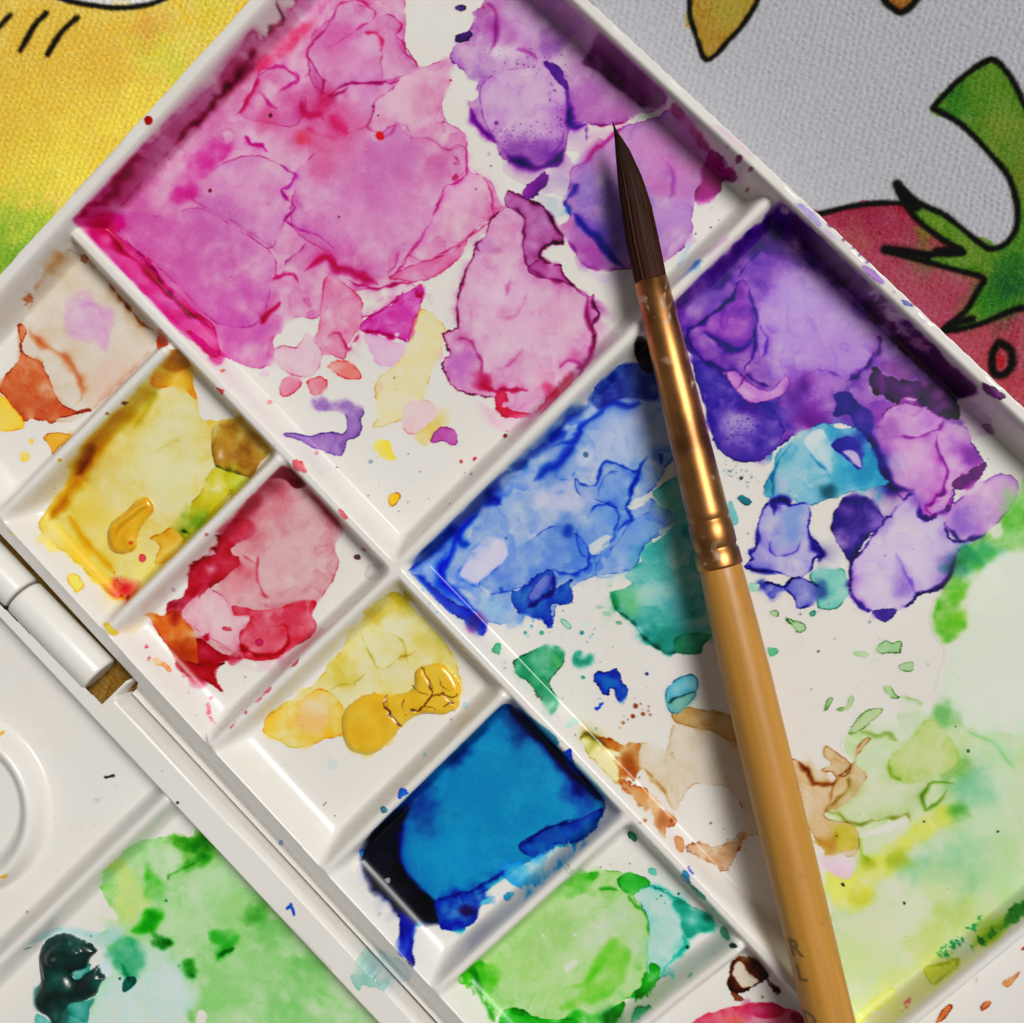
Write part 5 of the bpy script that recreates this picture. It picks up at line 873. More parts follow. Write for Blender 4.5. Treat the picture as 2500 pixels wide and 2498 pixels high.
tD(); Sp(1235, 238, 15, (224, 104, 70), ry=11, name=PS_); Wa([(1200, 340), (1245, 345), (1232, 376)], (214, 90, 104), edge=.3, name=PS_); Wa([(1618, 740), (1660, 735), (1705, 805), (1640, 790)], (220, 96, 104), edge=.3, name=PS_); Sp(690, 420, 20, (180, 110, 60), ry=13, ang=40, name=PS_); Sp(595, 475, 10, (190, 120, 90), name=PS_); Sp(1145, 1147, 12, (180, 110, 110), name=PS_); Sp(962, 1452, 12, (206, 180, 190), ry=15, name=PS_); Sp(812, 1768, 12, (220, 130, 140), name=PS_); Sp(825, 1835, 10, (220, 130, 140), ry=15, name=PS_); Sp(1755, 693, 14, (222, 160, 170), name=PS_); Sp(333, 735, 12, (214, 190, 90), name=PS_)
tE(); Sp(163, 1272, 20, (110, 60, 90), ry=16, name=PS_); Wa([(55, 1010), (80, 1010), (110, 1060), (80, 1050)], (222, 130, 130), edge=.2, name=PS_); Sp(200, 1230, 16, (190, 90, 80), ry=8, ang=-40, name=PS_); Sp(250, 1355, 45, (206, 200, 192), edge=.2, name=PS_)
tJ(); Wa([(1430, 1590), (1480, 1560), (1560, 1620), (1612, 1660), (1600, 1702), (1540, 1650), (1470, 1640)], (236, 196, 152), edge=.5, ec=(220, 140, 60), name=PS_)
# ---- small well 4: cracked yellow
zone(13)
tQ(); N(PW_, 'thin lemon wash in the well')
Wa([(500, 1380), (510, 1345), (580, 1300), (620, 1260), (660, 1200), (700, 1150), (740, 1118), (775, 1140), (830, 1200), (850, 1230), (870, 1290), (850, 1330), (780, 1345), (740, 1385), (700, 1412), (650, 1390), (610, 1395), (560, 1412), (530, 1400)], (224, 210, 142), edge=.3, ec=(200, 160, 30), soft=2, cloud=.2, vein=.25)
for a in [(740, 1190, 46, (222, 220, 184), .8), (700, 1230, 40, (224, 220, 176), .7), (660, 1290, 40, (222, 216, 170), .7), (830, 1210, 40, (206, 190, 90), .6), (760, 1130, 26, (176, 150, 30), .7), (640, 1270, 30, (206, 184, 70), .7), (700, 1160, 24, (190, 160, 40), .6)]:
    Pf(*a[:3], a[3], a[4], clip=True)
Wa([(500, 1385), (505, 1350), (570, 1320), (600, 1300), (640, 1320), (650, 1380), (610, 1395), (580, 1410), (540, 1400)], (232, 196, 92), a=.85, edge=.5, ec=(220, 160, 30), cloud=.3, name=PW_); Pf(590, 1360, 34, (234, 184, 126), .8, clip=True); Pf(600, 1330, 22, (228, 210, 190), .6, clip=True)
for p in ([(680, 1190), (700, 1240), (720, 1260), (760, 1240), (790, 1220)], [(620, 1300), (660, 1290), (690, 1270)], [(730, 1190), (760, 1210), (770, 1250)]):
    Ln(p, (190, 170, 70), 2, .6)
tH(); N('paint_dab', 'thick golden yellow paint dried and cracked')
cb = [(80, 280), (100, 190), (170, 130), (250, 100), (330, 110), (430, 100), (480, 60), (490, -20), (560, -60), (640, -60), (700, 0), (740, 80), (720, 180), (690, 200), (640, 215), (520, 215), (450, 250), (390, 310), (330, 380), (260, 430), (180, 435), (110, 390)]
Wa(cb, (226, 180, 52), edge=.04, ec=(180, 120, 10), rough=1.6, cloud=.1, vein=0, inner=1); CV.relief(cb, .8, 20, .5, .05)
Pf(620, 100, 110, (230, 188, 64), .6, clip=True); Pf(180, 330, 80, (226, 176, 46), .5, clip=True)
cr_ = [([(330, 110), (330, 160), (345, 210), (375, 240), (410, 280)], 2.4), ([(525, -40), (550, 10), (580, 60), (572, 110), (540, 160), (505, 195), (470, 190)], 2.6), ([(578, 115), (640, 100), (680, 135), (700, 150)], 1.8), ([(640, 100), (690, 110), (720, 100)], 1.4), ([(430, 130), (420, 180), (450, 230)], 1.2), ([(470, 60), (520, 90), (575, 110)], 1.3), ([(600, 190), (560, 170), (540, 160)], 1.2), ([(620, 0), (640, 60), (700, 70)], 1.1), ([(650, 170), (690, 150)], 1.6)]
for p, w in cr_:
    Ln(p, (110, 70, 4), w * .62, 1.3, wob=2.5, taper=False)
for p, w in cr_[:3]:
    q = CV.spline(CV.pts(p), False, 4); b_ = CV.bbox(q, 1.2); d_ = CV.sdf(q, b_, False, 1)
    CV.TH[b_[2]:b_[3], b_[0]:b_[1]] *= 1 - .45 * np.exp(-(d_ / .12) ** 2)
Sp(762, 167, 15, (186, 214, 218), ry=18, name=PS_); Sp(540, 437, 12, (178, 208, 212), ry=15, name=PS_); Sp(27, 502, 28, (208, 216, 214), edge=.2, name=PS_); Sp(312, 745, 20, (60, 130, 150), name=PS_)
N(PP); CV.dot(686, 246, 2, (120, 110, 100)); CV.dot(40, 780, 2, (60, 60, 60)); CV.dot(288, 1325, 4, (180, 180, 180), .6); CV.dot(308, 1250, 3, (150, 150, 150), .6)
# ---- small well 5: blue
zone(14)
N(PW_, 'deep phthalo blue paint filling the well')
Wa([(200, 980), (240, 900), (250, 850), (340, 760), (470, 640), (640, 480), (800, 330), (940, 185), (1000, 160), (1060, 200), (1160, 300), (1300, 430), (1420, 560), (1530, 690), (1525, 780), (1450, 880), (1330, 955), (1230, 970), (1130, 1030), (1010, 1100), (880, 1190), (820, 1250), (830, 1330), (780, 1390), (700, 1420), (600, 1380), (540, 1370), (520, 1390), (460, 1350), (350, 1260), (250, 1140), (200, 1050)], (12, 134, 186), edge=.3, ec=(6, 20, 110), rough=1.6, cloud=.05, vein=0)
for a in [(900, 700, 300, (16, 132, 182), .8), (700, 1000, 150, (18, 146, 198), .8), (1100, 400, 120, (14, 122, 172), .6), (520, 750, 110, (10, 60, 140), .7), (1400, 650, 80, (10, 60, 150), .7), (1080, 240, 120, (6, 60, 120), .7), (1440, 760, 80, (24, 96, 180), .7)]:
    Pf(*a[:3], a[3], a[4], clip=True)
N(PW_)
Ln([(260, 880), (470, 650), (700, 430), (950, 190)], (4, 24, 96), 16, 1.0); Ln([(1000, 175), (1200, 350), (1400, 550), (1520, 690)], (2, 18, 70), 18, 1.2); Ln([(1150, 330), (1280, 470), (1380, 600), (1400, 680)], (10, 40, 140), 12, .6)
N(PW_, 'near black pool of undiluted blue'); Wa([(205, 1000), (250, 880), (340, 770), (430, 740), (400, 830), (380, 950), (390, 1060), (480, 1170), (580, 1260), (610, 1340), (600, 1370), (530, 1370), (430, 1320), (330, 1230), (240, 1120)], (8, 8, 26), a=.98, edge=.2, soft=8, rough=4, cloud=.05); Ln([(430, 740), (390, 850), (390, 1060), (480, 1170), (600, 1270)], (10, 14, 110), 10, .8); Ln([(205, 1000), (240, 1120), (340, 1240), (440, 1330)], (14, 20, 120), 4, .3)
Wa([(318, 1130), (345, 1130), (338, 1170), (328, 1150)], (150, 150, 156), edge=0, name=PS_)  # small grey sliver: a glint painted on the dark pool
N(PW_, 'bright blue strokes along the lower edge'); Wa([(1060, 950), (1150, 880), (1230, 840), (1300, 830), (1400, 800), (1530, 740), (1440, 880), (1350, 930), (1230, 945), (1200, 1000), (1130, 1010)], (24, 92, 178), a=.9, edge=.4, ec=(6, 30, 120), soft=2.5, cloud=.3); Pf(1260, 880, 50, (20, 80, 160), .7); Pf(1180, 950, 40, (20, 110, 180), .7); Ln([(1070, 950), (1160, 880), (1260, 830), (1390, 790)], (8, 40, 120), 3, .8)
Wa([(600, 1250), (700, 1240), (850, 1180), (830, 1330), (780, 1390), (650, 1410), (610, 1360)], (20, 70, 178), a=.88, edge=.3, soft=3, rough=3, cloud=.4, name=PW_); Pf(770, 1310, 40, (46, 10, 70), .9); Ln([(610, 1260), (760, 1210), (900, 1140), (1040, 1050)], (8, 40, 140), 4, .7)
Wa([(950, 1060), (1100, 1040), (1200, 985), (1330, 950), (1370, 970), (1280, 1080), (1150, 1150), (1050, 1170), (980, 1110)], (96, 184, 220), a=.85, edge=.2, soft=3, rough=5, cloud=.5, name=PW_); Lf([(1270, 955), (1350, 945), (1345, 1000), (1250, 1070), (1180, 1090), (1220, 1010)], .85, 3, 4); Lf([(880, 1200), (960, 1150), (1000, 1170), (900, 1230)], .8, 2)
Ln([(1280, 1090), (1370, 1010), (1440, 930)], (30, 116, 196), 7, .9, item=True, wob=4); Ln([(1080, 1290), (1150, 1190), (1240, 1150)], (70, 160, 214), 4, .7, item=True, wob=4); Wa([(980, 1220), (1030, 1195), (1042, 1215), (990, 1248)], (80, 176, 206), edge=.3, name=PS_); Wa([(850, 1260), (900, 1230), (910, 1250), (860, 1275)], (110, 190, 210), edge=.2, name=PS_)
zone(None); N(PW_, 'blue run over the edge of the ramp'); Wa([(395, 1310), (430, 1330), (470, 1370), (470, 1500), (485, 1600), (460, 1608), (410, 1520), (400, 1400)], (14, 26, 160), edge=.3, ec=(6, 6, 100)); Pf(438, 1490, 26, (36, 96, 200), .8, ry=40)
Wa([(395, 650), (420, 625), (445, 650), (430, 670), (400, 690)], (50, 120, 210), edge=.4, name=PS_); Sp(187, 985, 12, (50, 130, 200), ry=22, name=PS_); zone(None); Wa([(1300, 430), (1345, 410), (1360, 470), (1400, 560), (1330, 500)], (24, 70, 190), a=.9, edge=.3, name=PW_); Wa([(1370, 490), (1420, 510), (1500, 610), (1560, 690), (1500, 650)], (150, 200, 206), a=.8, edge=.1, soft=4, name=PW_); Wa([(1090, 210), (1180, 270), (1280, 370), (1240, 370), (1130, 270)], (40, 110, 140), a=.7, edge=.1, soft=4, name=PW_)
# ---- small well 6: green
zone(15)
N(PW_, 'bright leaf green wash in the well')
Wa([(720, 1700), (780, 1600), (860, 1540), (1000, 1380), (1150, 1260), (1250, 1190), (1340, 1130), (1430, 1100), (1530, 1085), (1620, 1090), (1700, 1100), (1780, 1140), (1740, 1200), (1690, 1220), (1750, 1300), (1780, 1380), (1790, 1600), (1850, 1640), (1780, 1740), (1660, 1790), (1620, 1860), (1500, 1960), (1100, 1960), (960, 1870), (900, 1840), (820, 1720)], (172, 212, 140), edge=.3, ec=(60, 160, 30), soft=2, rough=2.5, cloud=.15)
for a in [(1200, 1400, 170, (158, 200, 118), .7), (950, 1600, 120, (164, 212, 120), .6), (1500, 1450, 90, (206, 216, 192), .8), (1400, 1600, 120, (190, 216, 160), .6), (1700, 1500, 80, (190, 212, 180), .7), (1250, 1750, 120, (170, 214, 130), .6), (1620, 1330, 70, (196, 212, 186), .7), (1100, 1650, 80, (150, 206, 100), .5)]:
    Pf(*a[:3], a[3], a[4], clip=True)
Wa([(730, 1650), (800, 1590), (860, 1600), (930, 1690), (900, 1720), (820, 1700), (770, 1740)], (84, 190, 36), a=.9, edge=.3, soft=4, rough=4, name=PW_); Ln([(800, 1620), (830, 1720), (880, 1830), (930, 1920)], (40, 150, 24), 6, .9); Ln([(760, 1640), (800, 1700), (810, 1780)], (110, 160, 90), 3, .6)
Wa([(970, 1860), (1060, 1860), (1150, 1900), (1300, 1910), (1500, 1895), (1640, 1820), (1600, 1900), (1500, 1980), (1000, 1980)], (40, 176, 30), a=.92, edge=.3, ec=(10, 120, 10), soft=4, rough=4, cloud=.4, name=PW_); Pf(1560, 1890, 50, (8, 90, 20), .7)
Wa([(1660, 1790), (1720, 1740), (1790, 1600), (1845, 1640), (1800, 1720), (1720, 1790)], (40, 168, 36), edge=.3, soft=2.5, rough=3, cloud=.4, name=PW_); Wa([(1470, 1620), (1540, 1520), (1590, 1465), (1670, 1540), (1640, 1680), (1560, 1760), (1450, 1820), (1300, 1850), (1400, 1780)], (128, 204, 74), a=.85, edge=.1, soft=7, rough=3, cloud=.2, name=PW_)
Ln([(1350, 1740), (1450, 1680), (1560, 1560)], (160, 210, 110), 7, .5); Wa([(1320, 1165), (1420, 1110), (1530, 1088), (1480, 1130), (1380, 1185)], (70, 174, 40), a=.9, edge=.3, soft=3, rough=3, name=PW_); Wa([(1610, 1130), (1680, 1100), (1770, 1130), (1780, 1170), (1700, 1210), (1630, 1185)], (60, 180, 60), edge=.4, ec=(10, 120, 10), soft=2, name=PW_); Ln([(1500, 1190), (1560, 1180), (1610, 1195)], (50, 150, 30), 5, .8)
Ln([(1690, 1220), (1680, 1260), (1740, 1300), (1780, 1370), (1780, 1450)], (110, 176, 80), 3, .8)
CV.dot(1195, 1445, 5, (206, 216, 190), .9); CV.dot(1370, 1440, 5, (206, 216, 190), .9); Lf([(1310, 1620), (1370, 1575), (1385, 1600), (1330, 1650)], .7, 3)
tM(); N(PW_, 'pale teal edge of the green wash'); Wa([(560, 1290), (700, 1210), (780, 1230), (860, 1260), (1000, 1330), (1110, 1400), (1200, 1440), (1290, 1500), (1320, 1600), (1180, 1650), (1100, 1680), (1050, 1740), (1040, 1800), (1000, 1830), (990, 1920), (960, 2010), (860, 2060), (700, 2060), (700, 1700), (710, 1560), (650, 1400)], (172, 212, 202), a=.95, edge=.45, ec=(20, 150, 124), soft=1.6, rough=2.4)
Wa([(950, 1380), (1010, 1350), (1110, 1400), (1300, 1520), (1310, 1600), (1180, 1650), (1080, 1680), (1040, 1600), (1020, 1500)], (44, 164, 140), a=.9, edge=.2, soft=5, rough=4, cloud=.35, name=PW_); Ln([(700, 1215), (860, 1260), (960, 1330), (1100, 1400)], (44, 172, 152), 6, .7); Pf(1260, 1510, 50, (6, 90, 70), .7)
for x, y, r, ry, an, c in [(747, 1075, 55, 34, -45, (96, 190, 164)), (555, 740, 55, 32, -45, (30, 124, 86)), (1425, 1650, 72, 40, -60, (70, 146, 108)), (1505, 1765, 46, 24, -20, (6, 52, 48))]:
    Sp(x, y, r, c, ry=ry, ang=an, name=PS_)
N(PP)
for x, y, r, c in [(1075, 1785, 4.6, (6, 62, 52)), (990, 1283, 3, (10, 30, 30)), (825, 1300, 2.6, (40, 90, 70)), (255, 1030, 1.8, (90, 100, 90)), (532, 998, 2, (110, 110, 110)), (350, 1003, 1.5, (110, 110, 110)), (785, 1330, 1.6, (60, 120, 100)), (860, 1370, 1.6, (60, 120, 100)), (620, 187, 2, (110, 60, 30)), (1295, 615, 2.6, (90, 80, 60)), (1455, 773, 1.6, (80, 80, 80))]:
    CV.dot(x, y, r, c)
CV.speck([(-60, 1000), (100, 1060), (0, 1130), (-100, 1080)], 40, (70, 130, 60), (.7, 1.6), .7, 71)
tN(); Sp(357, 1483, 26, (100, 204, 184), ry=30, name=PS_); Sp(527, 1465, 32, (100, 182, 154), ry=20, ang=20, name=PS_); Wa([(-30, 1830), (60, 1760), (180, 1770), (120, 1840), (0, 1920), (-40, 1940)], (60, 180, 134), edge=.5, ec=(10, 120, 80), name=PW_); Wa([(0, 1690), (120, 1480), (140, 1370), (220, 1400), (240, 1480), (140, 1640), (60, 1650)], (40, 168, 36), a=.9, edge=.3, soft=2.5, rough=3, cloud=.4, name=PW_); Ln([(440, 1100), (480, 1180), (420, 1280), (340, 1350), (240, 1470)], (50, 180, 154), 5, .8)
# ---- small well 7: brown ring and pink
zone(16)
N(PW_, 'dark brown ring stain'); Wa([(870, 1570), (890, 1490), (890, 1400), (960, 1310), (1070, 1305), (1160, 1345), (1245, 1460), (1190, 1545), (1100, 1595), (1000, 1645), (920, 1630)], (84, 36, 12), edge=.4, ec=(40, 6, 0), rough=2.6, cloud=.3); Lf([(930, 1430), (985, 1345), (1040, 1420), (1120, 1500), (1165, 1535), (1100, 1575), (1020, 1600), (960, 1520), (915, 1470)], .96, 2, 2); Wa([(930, 1430), (985, 1345), (1040, 1420), (1120, 1500), (1165, 1535), (1100, 1575), (1020, 1600), (960, 1520), (915, 1470)], (218, 204, 184), a=.7, edge=.2, name=PW_); Pf(1130, 1390, 60, (50, 14, 4), .8)
Wa([(1240, 1490), (1300, 1550), (1375, 1620), (1330, 1635), (1250, 1585)], (60, 18, 6), a=.95, edge=.2, soft=4, rough=4, name=PW_); Wa([(900, 1640), (960, 1650), (1030, 1690), (1020, 1720), (950, 1725)], (130, 70, 36), edge=.4, rough=2.5, name=PS_); Wa([(1180, 1655), (1225, 1690), (1200, 1705)], (120, 60, 30), edge=.3, name=PS_)
N(PW_, 'pink and crimson wash at the frame edge of the small well'); Wa([(530, 1950), (640, 1860), (800, 1810), (980, 1770), (1100, 1740), (1260, 1740), (1350, 1770), (1450, 1800), (1540, 1830), (1600, 1900), (1640, 2050), (1500, 2200), (500, 2200)], (220, 106, 130), edge=.2, soft=1.8, cloud=.25); Wa([(1050, 1780), (1260, 1740), (1390, 1790), (1380, 1850), (1250, 1880), (1120, 1860)], (196, 50, 96), a=.85, edge=.2, soft=4, name=PW_); Pf(900, 1940, 100, (220, 100, 84), .7); Wa([(1470, 1840), (1540, 1830), (1600, 1900), (1560, 1970), (1480, 1900)], (130, 16, 58), a=.9, edge=.2, soft=3, name=PW_)
# ---- third mixing well: rusty drops
zone(None)
tI()
for p in ([(1810, 1700), (1860, 1670), (1910, 1640), (1880, 1690), (1850, 1730), (1815, 1725)], [(1690, 1862), (1700, 1820), (1740, 1800), (1747, 1820), (1705, 1860)], [(1440, 1920), (1500, 1830), (1530, 1835), (1510, 1880), (1460, 1928)], [(1912, 1520), (1940, 1500), (1960, 1520), (1925, 1525)], [(1980, 1800), (2020, 1760), (2040, 1790), (2000, 1830)]):
    Wa(p, (208, 136, 84), edge=.5, ec=(170, 80, 30), rough=.9, name=PS_)
Sp(1668, 1692, 9, (214, 206, 190), ry=16, name=PS_)
# ---- the other half of the palette
zone(30)
tG(); N(PW_, 'wide soft green wash in the tray')
Wa([(560, 1180), (570, 1100), (640, 1030), (760, 930), (880, 900), (960, 890), (1050, 910), (1120, 860), (1300, 900), (1560, 1140), (1760, 1340), (2040, 1620), (2140, 1760), (2200, 1960), (2100, 2200), (1170, 2200), (1150, 1890), (1100, 1860), (1060, 1960), (900, 2200), (480, 2200), (500, 1850), (560, 1720), (640, 1640), (600, 1520), (520, 1480), (600, 1400), (650, 1340), (600, 1250)], (168, 212, 148), edge=.12, ec=(100, 170, 60), soft=4, rough=4, cloud=.2)
for a in [(690, 1230, 130, (202, 220, 130), .85), (960, 1010, 100, (206, 224, 190), .8), (1100, 950, 130, (100, 172, 60), .85), (1150, 1150, 120, (184, 220, 168), .7), (1000, 1350, 120, (182, 220, 160), .7), (1300, 1300, 130, (150, 205, 120), .7), (1200, 1750, 170, (140, 204, 116), .8), (1450, 1600, 150, (150, 206, 126), .7), (1600, 1850, 170, (130, 198, 110), .8), (1250, 1500, 120, (140, 204, 110), .7), (1500, 1400, 110, (110, 186, 90), .7), (1700, 1600, 110, (110, 186, 90), .7), (850, 1550, 80, (196, 222, 210), .7), (1000, 1750, 110, (206, 222, 210), .7), (1420, 1330, 70, (60, 150, 40), .7), (850, 1180, 60, (110, 195, 90), .7), (640, 1050, 50, (176, 196, 90), .7), (700, 1330, 50, (200, 220, 120), .6)]:
    Pf(*a[:3], a[3], a[4], clip=True)
for p, c in [([(920, 930), (980, 895), (1060, 920), (1120, 880), (1200, 960), (1100, 990), (1000, 950)], (70, 156, 36)), ([(1010, 1060), (1080, 1010), (1170, 990), (1120, 1050), (1060, 1075)], (70, 166, 46)), ([(790, 1370), (820, 1300), (880, 1290), (890, 1350), (850, 1410), (780, 1440), (740, 1420)], (50, 174, 30)), ([(830, 1410), (870, 1450), (935, 1480), (920, 1510), (860, 1490)], (14, 104, 14)), ([(1160, 1430), (1250, 1420), (1310, 1450), (1290, 1510), (1210, 1570), (1220, 1500), (1170, 1470)], (70, 180, 60)), ([(1030, 1600), (1070, 1590), (1092, 1650), (1060, 1690), (1030, 1660)], (40, 140, 26)), ([(1045, 1850), (1080, 1840), (1062, 1912)], (80, 156, 40)), ([(820, 1055), (860, 1110), (880, 1170), (810, 1250), (815, 1150)], (110, 196, 80))]:
    Wa(p, c, a=.85, edge=.1, soft=7, rough=4, cloud=.4, name=PW_)
Ln([(1210, 1565), (1260, 1530), (1305, 1515)], (14, 110, 24), 5, .8); Ln([(1160, 990), (1060, 1050), (950, 1100), (930, 1160)], (90, 170, 60), 2.4, .6); Pf(850, 1330, 30, (20, 140, 10), .7); Pf(1062, 1670, 18, (10, 90, 20), .8); CV.dot(920, 1252, 4, (40, 140, 60)); CV.dot(992, 1612, 5, (60, 150, 40))
N(PW_, 'pale aqua wash in the tray'); Wa([(480, 2200), (500, 1850), (560, 1720), (560, 1560), (640, 1640), (800, 1640), (900, 1560), (1000, 1620), (1050, 1750), (1050, 1960), (900, 2200)], (204, 222, 226), a=.8, edge=0, soft=16, rough=8)
Wa([(180, 1490), (290, 1410), (560, 1430), (620, 1380), (700, 1430), (560, 1520), (450, 1450)], (182, 212, 210), a=.8, edge=.1, soft=5, name=PW_)
N(PW_, 'soft jade patch'); Wa([(600, 1530), (680, 1470), (770, 1490), (790, 1600), (720, 1680), (650, 1620)], (70, 170, 124), a=.85, edge=.1, soft=9, rough=4); Wa([(690, 1690), (740, 1670), (752, 1700), (720, 1740), (680, 1755)], (14, 90, 78), a=.9, edge=.2, soft=3, name=PS_); CV.dot(665, 1683, 3.5, (10, 60, 50)); Ln([(670, 1600), (700, 1660), (720, 1690)], (20, 130, 100), 8, .7)
Wa([(370, 1830), (480, 1810), (530, 1790), (500, 1860), (480, 2000), (480, 2200), (380, 2200)], (80, 164, 150), a=.9, edge=.1, soft=3, name=PW_); Wa([(200, 1880), (280, 1920), (300, 2000), (210, 2000)], (100, 180, 170), a=.9, edge=.1, soft=3, name=PW_); Wa([(390, 1640), (500, 1600), (490, 1650), (430, 1695)], (60, 150, 136), edge=.1, name=PW_)
N('paint_dab', 'thick glossy dark green dab of paint')
gd = [(230, 1520), (270, 1460), (370, 1430), (450, 1460), (510, 1490), (540, 1530), (500, 1570), (480, 1620), (400, 1650), (430, 1690), (480, 1650), (540, 1610), (555, 1605), (565, 1650), (595, 1670), (570, 1700), (540, 1760), (500, 1790), (440, 1810), (390, 1820), (370, 1860), (370, 2000), (340, 2080), (300, 2000), (280, 1900), (220, 1860), (195, 1790), (230, 1700), (220, 1600)]
Wa(gd, (10, 60, 54), edge=.04, rough=1, soft=1, cloud=.12, vein=0, inner=1); CV.relief(gd, 1.3, 34, .5, .05); CV.relief([(250, 1540), (370, 1450), (480, 1510), (430, 1580), (330, 1620), (280, 1700), (240, 1640)], 1.9, 30, .5, .12)
CV.LAB[0, 0] = 0
N(PP); CV.dot(5, 325, 5, (226, 176, 60)); CV.dot(20, 1120, 7, (228, 180, 60)); CV.dot(32, 1110, 5, (230, 196, 100)); CV.dot(152, 1313, 3.5, (210, 110, 90)); Ln([(584, 570), (626, 557)], (30, 30, 30), 2.2, 2.5, wob=0, taper=False); CV.speck([(520, 690), (570, 675), (545, 715)], 30, (170, 160, 145), (.7, 1.6), .6, 81); CV.dot(150, 1517, 6, (90, 140, 140)); CV.dot(505, 1447, 3, (110, 150, 150)); CV.dot(985, 708, 3, (20, 20, 24))
CV.speck([(300, 250), (800, 700), (500, 1000), (200, 1400), (290, 800)], 18, (90, 80, 70), (.6, 1.4), .7, 82)
zone(None)
tL(); Wa([(0, 830), (50, 800), (75, 900), (60, 912), (40, 850), (0, 862)], (56, 122, 196), edge=.3, name=PS_)
N(PW_, 'faded teal smear across the hinge rim'); Wa([(600, 1490), (690, 1420), (640, 1330), (740, 1340), (900, 1500), (960, 1560), (850, 1610), (720, 1570), (680, 1620)], (158, 200, 186), a=.9, edge=.3, soft=2); Wa([(740, 1310), (780, 1290), (880, 1380), (870, 1240), (1000, 1300), (1100, 1350), (1180, 1470), (1120, 1530), (1010, 1550), (980, 1590), (900, 1500)], (190, 202, 204), a=.9, edge=.2, soft=2, name=PW_)
tA(); N(PS_, 'round red drop on the rim'); Wa([(800, 665), (812, 645), (840, 650), (848, 672), (838, 690), (815, 695)], (172, 10, 18), edge=.1, rough=.3)
tD(); Sp(277, 1738, 9, (210, 120, 140), name=PS_)
# loose dust and dry specks everywhere
tQ(); N(PP)
CV.speck([(470, 50), (1100, 20), (1900, 820), (1900, 1700), (1500, 1900), (760, 1060), (150, 430)], 90, (80, 70, 70), (.6, 1.5), .6, 91)
CV.speck([(20, 560), (150, 440), (780, 1060), (1500, 1850), (900, 1900), (30, 960)], 50, (110, 90, 80), (.6, 1.5), .6, 92)

# ------------------------------------------------------------------ materials
def material(name):
    m = bpy.data.materials.new(name); m.use_nodes = True
    nt = m.node_tree; b = nt.nodes['Principled BSDF']
    return m, nt, b
def bump_noise(nt, b, scale, strength, dist=.0001, detail=3, coord='Object'):
    tc = nt.nodes.new('ShaderNodeTexCoord'); no = nt.nodes.new('ShaderNodeTexNoise')
    no.inputs['Scale'].default_value = scale; no.inputs['Detail'].default_value = detail
    bu = nt.nodes.new('ShaderNodeBump'); bu.inputs['Strength'].default_value = strength; bu.inputs['Distance'].default_value = dist
    nt.links.new(tc.outputs[coord], no.inputs['Vector']); nt.links.new(no.outputs['Fac'], bu.inputs['Height'])
    nt.links.new(bu.outputs['Normal'], b.inputs['Normal'])
    return tc, no, bu
PLASTIC = (0.80, 0.772, 0.728)
def plastic_mat(name, attr=False, rough=.27):
    m, nt, b = material(name)
    tc, no, bu = bump_noise(nt, b, 260, .22, .00006, 4)
    big = nt.nodes.new('ShaderNodeTexNoise'); big.inputs['Scale'].default_value = 55; big.inputs['Detail'].default_value = 5
    nt.links.new(tc.outputs['Object'], big.inputs['Vector'])
    rmp = nt.nodes.new('ShaderNodeMapRange'); rmp.inputs[1].default_value = .35; rmp.inputs[2].default_value = .7
    rmp.inputs[3].default_value = rough - .06; rmp.inputs[4].default_value = rough + .1
    nt.links.new(big.outputs['Fac'], rmp.inputs[0]); nt.links.new(rmp.outputs[0], b.inputs['Roughness'])
    # faint yellowing and scuffs of an old tray
    mix = nt.nodes.new('ShaderNodeMix'); mix.data_type = 'RGBA'; mix.blend_type = 'MULTIPLY'
    cr = nt.nodes.new('ShaderNodeValToRGB')
    cr.color_ramp.elements[0].position = .38; cr.color_ramp.elements[0].color = (.985, .978, .965, 1)
    cr.color_ramp.elements[1].position = .62; cr.color_ramp.elements[1].color = (1, 1, 1, 1)
    nt.links.new(big.outputs['Fac'], cr.inputs[0])
    mix.inputs[0].default_value = 1
    if attr:
        at = nt.nodes.new('ShaderNodeAttribute'); at.attribute_name = 'pigment'
        nt.links.new(at.outputs['Color'], mix.inputs[6])
    else:
        mix.inputs[6].default_value = (*PLASTIC, 1)
    nt.links.new(cr.outputs[0], mix.inputs[7])
    nt.links.new(mix.outputs[2], b.inputs['Base Color'])
    b.inputs['Specular IOR Level'].default_value = .42 if not attr else .3
    b.inputs['Coat Weight'].default_value = 0.12 if not attr else .1
    b.inputs['Coat Roughness'].default_value = .12
    return m
M_PLASTIC = plastic_mat('white_plastic')
M_PAINT = plastic_mat('dried_watercolour', True, .3)
M_DAB = plastic_mat('thick_paint', True, .3)
M_DAB.node_tree.nodes['Principled BSDF'].inputs['Coat Weight'].default_value = .25
M_DAB.node_tree.nodes['Principled BSDF'].inputs['Specular IOR Level'].default_value = .5

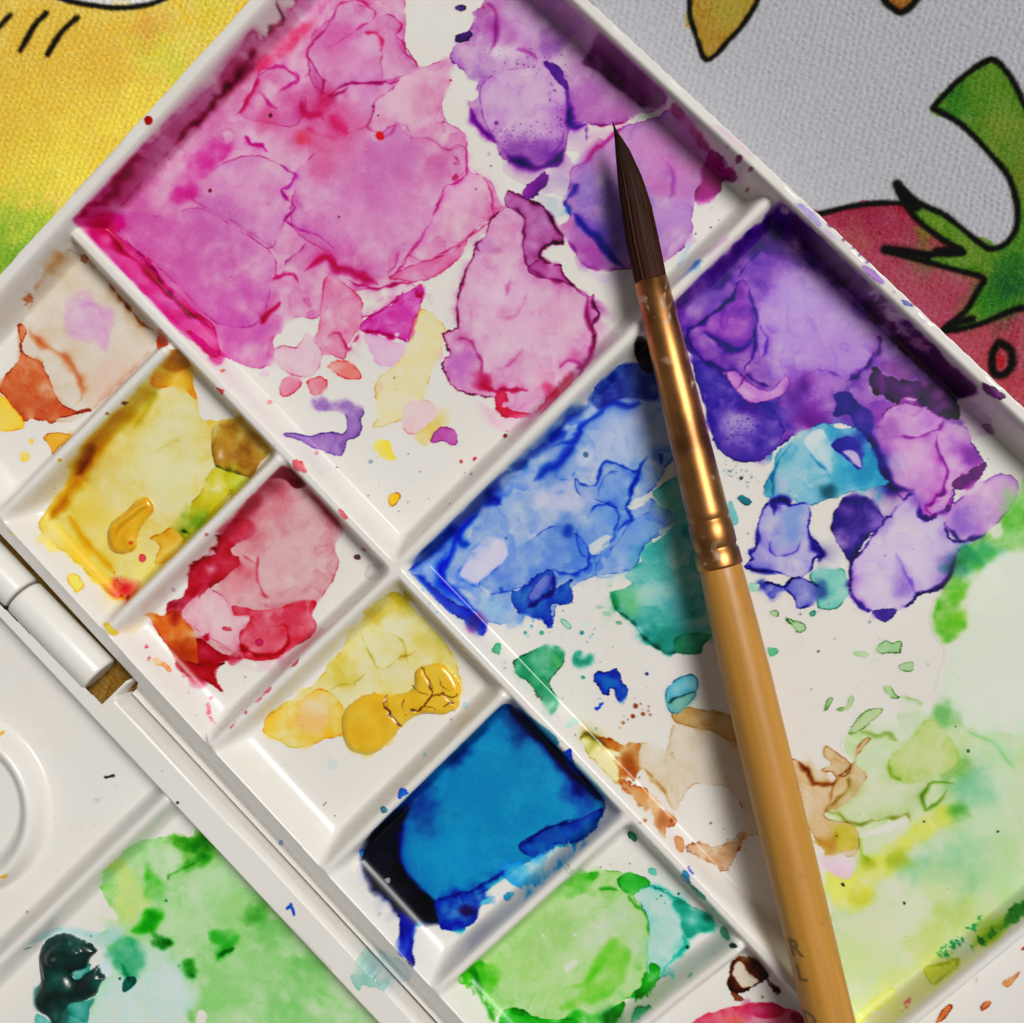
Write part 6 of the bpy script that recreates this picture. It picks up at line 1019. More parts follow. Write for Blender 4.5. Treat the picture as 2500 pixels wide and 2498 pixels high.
def mesh_obj(name, verts, faces, mat, parent=None, smooth=True, colors=None, attr='pigment'):
    me = bpy.data.meshes.new(name)
    verts = np.asarray(verts, np.float32); faces = np.asarray(faces, np.int32)
    me.vertices.add(len(verts)); me.vertices.foreach_set('co', verts.ravel())
    k = faces.shape[1]
    me.loops.add(faces.size); me.loops.foreach_set('vertex_index', faces.ravel())
    me.polygons.add(len(faces)); me.polygons.foreach_set('loop_start', np.arange(0, faces.size, k, dtype=np.int32))
    me.update(calc_edges=True)
    if smooth: me.polygons.foreach_set('use_smooth', np.ones(len(faces), bool))
    if colors is not None:
        ca = me.color_attributes.new(attr, 'FLOAT_COLOR', 'POINT')
        c = np.ones((len(verts), 4), np.float32); c[:, :3] = colors
        ca.data.foreach_set('color', c.ravel())
    me.materials.append(mat)
    o = bpy.data.objects.new(name, me); COL.objects.link(o)
    if parent is not None: o.parent = parent
    return o
def thing(name, label, cat, loc=(0, 0, 0)):
    o = bpy.data.objects.new(name, None); COL.objects.link(o)
    o.empty_display_size = .01; o.location = loc
    o['label'] = label; o['category'] = cat
    return o
XG, YG = to_xy(SG, TG)
def grid_mesh(name, cells, Z, mat, parent, step=1, colors=None, adaptive=False):
    """mesh of the chosen grid cells (boolean [nt-1, ns-1])"""
    quads = []
    if adaptive:
        nj, ni = (cells.shape[0] // 4) * 4, (cells.shape[1] // 4) * 4
        blk = cells[:nj, :ni].reshape(nj // 4, 4, ni // 4, 4).all((1, 3))
        zb = Z[:nj, :ni].reshape(nj // 4, 4, ni // 4, 4)
        lo = zb.min((1, 3)); hi = zb.max((1, 3))
        zc = Z[4:nj + 4:4, 4:ni + 4:4]; zr = Z[0:nj:4, 4:ni + 4:4]; zd = Z[4:nj + 4:4, 0:ni:4]
        hi = np.maximum.reduce([hi, zc, zr, zd]); lo = np.minimum.reduce([lo, zc, zr, zd])
        flat = blk & (hi - lo < 2e-3)
        j, i = np.nonzero(flat); j *= 4; i *= 4
        quads.append(np.stack([j * NS + i, j * NS + i + 4, (j + 4) * NS + i + 4, (j + 4) * NS + i], 1))
        cells = cells.copy()
        cells[:nj, :ni] &= ~np.repeat(np.repeat(flat, 4, 0), 4, 1)
    j, i = np.nonzero(cells)
    quads.append(np.stack([j * NS + i, j * NS + i + 1, (j + 1) * NS + i + 1, (j + 1) * NS + i], 1))
    q = np.concatenate(quads)
    if len(q) == 0: return None
    u, inv = np.unique(q.ravel(), return_inverse=True)
    v = np.stack([XG.ravel()[u], YG.ravel()[u], Z.ravel()[u]], 1) * MM
    cc = colors.reshape(-1, 3)[u] if colors is not None else None
    return mesh_obj(name, v, inv.reshape(-1, 4), mat, parent, True, cc)

# ------------------------------------------------------------------ the palette
palette = thing('folding_palette', 'open white plastic folding watercolour palette with stained wells, under the brush', 'palette')
W4 = (VALID[:-1, :-1] & VALID[1:, :-1] & VALID[:-1, 1:] & VALID[1:, 1:])
def proj_px(X, Y, Z):
    dx, dy, dz = X - _C[0], Y - _C[1], Z - _C[2]
    dep = dx * _V[0] + dy * _V[1] + dz * _V[2]
    return (dx * _R[0] + dy * _R[1] + dz * _R[2]) / dep * FPX + IW / 2, -(dx * _U[0] + dy * _U[1] + dz * _U[2]) / dep * FPX + IH / 2
PU, PV = proj_px(XG, YG, H)
INVIEW = (PU > -200) & (PU < 2660) & (PV > -200) & (PV < 2700)
W4 &= INVIEW[:-1, :-1]
# frame pieces: rims and crests
crest = (tbest < .25) & OUT1
FR_ID = np.zeros(SG.shape, int)
FR_ID = np.where(crest, 40 + who, 0)
FR_ID = np.where(OUT1 & (dE < 0), 49, FR_ID)
FR_ID = np.where(OUT1 & (dR1 < 1.2), 51, FR_ID)
FR_ID = np.where(OUT1 & (-dR2 < 1.1), 52, FR_ID)
PARTID = np.where(FR_ID > 0, FR_ID, PART)
leftD2 = poly_dist(SG, TG, st([(1000, 1364)] + D2 + [(-900, 3226)], 2.4)) < 0
P2 = np.where(leftD2, 31, 30)
P2 = np.where((np.abs(dD2) < 1.0) , 61, P2)
P2 = np.where(rr < 14.2, 62, P2)
P2 = np.where(dE3 > -.1, 60, P2)
PARTID = np.where(OUT1, PARTID, P2)
PNAMES = {20: 'mixing_well', 21: 'mixing_well', 22: 'mixing_well', 30: 'tray_floor', 31: 'tray_floor', 49: 'hinge_lip', 51: 'rim', 52: 'rim', 60: 'hinge_rim', 61: 'divider', 62: 'thumb_ring'}
PLABEL = {20: 'large mixing well covered in pink and violet washes', 21: 'large mixing well with blue, purple and green washes',
          10: 'small well with rusty orange stain', 11: 'small well with yellow paint and ochre dab', 12: 'small well with red paint',
          13: 'small well with cracked yellow paint', 14: 'small well filled with deep blue paint', 15: 'small well with bright green paint',
          16: 'small well with brown ring and pink paint'}
PARTS = {}
BASEC = PARTID[:-1, :-1]
for pid in np.unique(BASEC[W4]):
    nm = PNAMES.get(int(pid), 'paint_well' if pid < 20 else 'divider')
    o = grid_mesh(nm, W4 & (BASEC == pid), H, M_PLASTIC, palette, adaptive=True)
    if o is None: continue
    if int(pid) in PLABEL: o['label'] = PLABEL[int(pid)]
    PARTS[int(pid)] = o

# ------------------------------------------------------------------ dried paint films on the palette
PW = np.array(PLASTIC)
FILM = H + 0.035 + CV.TH
COLR = (PW[None, None] * np.exp(-(0.9 * CV.OD + .34 * CV.OD ** 2 / (1 + .6 * CV.OD)))).astype(np.float32)
grain = NZ[.55][np.ix_(np.arange(NT) % NN, np.arange(NS) % NN)] * .045 + NZ[1.2][np.ix_(np.arange(NT) % NN, np.arange(NS) % NN)] * .03
COLR *= np.exp(-grain[..., None] * np.minimum(CV.OD, 1.2))
painted = (CV.OD.max(2) > .006) & VALID
pc = painted[:-1, :-1] | painted[1:, :-1] | painted[:-1, 1:] | painted[1:, 1:]
labc = np.maximum(np.maximum(CV.LAB[:-1, :-1], CV.LAB[1:, 1:]), np.maximum(CV.LAB[1:, :-1], CV.LAB[:-1, 1:]))
flat_items = np.arange(len(CV.items))
order = np.argsort(labc[pc & W4], kind='stable')
jj, ii = np.nonzero(pc & W4)
labs = labc[jj, ii]
srt = np.argsort(labs, kind='stable'); jj, ii, labs = jj[srt], ii[srt], labs[srt]
bounds = np.searchsorted(labs, np.arange(len(CV.items) + 1))
XF, YF, ZF, CF = XG.ravel(), YG.ravel(), FILM.ravel(), COLR.reshape(-1, 3)
for k in range(1, len(CV.items)):
    a, b_ = bounds[k], bounds[k + 1]
    if b_ - a < 2: continue
    j, i = jj[a:b_], ii[a:b_]
    q = np.stack([j * NS + i, j * NS + i + 1, (j + 1) * NS + i + 1, (j + 1) * NS + i], 1)
    u, inv = np.unique(q.ravel(), return_inverse=True)
    v = np.stack([XF[u], YF[u], ZF[u]], 1) * MM
    pid = np.bincount(PARTID[j, i]).argmax()
    par = PARTS.get(int(pid), palette)
    nm, lb = CV.items[k]
    o = mesh_obj(nm, v, inv.reshape(-1, 4), M_DAB if nm == 'paint_dab' else M_PAINT, par, True, CF[u])
    if lb: o['label'] = lb
    if nm in ('paint_splatter',): o['kind'] = 'stuff'

# ------------------------------------------------------------------ hinge knuckles
def p3(u, v, z):
    q = unproject([u], [v], [z])[0]
    return Vector((q[0], q[1], z))
def lathe(name, a, b, prof_pts, mat, parent, n=40, cap=True, smooth=True, colors=None):
    """surface of revolution about the axis a->b (mm); prof_pts = [(distance along, radius)]"""
    ax = (b - a).normalized()
    u = ax.orthogonal().normalized(); w = ax.cross(u)
    V, F = [], []
    for (d, r) in prof_pts:
        for k in range(n):
            t = 2 * math.pi * k / n
            V.append((a + ax * d + (u * math.cos(t) + w * math.sin(t)) * r) * MM)
    for i in range(len(prof_pts) - 1):
        for k in range(n):
            F.append((i * n + k, i * n + (k + 1) % n, (i + 1) * n + (k + 1) % n, (i + 1) * n + k))
    return mesh_obj(name, [tuple(v) for v in V], F, mat, parent, smooth)
HZ, HRAD = 2.0, 3.05
ax_a = p3(-250, 1134, HZ); ax_b = p3(400, 1812, HZ)
def knuckle(u0, v0, u1, v1, HZ=HZ):
    a, b = p3(u0, v0, HZ), p3(u1, v1, HZ)
    L = (b - a).length; r = HRAD; e = .55
    pp = [(0, .02), (.0, r - e)] + [(e - e * math.cos(t), r - e + e * math.sin(t)) for t in np.linspace(.25, math.pi / 2, 6)]
    pp += [(L - d, rr_) for d, rr_ in reversed(pp)]
    return lathe('hinge_knuckle', a, b, pp, M_PLASTIC, palette, 48)
knuckle(-235, 1149, 53, 1450)
knuckle(57, 1455, 244, 1648)

# ------------------------------------------------------------------ the printed canvas the palette lies on
def cloth_mat(name, attr):
    m, nt, b = material(name)
    tc = nt.nodes.new('ShaderNodeTexCoord')
    n1 = nt.nodes.new('ShaderNodeTexNoise'); n1.inputs['Scale'].default_value = 2600; n1.inputs['Detail'].default_value = 3
    nt.links.new(tc.outputs['Object'], n1.inputs['Vector'])
    cr = nt.nodes.new('ShaderNodeValToRGB')
    cr.color_ramp.elements[0].position = .3; cr.color_ramp.elements[0].color = (.86, .86, .86, 1)
    cr.color_ramp.elements[1].position = .68; cr.color_ramp.elements[1].color = (1.04, 1.04, 1.04, 1)
    nt.links.new(n1.outputs['Fac'], cr.inputs[0])
    mix = nt.nodes.new('ShaderNodeMix'); mix.data_type = 'RGBA'; mix.blend_type = 'MULTIPLY'; mix.inputs[0].default_value = 1
    if attr:
        at = nt.nodes.new('ShaderNodeAttribute'); at.attribute_name = 'pigment'
        nt.links.new(at.outputs['Color'], mix.inputs[6])
    else:
        mix.inputs[6].default_value = (*CLOTH_SHADED, 1)
    nt.links.new(cr.outputs[0], mix.inputs[7]); nt.links.new(mix.outputs[2], b.inputs['Base Color'])
    bu = nt.nodes.new('ShaderNodeBump'); bu.inputs['Strength'].default_value = .5; bu.inputs['Distance'].default_value = .00012
    nt.links.new(n1.outputs['Fac'], bu.inputs['Height']); nt.links.new(bu.outputs['Normal'], b.inputs['Normal'])
    b.inputs['Roughness'].default_value = .9; b.inputs['Specular IOR Level'].default_value = .15
    b.inputs['Sheen Weight'].default_value = .08
    return m
CLOTH_SHADED = (.46, .46, .50)  # white cloth greyed: the top right corner's shade is put into its colour
M_CLOTH = cloth_mat('shaded_white_canvas', False); M_PRINT = cloth_mat('printed_canvas', True)
ZC = HFLOOR - .15
ck = [(-.45, -.45), (.45, -.45), (.45, .45), (-.45, .45)]
nseg = 24
gx = np.linspace(-.45, .45, nseg + 1)
V = [(x, y, (ZC - .12) * MM) for y in gx for x in gx]
F = [(j * (nseg + 1) + i, j * (nseg + 1) + i + 1, (j + 1) * (nseg + 1) + i + 1, (j + 1) * (nseg + 1) + i) for j in range(nseg) for i in range(nseg)]
cloth = mesh_obj('table_cloth', V, F, M_CLOTH)
cloth['kind'] = 'structure'; cloth['label'] = 'white woven canvas cloth with cartoon fruit print under the palette'
def surf_cloth(p):
    return st(p, ZC)
def cloth_canvas(px):
    q = st(px, ZC)
    lo, hi = q.min(0), q.max(0)
    g = .135
    return Canvas(np.arange(lo[0], hi[0], g).astype(np.float32), np.arange(lo[1], hi[1], g).astype(np.float32), (226, 226, 232), surf_cloth)
def cloth_build(cv, rib_deg, edge_cut=True, base=CLOTH_SHADED):
    S, T = np.meshgrid(cv.S, cv.T)
    X, Y = to_xy(S, T)
    an = math.radians(rib_deg)
    across = X * math.sin(an) - Y * math.cos(an); along = X * math.cos(an) + Y * math.sin(an)
    jn, inn = np.arange(cv.nj) % NN, np.arange(cv.ni) % NN
    wob = NZ[14.][np.ix_(jn, inn)] * .10 + NZ[6.][np.ix_(jn, inn)] * .07 + NZ[2.6][np.ix_(jn, inn)] * .06
    ph = 2 * math.pi * (across + wob) / .93
    rib = .5 + .5 * np.cos(ph)
    bead = .5 + .5 * np.cos(2 * math.pi * (along + wob * 1.5) / .98 + np.floor(ph / (2 * math.pi) + .5) * math.pi * .9)
    Z = ZC - .02 + 0 + .17 * rib ** .8 * (.4 + .6 * bead) + .03 * NZ[.55][np.ix_(jn, inn)] * rib + .012 * NZ[1.2][np.ix_(jn, inn)]
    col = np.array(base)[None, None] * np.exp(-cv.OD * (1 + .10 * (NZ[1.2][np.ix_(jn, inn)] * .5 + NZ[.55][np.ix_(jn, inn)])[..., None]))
    U, Vv = proj_px(X, Y, np.full_like(X, ZC))
    keep = (U > -190) & (U < 2690) & (Vv > -190)
    d1 = poly_dist(S, T, st(R1, HR)); d2 = poly_dist(S, T, st(R2, HR))
    if edge_cut: keep &= ((d1 < 1.5) | (d2 > -1.5))
    kc = keep[:-1, :-1] & keep[1:, 1:]
    lab = cv.LAB[:-1, :-1]
    for k in range(len(cv.items)):
        j, i = np.nonzero(kc & (lab == k))
        if len(j) < 4: continue
        n = cv.ni
        q = np.stack([j * n + i, j * n + i + 1, (j + 1) * n + i + 1, (j + 1) * n + i], 1)
        u, inv = np.unique(q.ravel(), return_inverse=True)
        v = np.stack([X.ravel()[u], Y.ravel()[u], Z.ravel()[u]], 1) * MM
        nm, lb = cv.items[k] or ('canvas_weave', None)
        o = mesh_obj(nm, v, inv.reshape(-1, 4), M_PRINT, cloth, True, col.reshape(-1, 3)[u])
        if lb: o['label'] = lb
TL = cloth_canvas([(-150, -150), (720, -150), (-150, 800), (480, 480)])
TL.tile(0, 0, 650 / 1930)
TL.new('printed_shape', 'yellow printed cartoon fruit with black strokes')
TL.wash([(-900, -900), (2600, -900), (2600, 3000), (-900, 3000)], (232, 196, 70), edge=0, rough=0, soft=2, cloud=.07)
for a in [(250, 500, 600, (226, 182, 62), .7), (700, 700, 500, (228, 186, 66), .6), (200, 1300, 500, (228, 212, 66), .7), (600, 1000, 400, (240, 214, 76), .6),
          (1000, 800, 260, (242, 222, 84), .6), (1150, 380, 200, (214, 216, 70), .6), (1500, 120, 170, (216, 204, 64), .6), (1060, 200, 140, (218, 150, 62), .5), (780, 450, 200, (226, 178, 62), .5),
          (500, 1300, 200, (240, 228, 92), .5), (0, 900, 300, (226, 184, 60), .5), (60, 1850, 330, (128, 176, 46), .9), (230, 1640, 150, (176, 204, 60), .7), (-60, 1500, 150, (206, 204, 62), .5),
          (1300, 500, 130, (206, 208, 66), .5), (100, 2300, 500, (110, 160, 40), .9)]:
    TL.puff(a[0], a[1], a[2], a[3], a[4], mul=False)
TL.new('printed_eye', 'white printed eye with black outline')
TL.wash([(430, -400), (430, -20), (560, 20), (720, 45), (860, 55), (1020, 40), (1200, -10), (1260, -400)], (226, 226, 232), edge=0, rough=.8, soft=2.5, cloud=.05)
K_ = (36, 34, 30)
TL.line([(330, -60), (440, -10), (560, 22), (720, 48), (880, 58), (1020, 44), (1150, 12), (1240, -40)], K_, 5.2, 1.6, taper=False, var=.25, wob=.3, item=False)
TL.new('printed_stroke')
TL.line([(335, 98), (250, 190), (150, 365)], K_, 6.0, 1.5, taper=False, var=.25, wob=.3, item=True)
TL.line([(560, 130), (450, 230), (345, 395)], K_, 6.0, 1.5, taper=False, var=.25, wob=.3, item=True)
TL.line([(75, 112), (0, 190), (-60, 290)], K_, 5.5, 1.3, taper=False, var=.25, wob=.3, item=True)
cloth_build(TL, 66, base=(.84, .84, .84))  # lighter base than the shared one: this corner's brighter light put into colour
HO = cloth_canvas([(-190, 1120), (60, 1350), (420, 1700), (330, 1800), (0, 1520), (-190, 1250)])
HO.tile(0, 0, 1)
HO.new('printed_shape', 'yellow print with painted shade, seen through the hinge gap')
HO.wash([(-800, 500), (1200, 500), (1200, 2800), (-800, 2800)], (170, 116, 30), edge=0, rough=0, soft=2, cloud=.07)  # yellow print darkened to brown, the shade of the gap painted in
cloth_build(HO, 66, False)
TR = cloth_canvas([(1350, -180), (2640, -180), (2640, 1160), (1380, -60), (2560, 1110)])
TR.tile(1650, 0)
OL = (24, 26, 20)
TR.new('printed_petal', 'yellow printed pointed petal with black outline')
pet = [(80, -200), (75, 60), (110, 190), (170, 335), (290, 230), (390, 110), (470, -30), (500, -200)]
TR.wash(pet, (214, 170, 58), edge=0, rough=.5, soft=2, cloud=.08)
TR.puff(300, 60, 130, (206, 190, 66), .7, clip=True); TR.puff(150, 200, 90, (214, 158, 50), .6, clip=True)
TR.line(pet, OL, 4.8, 1.5, taper=False, var=.25, wob=.3)
TR.new('printed_petal', 'small brown printed petal tip with black outline')
pt2 = [(1130, -120), (1150, -10), (1200, 45), (1250, 70), (1310, 30), (1350, -30), (1390, -120)]
TR.wash(pt2, (190, 118, 34), edge=0, rough=.5, soft=2, cloud=.06)
TR.line(pt2, OL, 6, 1.5, taper=False, var=.25, wob=.3)
TR.new('printed_strawberry', 'red printed strawberry with a black outlined seed')
TR.wash([(600, 1230), (820, 1175), (1000, 1140), (1150, 1128), (1260, 1140), (1340, 1220), (1480, 1330), (1600, 1405), (1800, 1500), (2400, 1600), (2400, 3000), (1200, 3000), (700, 1900)], (204, 72, 98), edge=0, rough=.6, soft=2, cloud=.1)
for a in [(1050, 1200, 130, (176, 30, 70), .8), (1300, 1300, 160, (190, 50, 84), .6), (1000, 1320, 90, (196, 96, 90), .6), (1300, 1600, 200, (206, 84, 110), .7), (1700, 1900, 230, (212, 74, 92), .7), (1500, 1720, 120, (198, 70, 104), .5), (1150, 1560, 90, (186, 60, 92), .5), (1850, 2200, 200, (214, 80, 90), .6)]:
    TR.puff(*a[:3], a[3], a[4], clip=True)
TR.line([(560, 1240), (820, 1180), (1000, 1140), (1150, 1125), (1280, 1130)], OL, 5.0, 1.5, taper=False, var=.25, wob=.3)
TR.line([(1790, 1900), (1755, 1960), (1760, 2060), (1810, 2080), (1860, 2030), (1855, 1940), (1790, 1900)], OL, 7.4, 1.5, taper=False, var=.25, wob=.3)
TR.wash([(1790, 1955), (1775, 2000), (1800, 2050), (1825, 2000)], (208, 34, 44), edge=0, rough=.4, soft=2.5, cloud=.05)
TR.new('printed_leaf', 'green printed stem and spiky leaves with black outline')
leaf = [(1425, 600), (1530, 480), (1640, 390), (1730, 335), (1790, 350), (1880, 470), (1960, 640), (2100, 900), (2200, 1300), (2150, 1680), (1900, 1710), (1680, 1800),
        (1490, 1830), (1600, 1730), (1680, 1600), (1700, 1540), (1560, 1500), (1380, 1450), (1160, 1385), (1400, 1410), (1590, 1400), (1480, 1330), (1340, 1220), (1270, 1130), (1225, 1020), (1330, 1115), (1500, 1200), (1640, 1310), (1740, 1380),
        (1830, 1350), (1890, 1250), (1885, 1100), (1830, 960), (1720, 830), (1580, 690)]
TR.wash(leaf, (110, 166, 44), edge=0, rough=.5, soft=2, cloud=.1)
for a in [(1560, 560, 110, (42, 132, 20), .8), (1720, 520, 150, (104, 164, 30), .7), (1840, 720, 130, (150, 170, 50), .7), (1900, 1000, 110, (132, 150, 34), .7), (1850, 1550, 140, (26, 116, 30), .8), (1830, 1590, 70, (16, 84, 60), .7), (1700, 1400, 110, (130, 170, 40), .6),
          (1620, 1760, 60, (150, 180, 60), .7), (1760, 1690, 100, (50, 140, 26), .7), (1430, 1260, 90, (130, 178, 34), .7), (1380, 1430, 90, (120, 150, 60), .6), (1900, 1330, 120, (70, 150, 24), .6)]:
    TR.puff(*a[:3], a[3], a[4], clip=True)
TR.line(leaf + leaf[:1], OL, 5.4, 1.5, taper=False, var=.25, wob=.3)
TR.line([(1225, 1020), (1270, 1090), (1330, 1150)], OL, 9, 1.6, taper=False, var=.25, wob=.3); TR.line([(1160, 1385), (1300, 1400), (1400, 1420)], OL, 8, 1.5, taper=False, var=.25, wob=.3)
TR.line([(1590, 1400), (1520, 1385), (1440, 1390)], OL, 6.5, 1.3, taper=False, var=.25, wob=.3); TR.line([(1490, 1830), (1560, 1790), (1640, 1770)], OL, 7, 1.4, taper=False, var=.25, wob=.3)
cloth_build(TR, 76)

# ------------------------------------------------------------------ the brush
brush = thing('paint_brush', 'round watercolour brush with brown bristles, golden ferrule and tan wooden handle', 'paintbrush')
BT = p3(1497, 303, 5.0)                      # tip of the bristles
BE = p3(2076, 2700, 8.6)                     # handle beyond the frame
ax = (BE - BT).normalized()
def along(u, v):
    """distance along the brush axis of the axis point seen at pixel (u, v)"""
    best, bd = 0, 1e18
    for k in range(0, 1800):
        d = k * .1
        P = BT + ax * d
        pu, pv = proj_px(P.x, P.y, P.z)
        e = (pu - u) ** 2 + (pv - v) ** 2
        if e < bd: best, bd = d, e
    return best
def rad(wpx, d):
    P = BT + ax * d
    dep = (P - CAMP).dot(vd)
    return wpx * .5 * dep / FPX
f0, f1, f2, f3 = along(1590, 684), along(1733, 1266), along(1752, 1340), along(1762, 1384)
m_f, nt, b = material('gold_ferrule')
b.inputs['Base Color'].default_value = (.78, .40, .13, 1); b.inputs['Metallic'].default_value = 1
tc, no, bu = bump_noise(nt, b, 420, .12, .0001, 4)
rmp = nt.nodes.new('ShaderNodeMapRange'); rmp.inputs[3].default_value = .27; rmp.inputs[4].default_value = .5
nt.links.new(no.outputs['Fac'], rmp.inputs[0]); nt.links.new(rmp.outputs[0], b.inputs['Roughness'])
no2 = nt.nodes.new('ShaderNodeTexNoise'); no2.inputs['Scale'].default_value = 160; no2.inputs['Detail'].default_value = 6
nt.links.new(tc.outputs['Object'], no2.inputs['Vector'])
cr = nt.nodes.new('ShaderNodeValToRGB'); cr.color_ramp.elements[0].position = .34; cr.color_ramp.elements[0].color = (.24, .10, .038, 1)
cr.color_ramp.elements[1].position = .55; cr.color_ramp.elements[1].color = (.50, .225, .07, 1)
nt.links.new(no2.outputs['Fac'], cr.inputs[0])
no3 = nt.nodes.new('ShaderNodeTexNoise'); no3.inputs['Scale'].default_value = 330; no3.inputs['Detail'].default_value = 7; no3.inputs['Distortion'].default_value = 1.2
nt.links.new(tc.outputs['Object'], no3.inputs['Vector'])
m3 = nt.nodes.new('ShaderNodeMapRange'); m3.inputs[1].default_value = .61; m3.inputs[2].default_value = .70
nt.links.new(no3.outputs['Fac'], m3.inputs[0])
mx = nt.nodes.new('ShaderNodeMix'); mx.data_type = 'RGBA'; mx.inputs[7].default_value = (.50, .36, .27, 1)
nt.links.new(m3.outputs[0], mx.inputs[0]); nt.links.new(cr.outputs[0], mx.inputs[6]); nt.links.new(mx.outputs[2], b.inputs['Base Color'])
iv = nt.nodes.new('ShaderNodeMath'); iv.operation = 'SUBTRACT'; iv.inputs[0].default_value = 1; nt.links.new(m3.outputs[0], iv.inputs[1])
nt.links.new(iv.outputs[0], b.inputs['Metallic'])
ferrule_pts = [(f0 + .05, rad(70, f0)), (f0, rad(78, f0)), (f0 + .15, rad(82, f0)), (f0 + (f1 - f0) * .5, rad(94, f1)), (f1 - 1.0, rad(104, f1)), (f1 - .3, rad(105, f1)), (f1, rad(100, f1)),
               (f1 + .25, rad(100, f1)), (f1 + .6, rad(108, f1)), (f1 + 2.2, rad(109, f2)), (f2 - .6, rad(108, f2)), (f2 - .3, rad(102, f2)), (f2, rad(102, f2)), (f2 + .35, rad(111, f2)), (f3 - .35, rad(113, f3)), (f3 - .1, rad(112, f3)), (f3, rad(104, f3))]
ferrule = lathe('ferrule', BT, BE, ferrule_pts, m_f, brush, 96)
# bristles: pointed belly, with fine hair ridges
m_b, nt, b = material('brown_bristles')
b.inputs['Roughness'].default_value = .55
at = nt.nodes.new('ShaderNodeAttribute'); at.attribute_name = 'pigment'
nt.links.new(at.outputs['Color'], b.inputs['Base Color'])
b.inputs['Specular IOR Level'].default_value = .1
u_ = ax.orthogonal().normalized(); w_ = ax.cross(u_)
side = Vector((right.x, right.y, right.z)); side = (side - ax * side.dot(ax)).normalized(); upb = ax.cross(side)
NB, NA = 90, 220
V, C_, F = [], [], []
rb = np.random.default_rng(4)
hair = np.convolve(rb.normal(0, 1, NA + 8), np.ones(3) / 3, 'same')[4:-4]
hair2 = rb.random(NA)
# half width of the tuft and sideways offset of its centre along its length, from the picture
tl = [0, .06, .18, .36, .55, .75, 1.02]; hw = [0.6, 5, 17, 29, 36, 38.5, 37.5]; of = [0, 2, 6.5, 8, 7, 3, 0]
for i in range(NB):
    f = i / (NB - 1) * 1.02
    d = f * f0
    r = rad(2 * np.interp(f, tl, hw), d); o = rad(2 * np.interp(f, tl, of), d)
    for k in range(NA):
        t = 2 * math.pi * k / NA
        rr_ = r * (1 + .035 * hair[k] * min(1, f * 3)) + .02 * math.sin(k * 2.1 + f * 9)
        V.append(tuple((BT + ax * (d + (.35 * hair[(k * 7) % NA] if i < 2 else 0)) + side * (o + rr_ * math.cos(t)) + upb * (rr_ * .92 * math.sin(t))) * MM))
        g = .6 + .5 * hair2[k] + .22 * math.sin(f * 14 + hair2[k] * 20)
        base = np.array([.022, .009, .006]) * (1 - f) + np.array([.050, .014, .006]) * f
        C_.append(base * g)
for i in range(NB - 1):
    for k in range(NA):
        F.append((i * NA + k, i * NA + (k + 1) % NA, (i + 1) * NA + (k + 1) % NA, (i + 1) * NA + k))
mesh_obj('bristles', V, F, m_b, brush, True, np.array(C_))
HV, HF, HC = [], [], []
rh = np.random.default_rng(8)
for h_ in range(46):
    t0 = rh.uniform(0, 2 * math.pi) if h_ % 3 else rh.uniform(-.4, .4) + (math.pi if h_ % 2 else 0)
    fa = rh.uniform(.05, .75); fb = min(1.0, fa + rh.uniform(.15, .4)); lift = rh.uniform(.02, .16)
    base0 = len(HV); ns_ = 9
    for i in range(ns_):
        e = i / (ns_ - 1); f = fb + (fa - fb) * e; d = f * f0
        r = rad(2 * np.interp(f, tl, hw), d) * (1.0 + .01) + lift * e * e; o = rad(2 * np.interp(f, tl, of), d)
        t = t0 + .12 * e * math.sin(h_)
        P = BT + ax * d + side * (o + r * math.cos(t)) + upb * (r * .92 * math.sin(t))
        n_ = (side * math.cos(t) + upb * math.sin(t)).normalized(); b2 = ax.cross(n_)
        wd = .035 * (1 - .75 * e)
        for q3 in range(3):
            an3 = q3 * 2 * math.pi / 3
            HV.append(tuple((P + (n_ * math.cos(an3) + b2 * math.sin(an3)) * wd) * MM)); HC.append(np.array([.05, .022, .012]) * rh.uniform(.6, 1.6))
    for i in range(ns_ - 1):
        for q3 in range(3):
            a_ = base0 + i * 3; HF.append((a_ + q3, a_ + (q3 + 1) % 3, a_ + 3 + (q3 + 1) % 3, a_ + 3 + q3))
lh = mesh_obj('loose_hairs', HV, HF, m_b, brush, True, np.array(HC)); lh['kind'] = 'stuff'
# handle
m_h, nt, b = material('tan_lacquered_wood')
tc = nt.nodes.new('ShaderNodeTexCoord'); mp = nt.nodes.new('ShaderNodeMapping')
mp.inputs['Scale'].default_value = (40, 900, 900)
vr = nt.nodes.new('ShaderNodeVectorRotate'); vr.rotation_type = 'Z_AXIS'; vr.inputs['Angle'].default_value = -math.atan2(ax.y, ax.x)
no = nt.nodes.new('ShaderNodeTexNoise'); no.inputs['Scale'].default_value = 1.0; no.inputs['Detail'].default_value = 5
nt.links.new(tc.outputs['Object'], vr.inputs['Vector']); nt.links.new(vr.outputs[0], mp.inputs['Vector']); nt.links.new(mp.outputs[0], no.inputs['Vector'])
cr = nt.nodes.new('ShaderNodeValToRGB'); cr.color_ramp.elements[0].position = .3; cr.color_ramp.elements[0].color = (.46, .205, .026, 1)
cr.color_ramp.elements[1].position = .72; cr.color_ramp.elements[1].color = (.56, .265, .04, 1)
nt.links.new(no.outputs['Fac'], cr.inputs[0])
no3 = nt.nodes.new('ShaderNodeTexNoise'); no3.inputs['Scale'].default_value = 520; no3.inputs['Detail'].default_value = 6
nt.links.new(tc.outputs['Object'], no3.inputs['Vector'])
m3 = nt.nodes.new('ShaderNodeMapRange'); m3.inputs[1].default_value = .64; m3.inputs[2].default_value = .76; m3.inputs[4].default_value = .55
nt.links.new(no3.outputs['Fac'], m3.inputs[0])
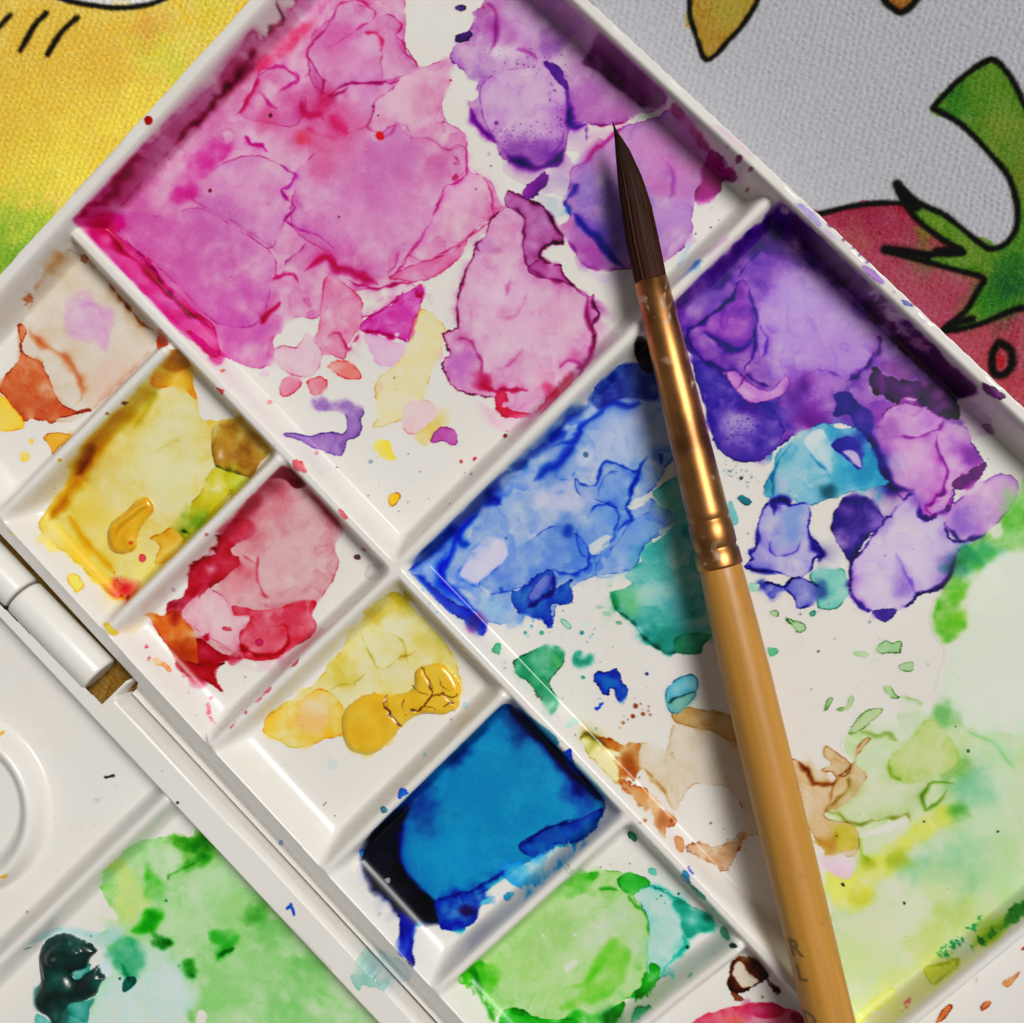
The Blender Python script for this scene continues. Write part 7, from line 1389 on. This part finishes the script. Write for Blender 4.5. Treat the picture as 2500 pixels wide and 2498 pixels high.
mx = nt.nodes.new('ShaderNodeMix'); mx.data_type = 'RGBA'; mx.inputs[7].default_value = (.27, .12, .02, 1)
nt.links.new(m3.outputs[0], mx.inputs[0]); nt.links.new(cr.outputs[0], mx.inputs[6]); nt.links.new(mx.outputs[2], b.inputs['Base Color'])
bu = nt.nodes.new('ShaderNodeBump'); bu.inputs['Strength'].default_value = .35; bu.inputs['Distance'].default_value = .0001
nt.links.new(no3.outputs['Fac'], bu.inputs['Height']); nt.links.new(bu.outputs['Normal'], b.inputs['Normal'])
b.inputs['Roughness'].default_value = .46; b.inputs['Coat Weight'].default_value = .12; b.inputs['Coat Roughness'].default_value = .3
h1, h2, h3 = along(1835, 1648), along(1930, 2080), along(2028, 2498)
hp = [(f3 - .5, rad(98, f3)), (f3 + .05, rad(104, f3)), (f3 + 2, rad(107, f3)), (f3 + 8, rad(114, h1)), (h1, rad(120, h1)), (h2, rad(122, h2)), (h3, rad(120, h3)), (h3 + 20, rad(116, h3)), (h3 + 60, rad(96, h3)), (h3 + 90, rad(60, h3)), (h3 + 93, rad(30, h3)), (h3 + 93.6, .05)]
handle = lathe('handle', BT, BE, hp, m_h, brush, 96)
# worn stamped letters on the handle
m_l, nt, b = material('worn_dark_stamp'); b.inputs['Base Color'].default_value = (.20, .11, .02, 1); b.inputs['Roughness'].default_value = .6
def letter(ch, u, v, size):
    cu = bpy.data.curves.new('stamped_letter', 'FONT'); cu.body = ch; cu.size = 1; cu.align_x = 'CENTER'; cu.align_y = 'CENTER'; cu.fill_mode = 'FRONT'; cu.offset = .03; cu.resolution_u = 6
    ob = bpy.data.objects.new('tmp', cu); COL.objects.link(ob)
    dg = bpy.context.evaluated_depsgraph_get(); dg.update()
    me = bpy.data.meshes.new_from_object(ob.evaluated_get(dg))
    bm = bmesh.new(); bm.from_mesh(me); bmesh.ops.triangulate(bm, faces=bm.faces)
    for _ in range(3):
        bmesh.ops.subdivide_edges(bm, edges=[e for e in bm.edges if e.calc_length() > .06], cuts=1)
    bmesh.ops.triangulate(bm, faces=bm.faces)
    d = along(u, v)
    P0 = BT + ax * d; pu, pv = proj_px(P0.x, P0.y, P0.z)
    off = (u - pu) * math.cos(math.radians(13.5)) - 0
    for vert in bm.verts:
        x, y = vert.co.x * size, vert.co.y * size
        dd = d - y
        R = np.interp(dd, [p[0] for p in hp], [p[1] for p in hp]) + .025
        th = math.asin(max(-.98, min(.98, off0 / R))) + x / R
        vv = (CAMP - (BT + ax * dd)); vv = (vv - ax * vv.dot(ax)).normalized()
        sd = vv.cross(ax); sd = sd if sd.dot(side) > 0 else -sd
        vert.co = (BT + ax * dd + sd * (R * math.sin(th)) + vv * (R * math.cos(th))) * MM
    bm.to_mesh(me); bm.free()
    o = bpy.data.objects.new('stamped_letter', me); COL.objects.link(o); o.parent = handle
    me.materials.clear(); me.materials.append(m_l)
    bpy.data.objects.remove(ob)
off0 = -2.3
letter('R', 1983, 2290, 3.5); letter('L', 2002, 2350, 3.3)
off0 = -2.7
letter('D', 2029, 2466, 3.6)
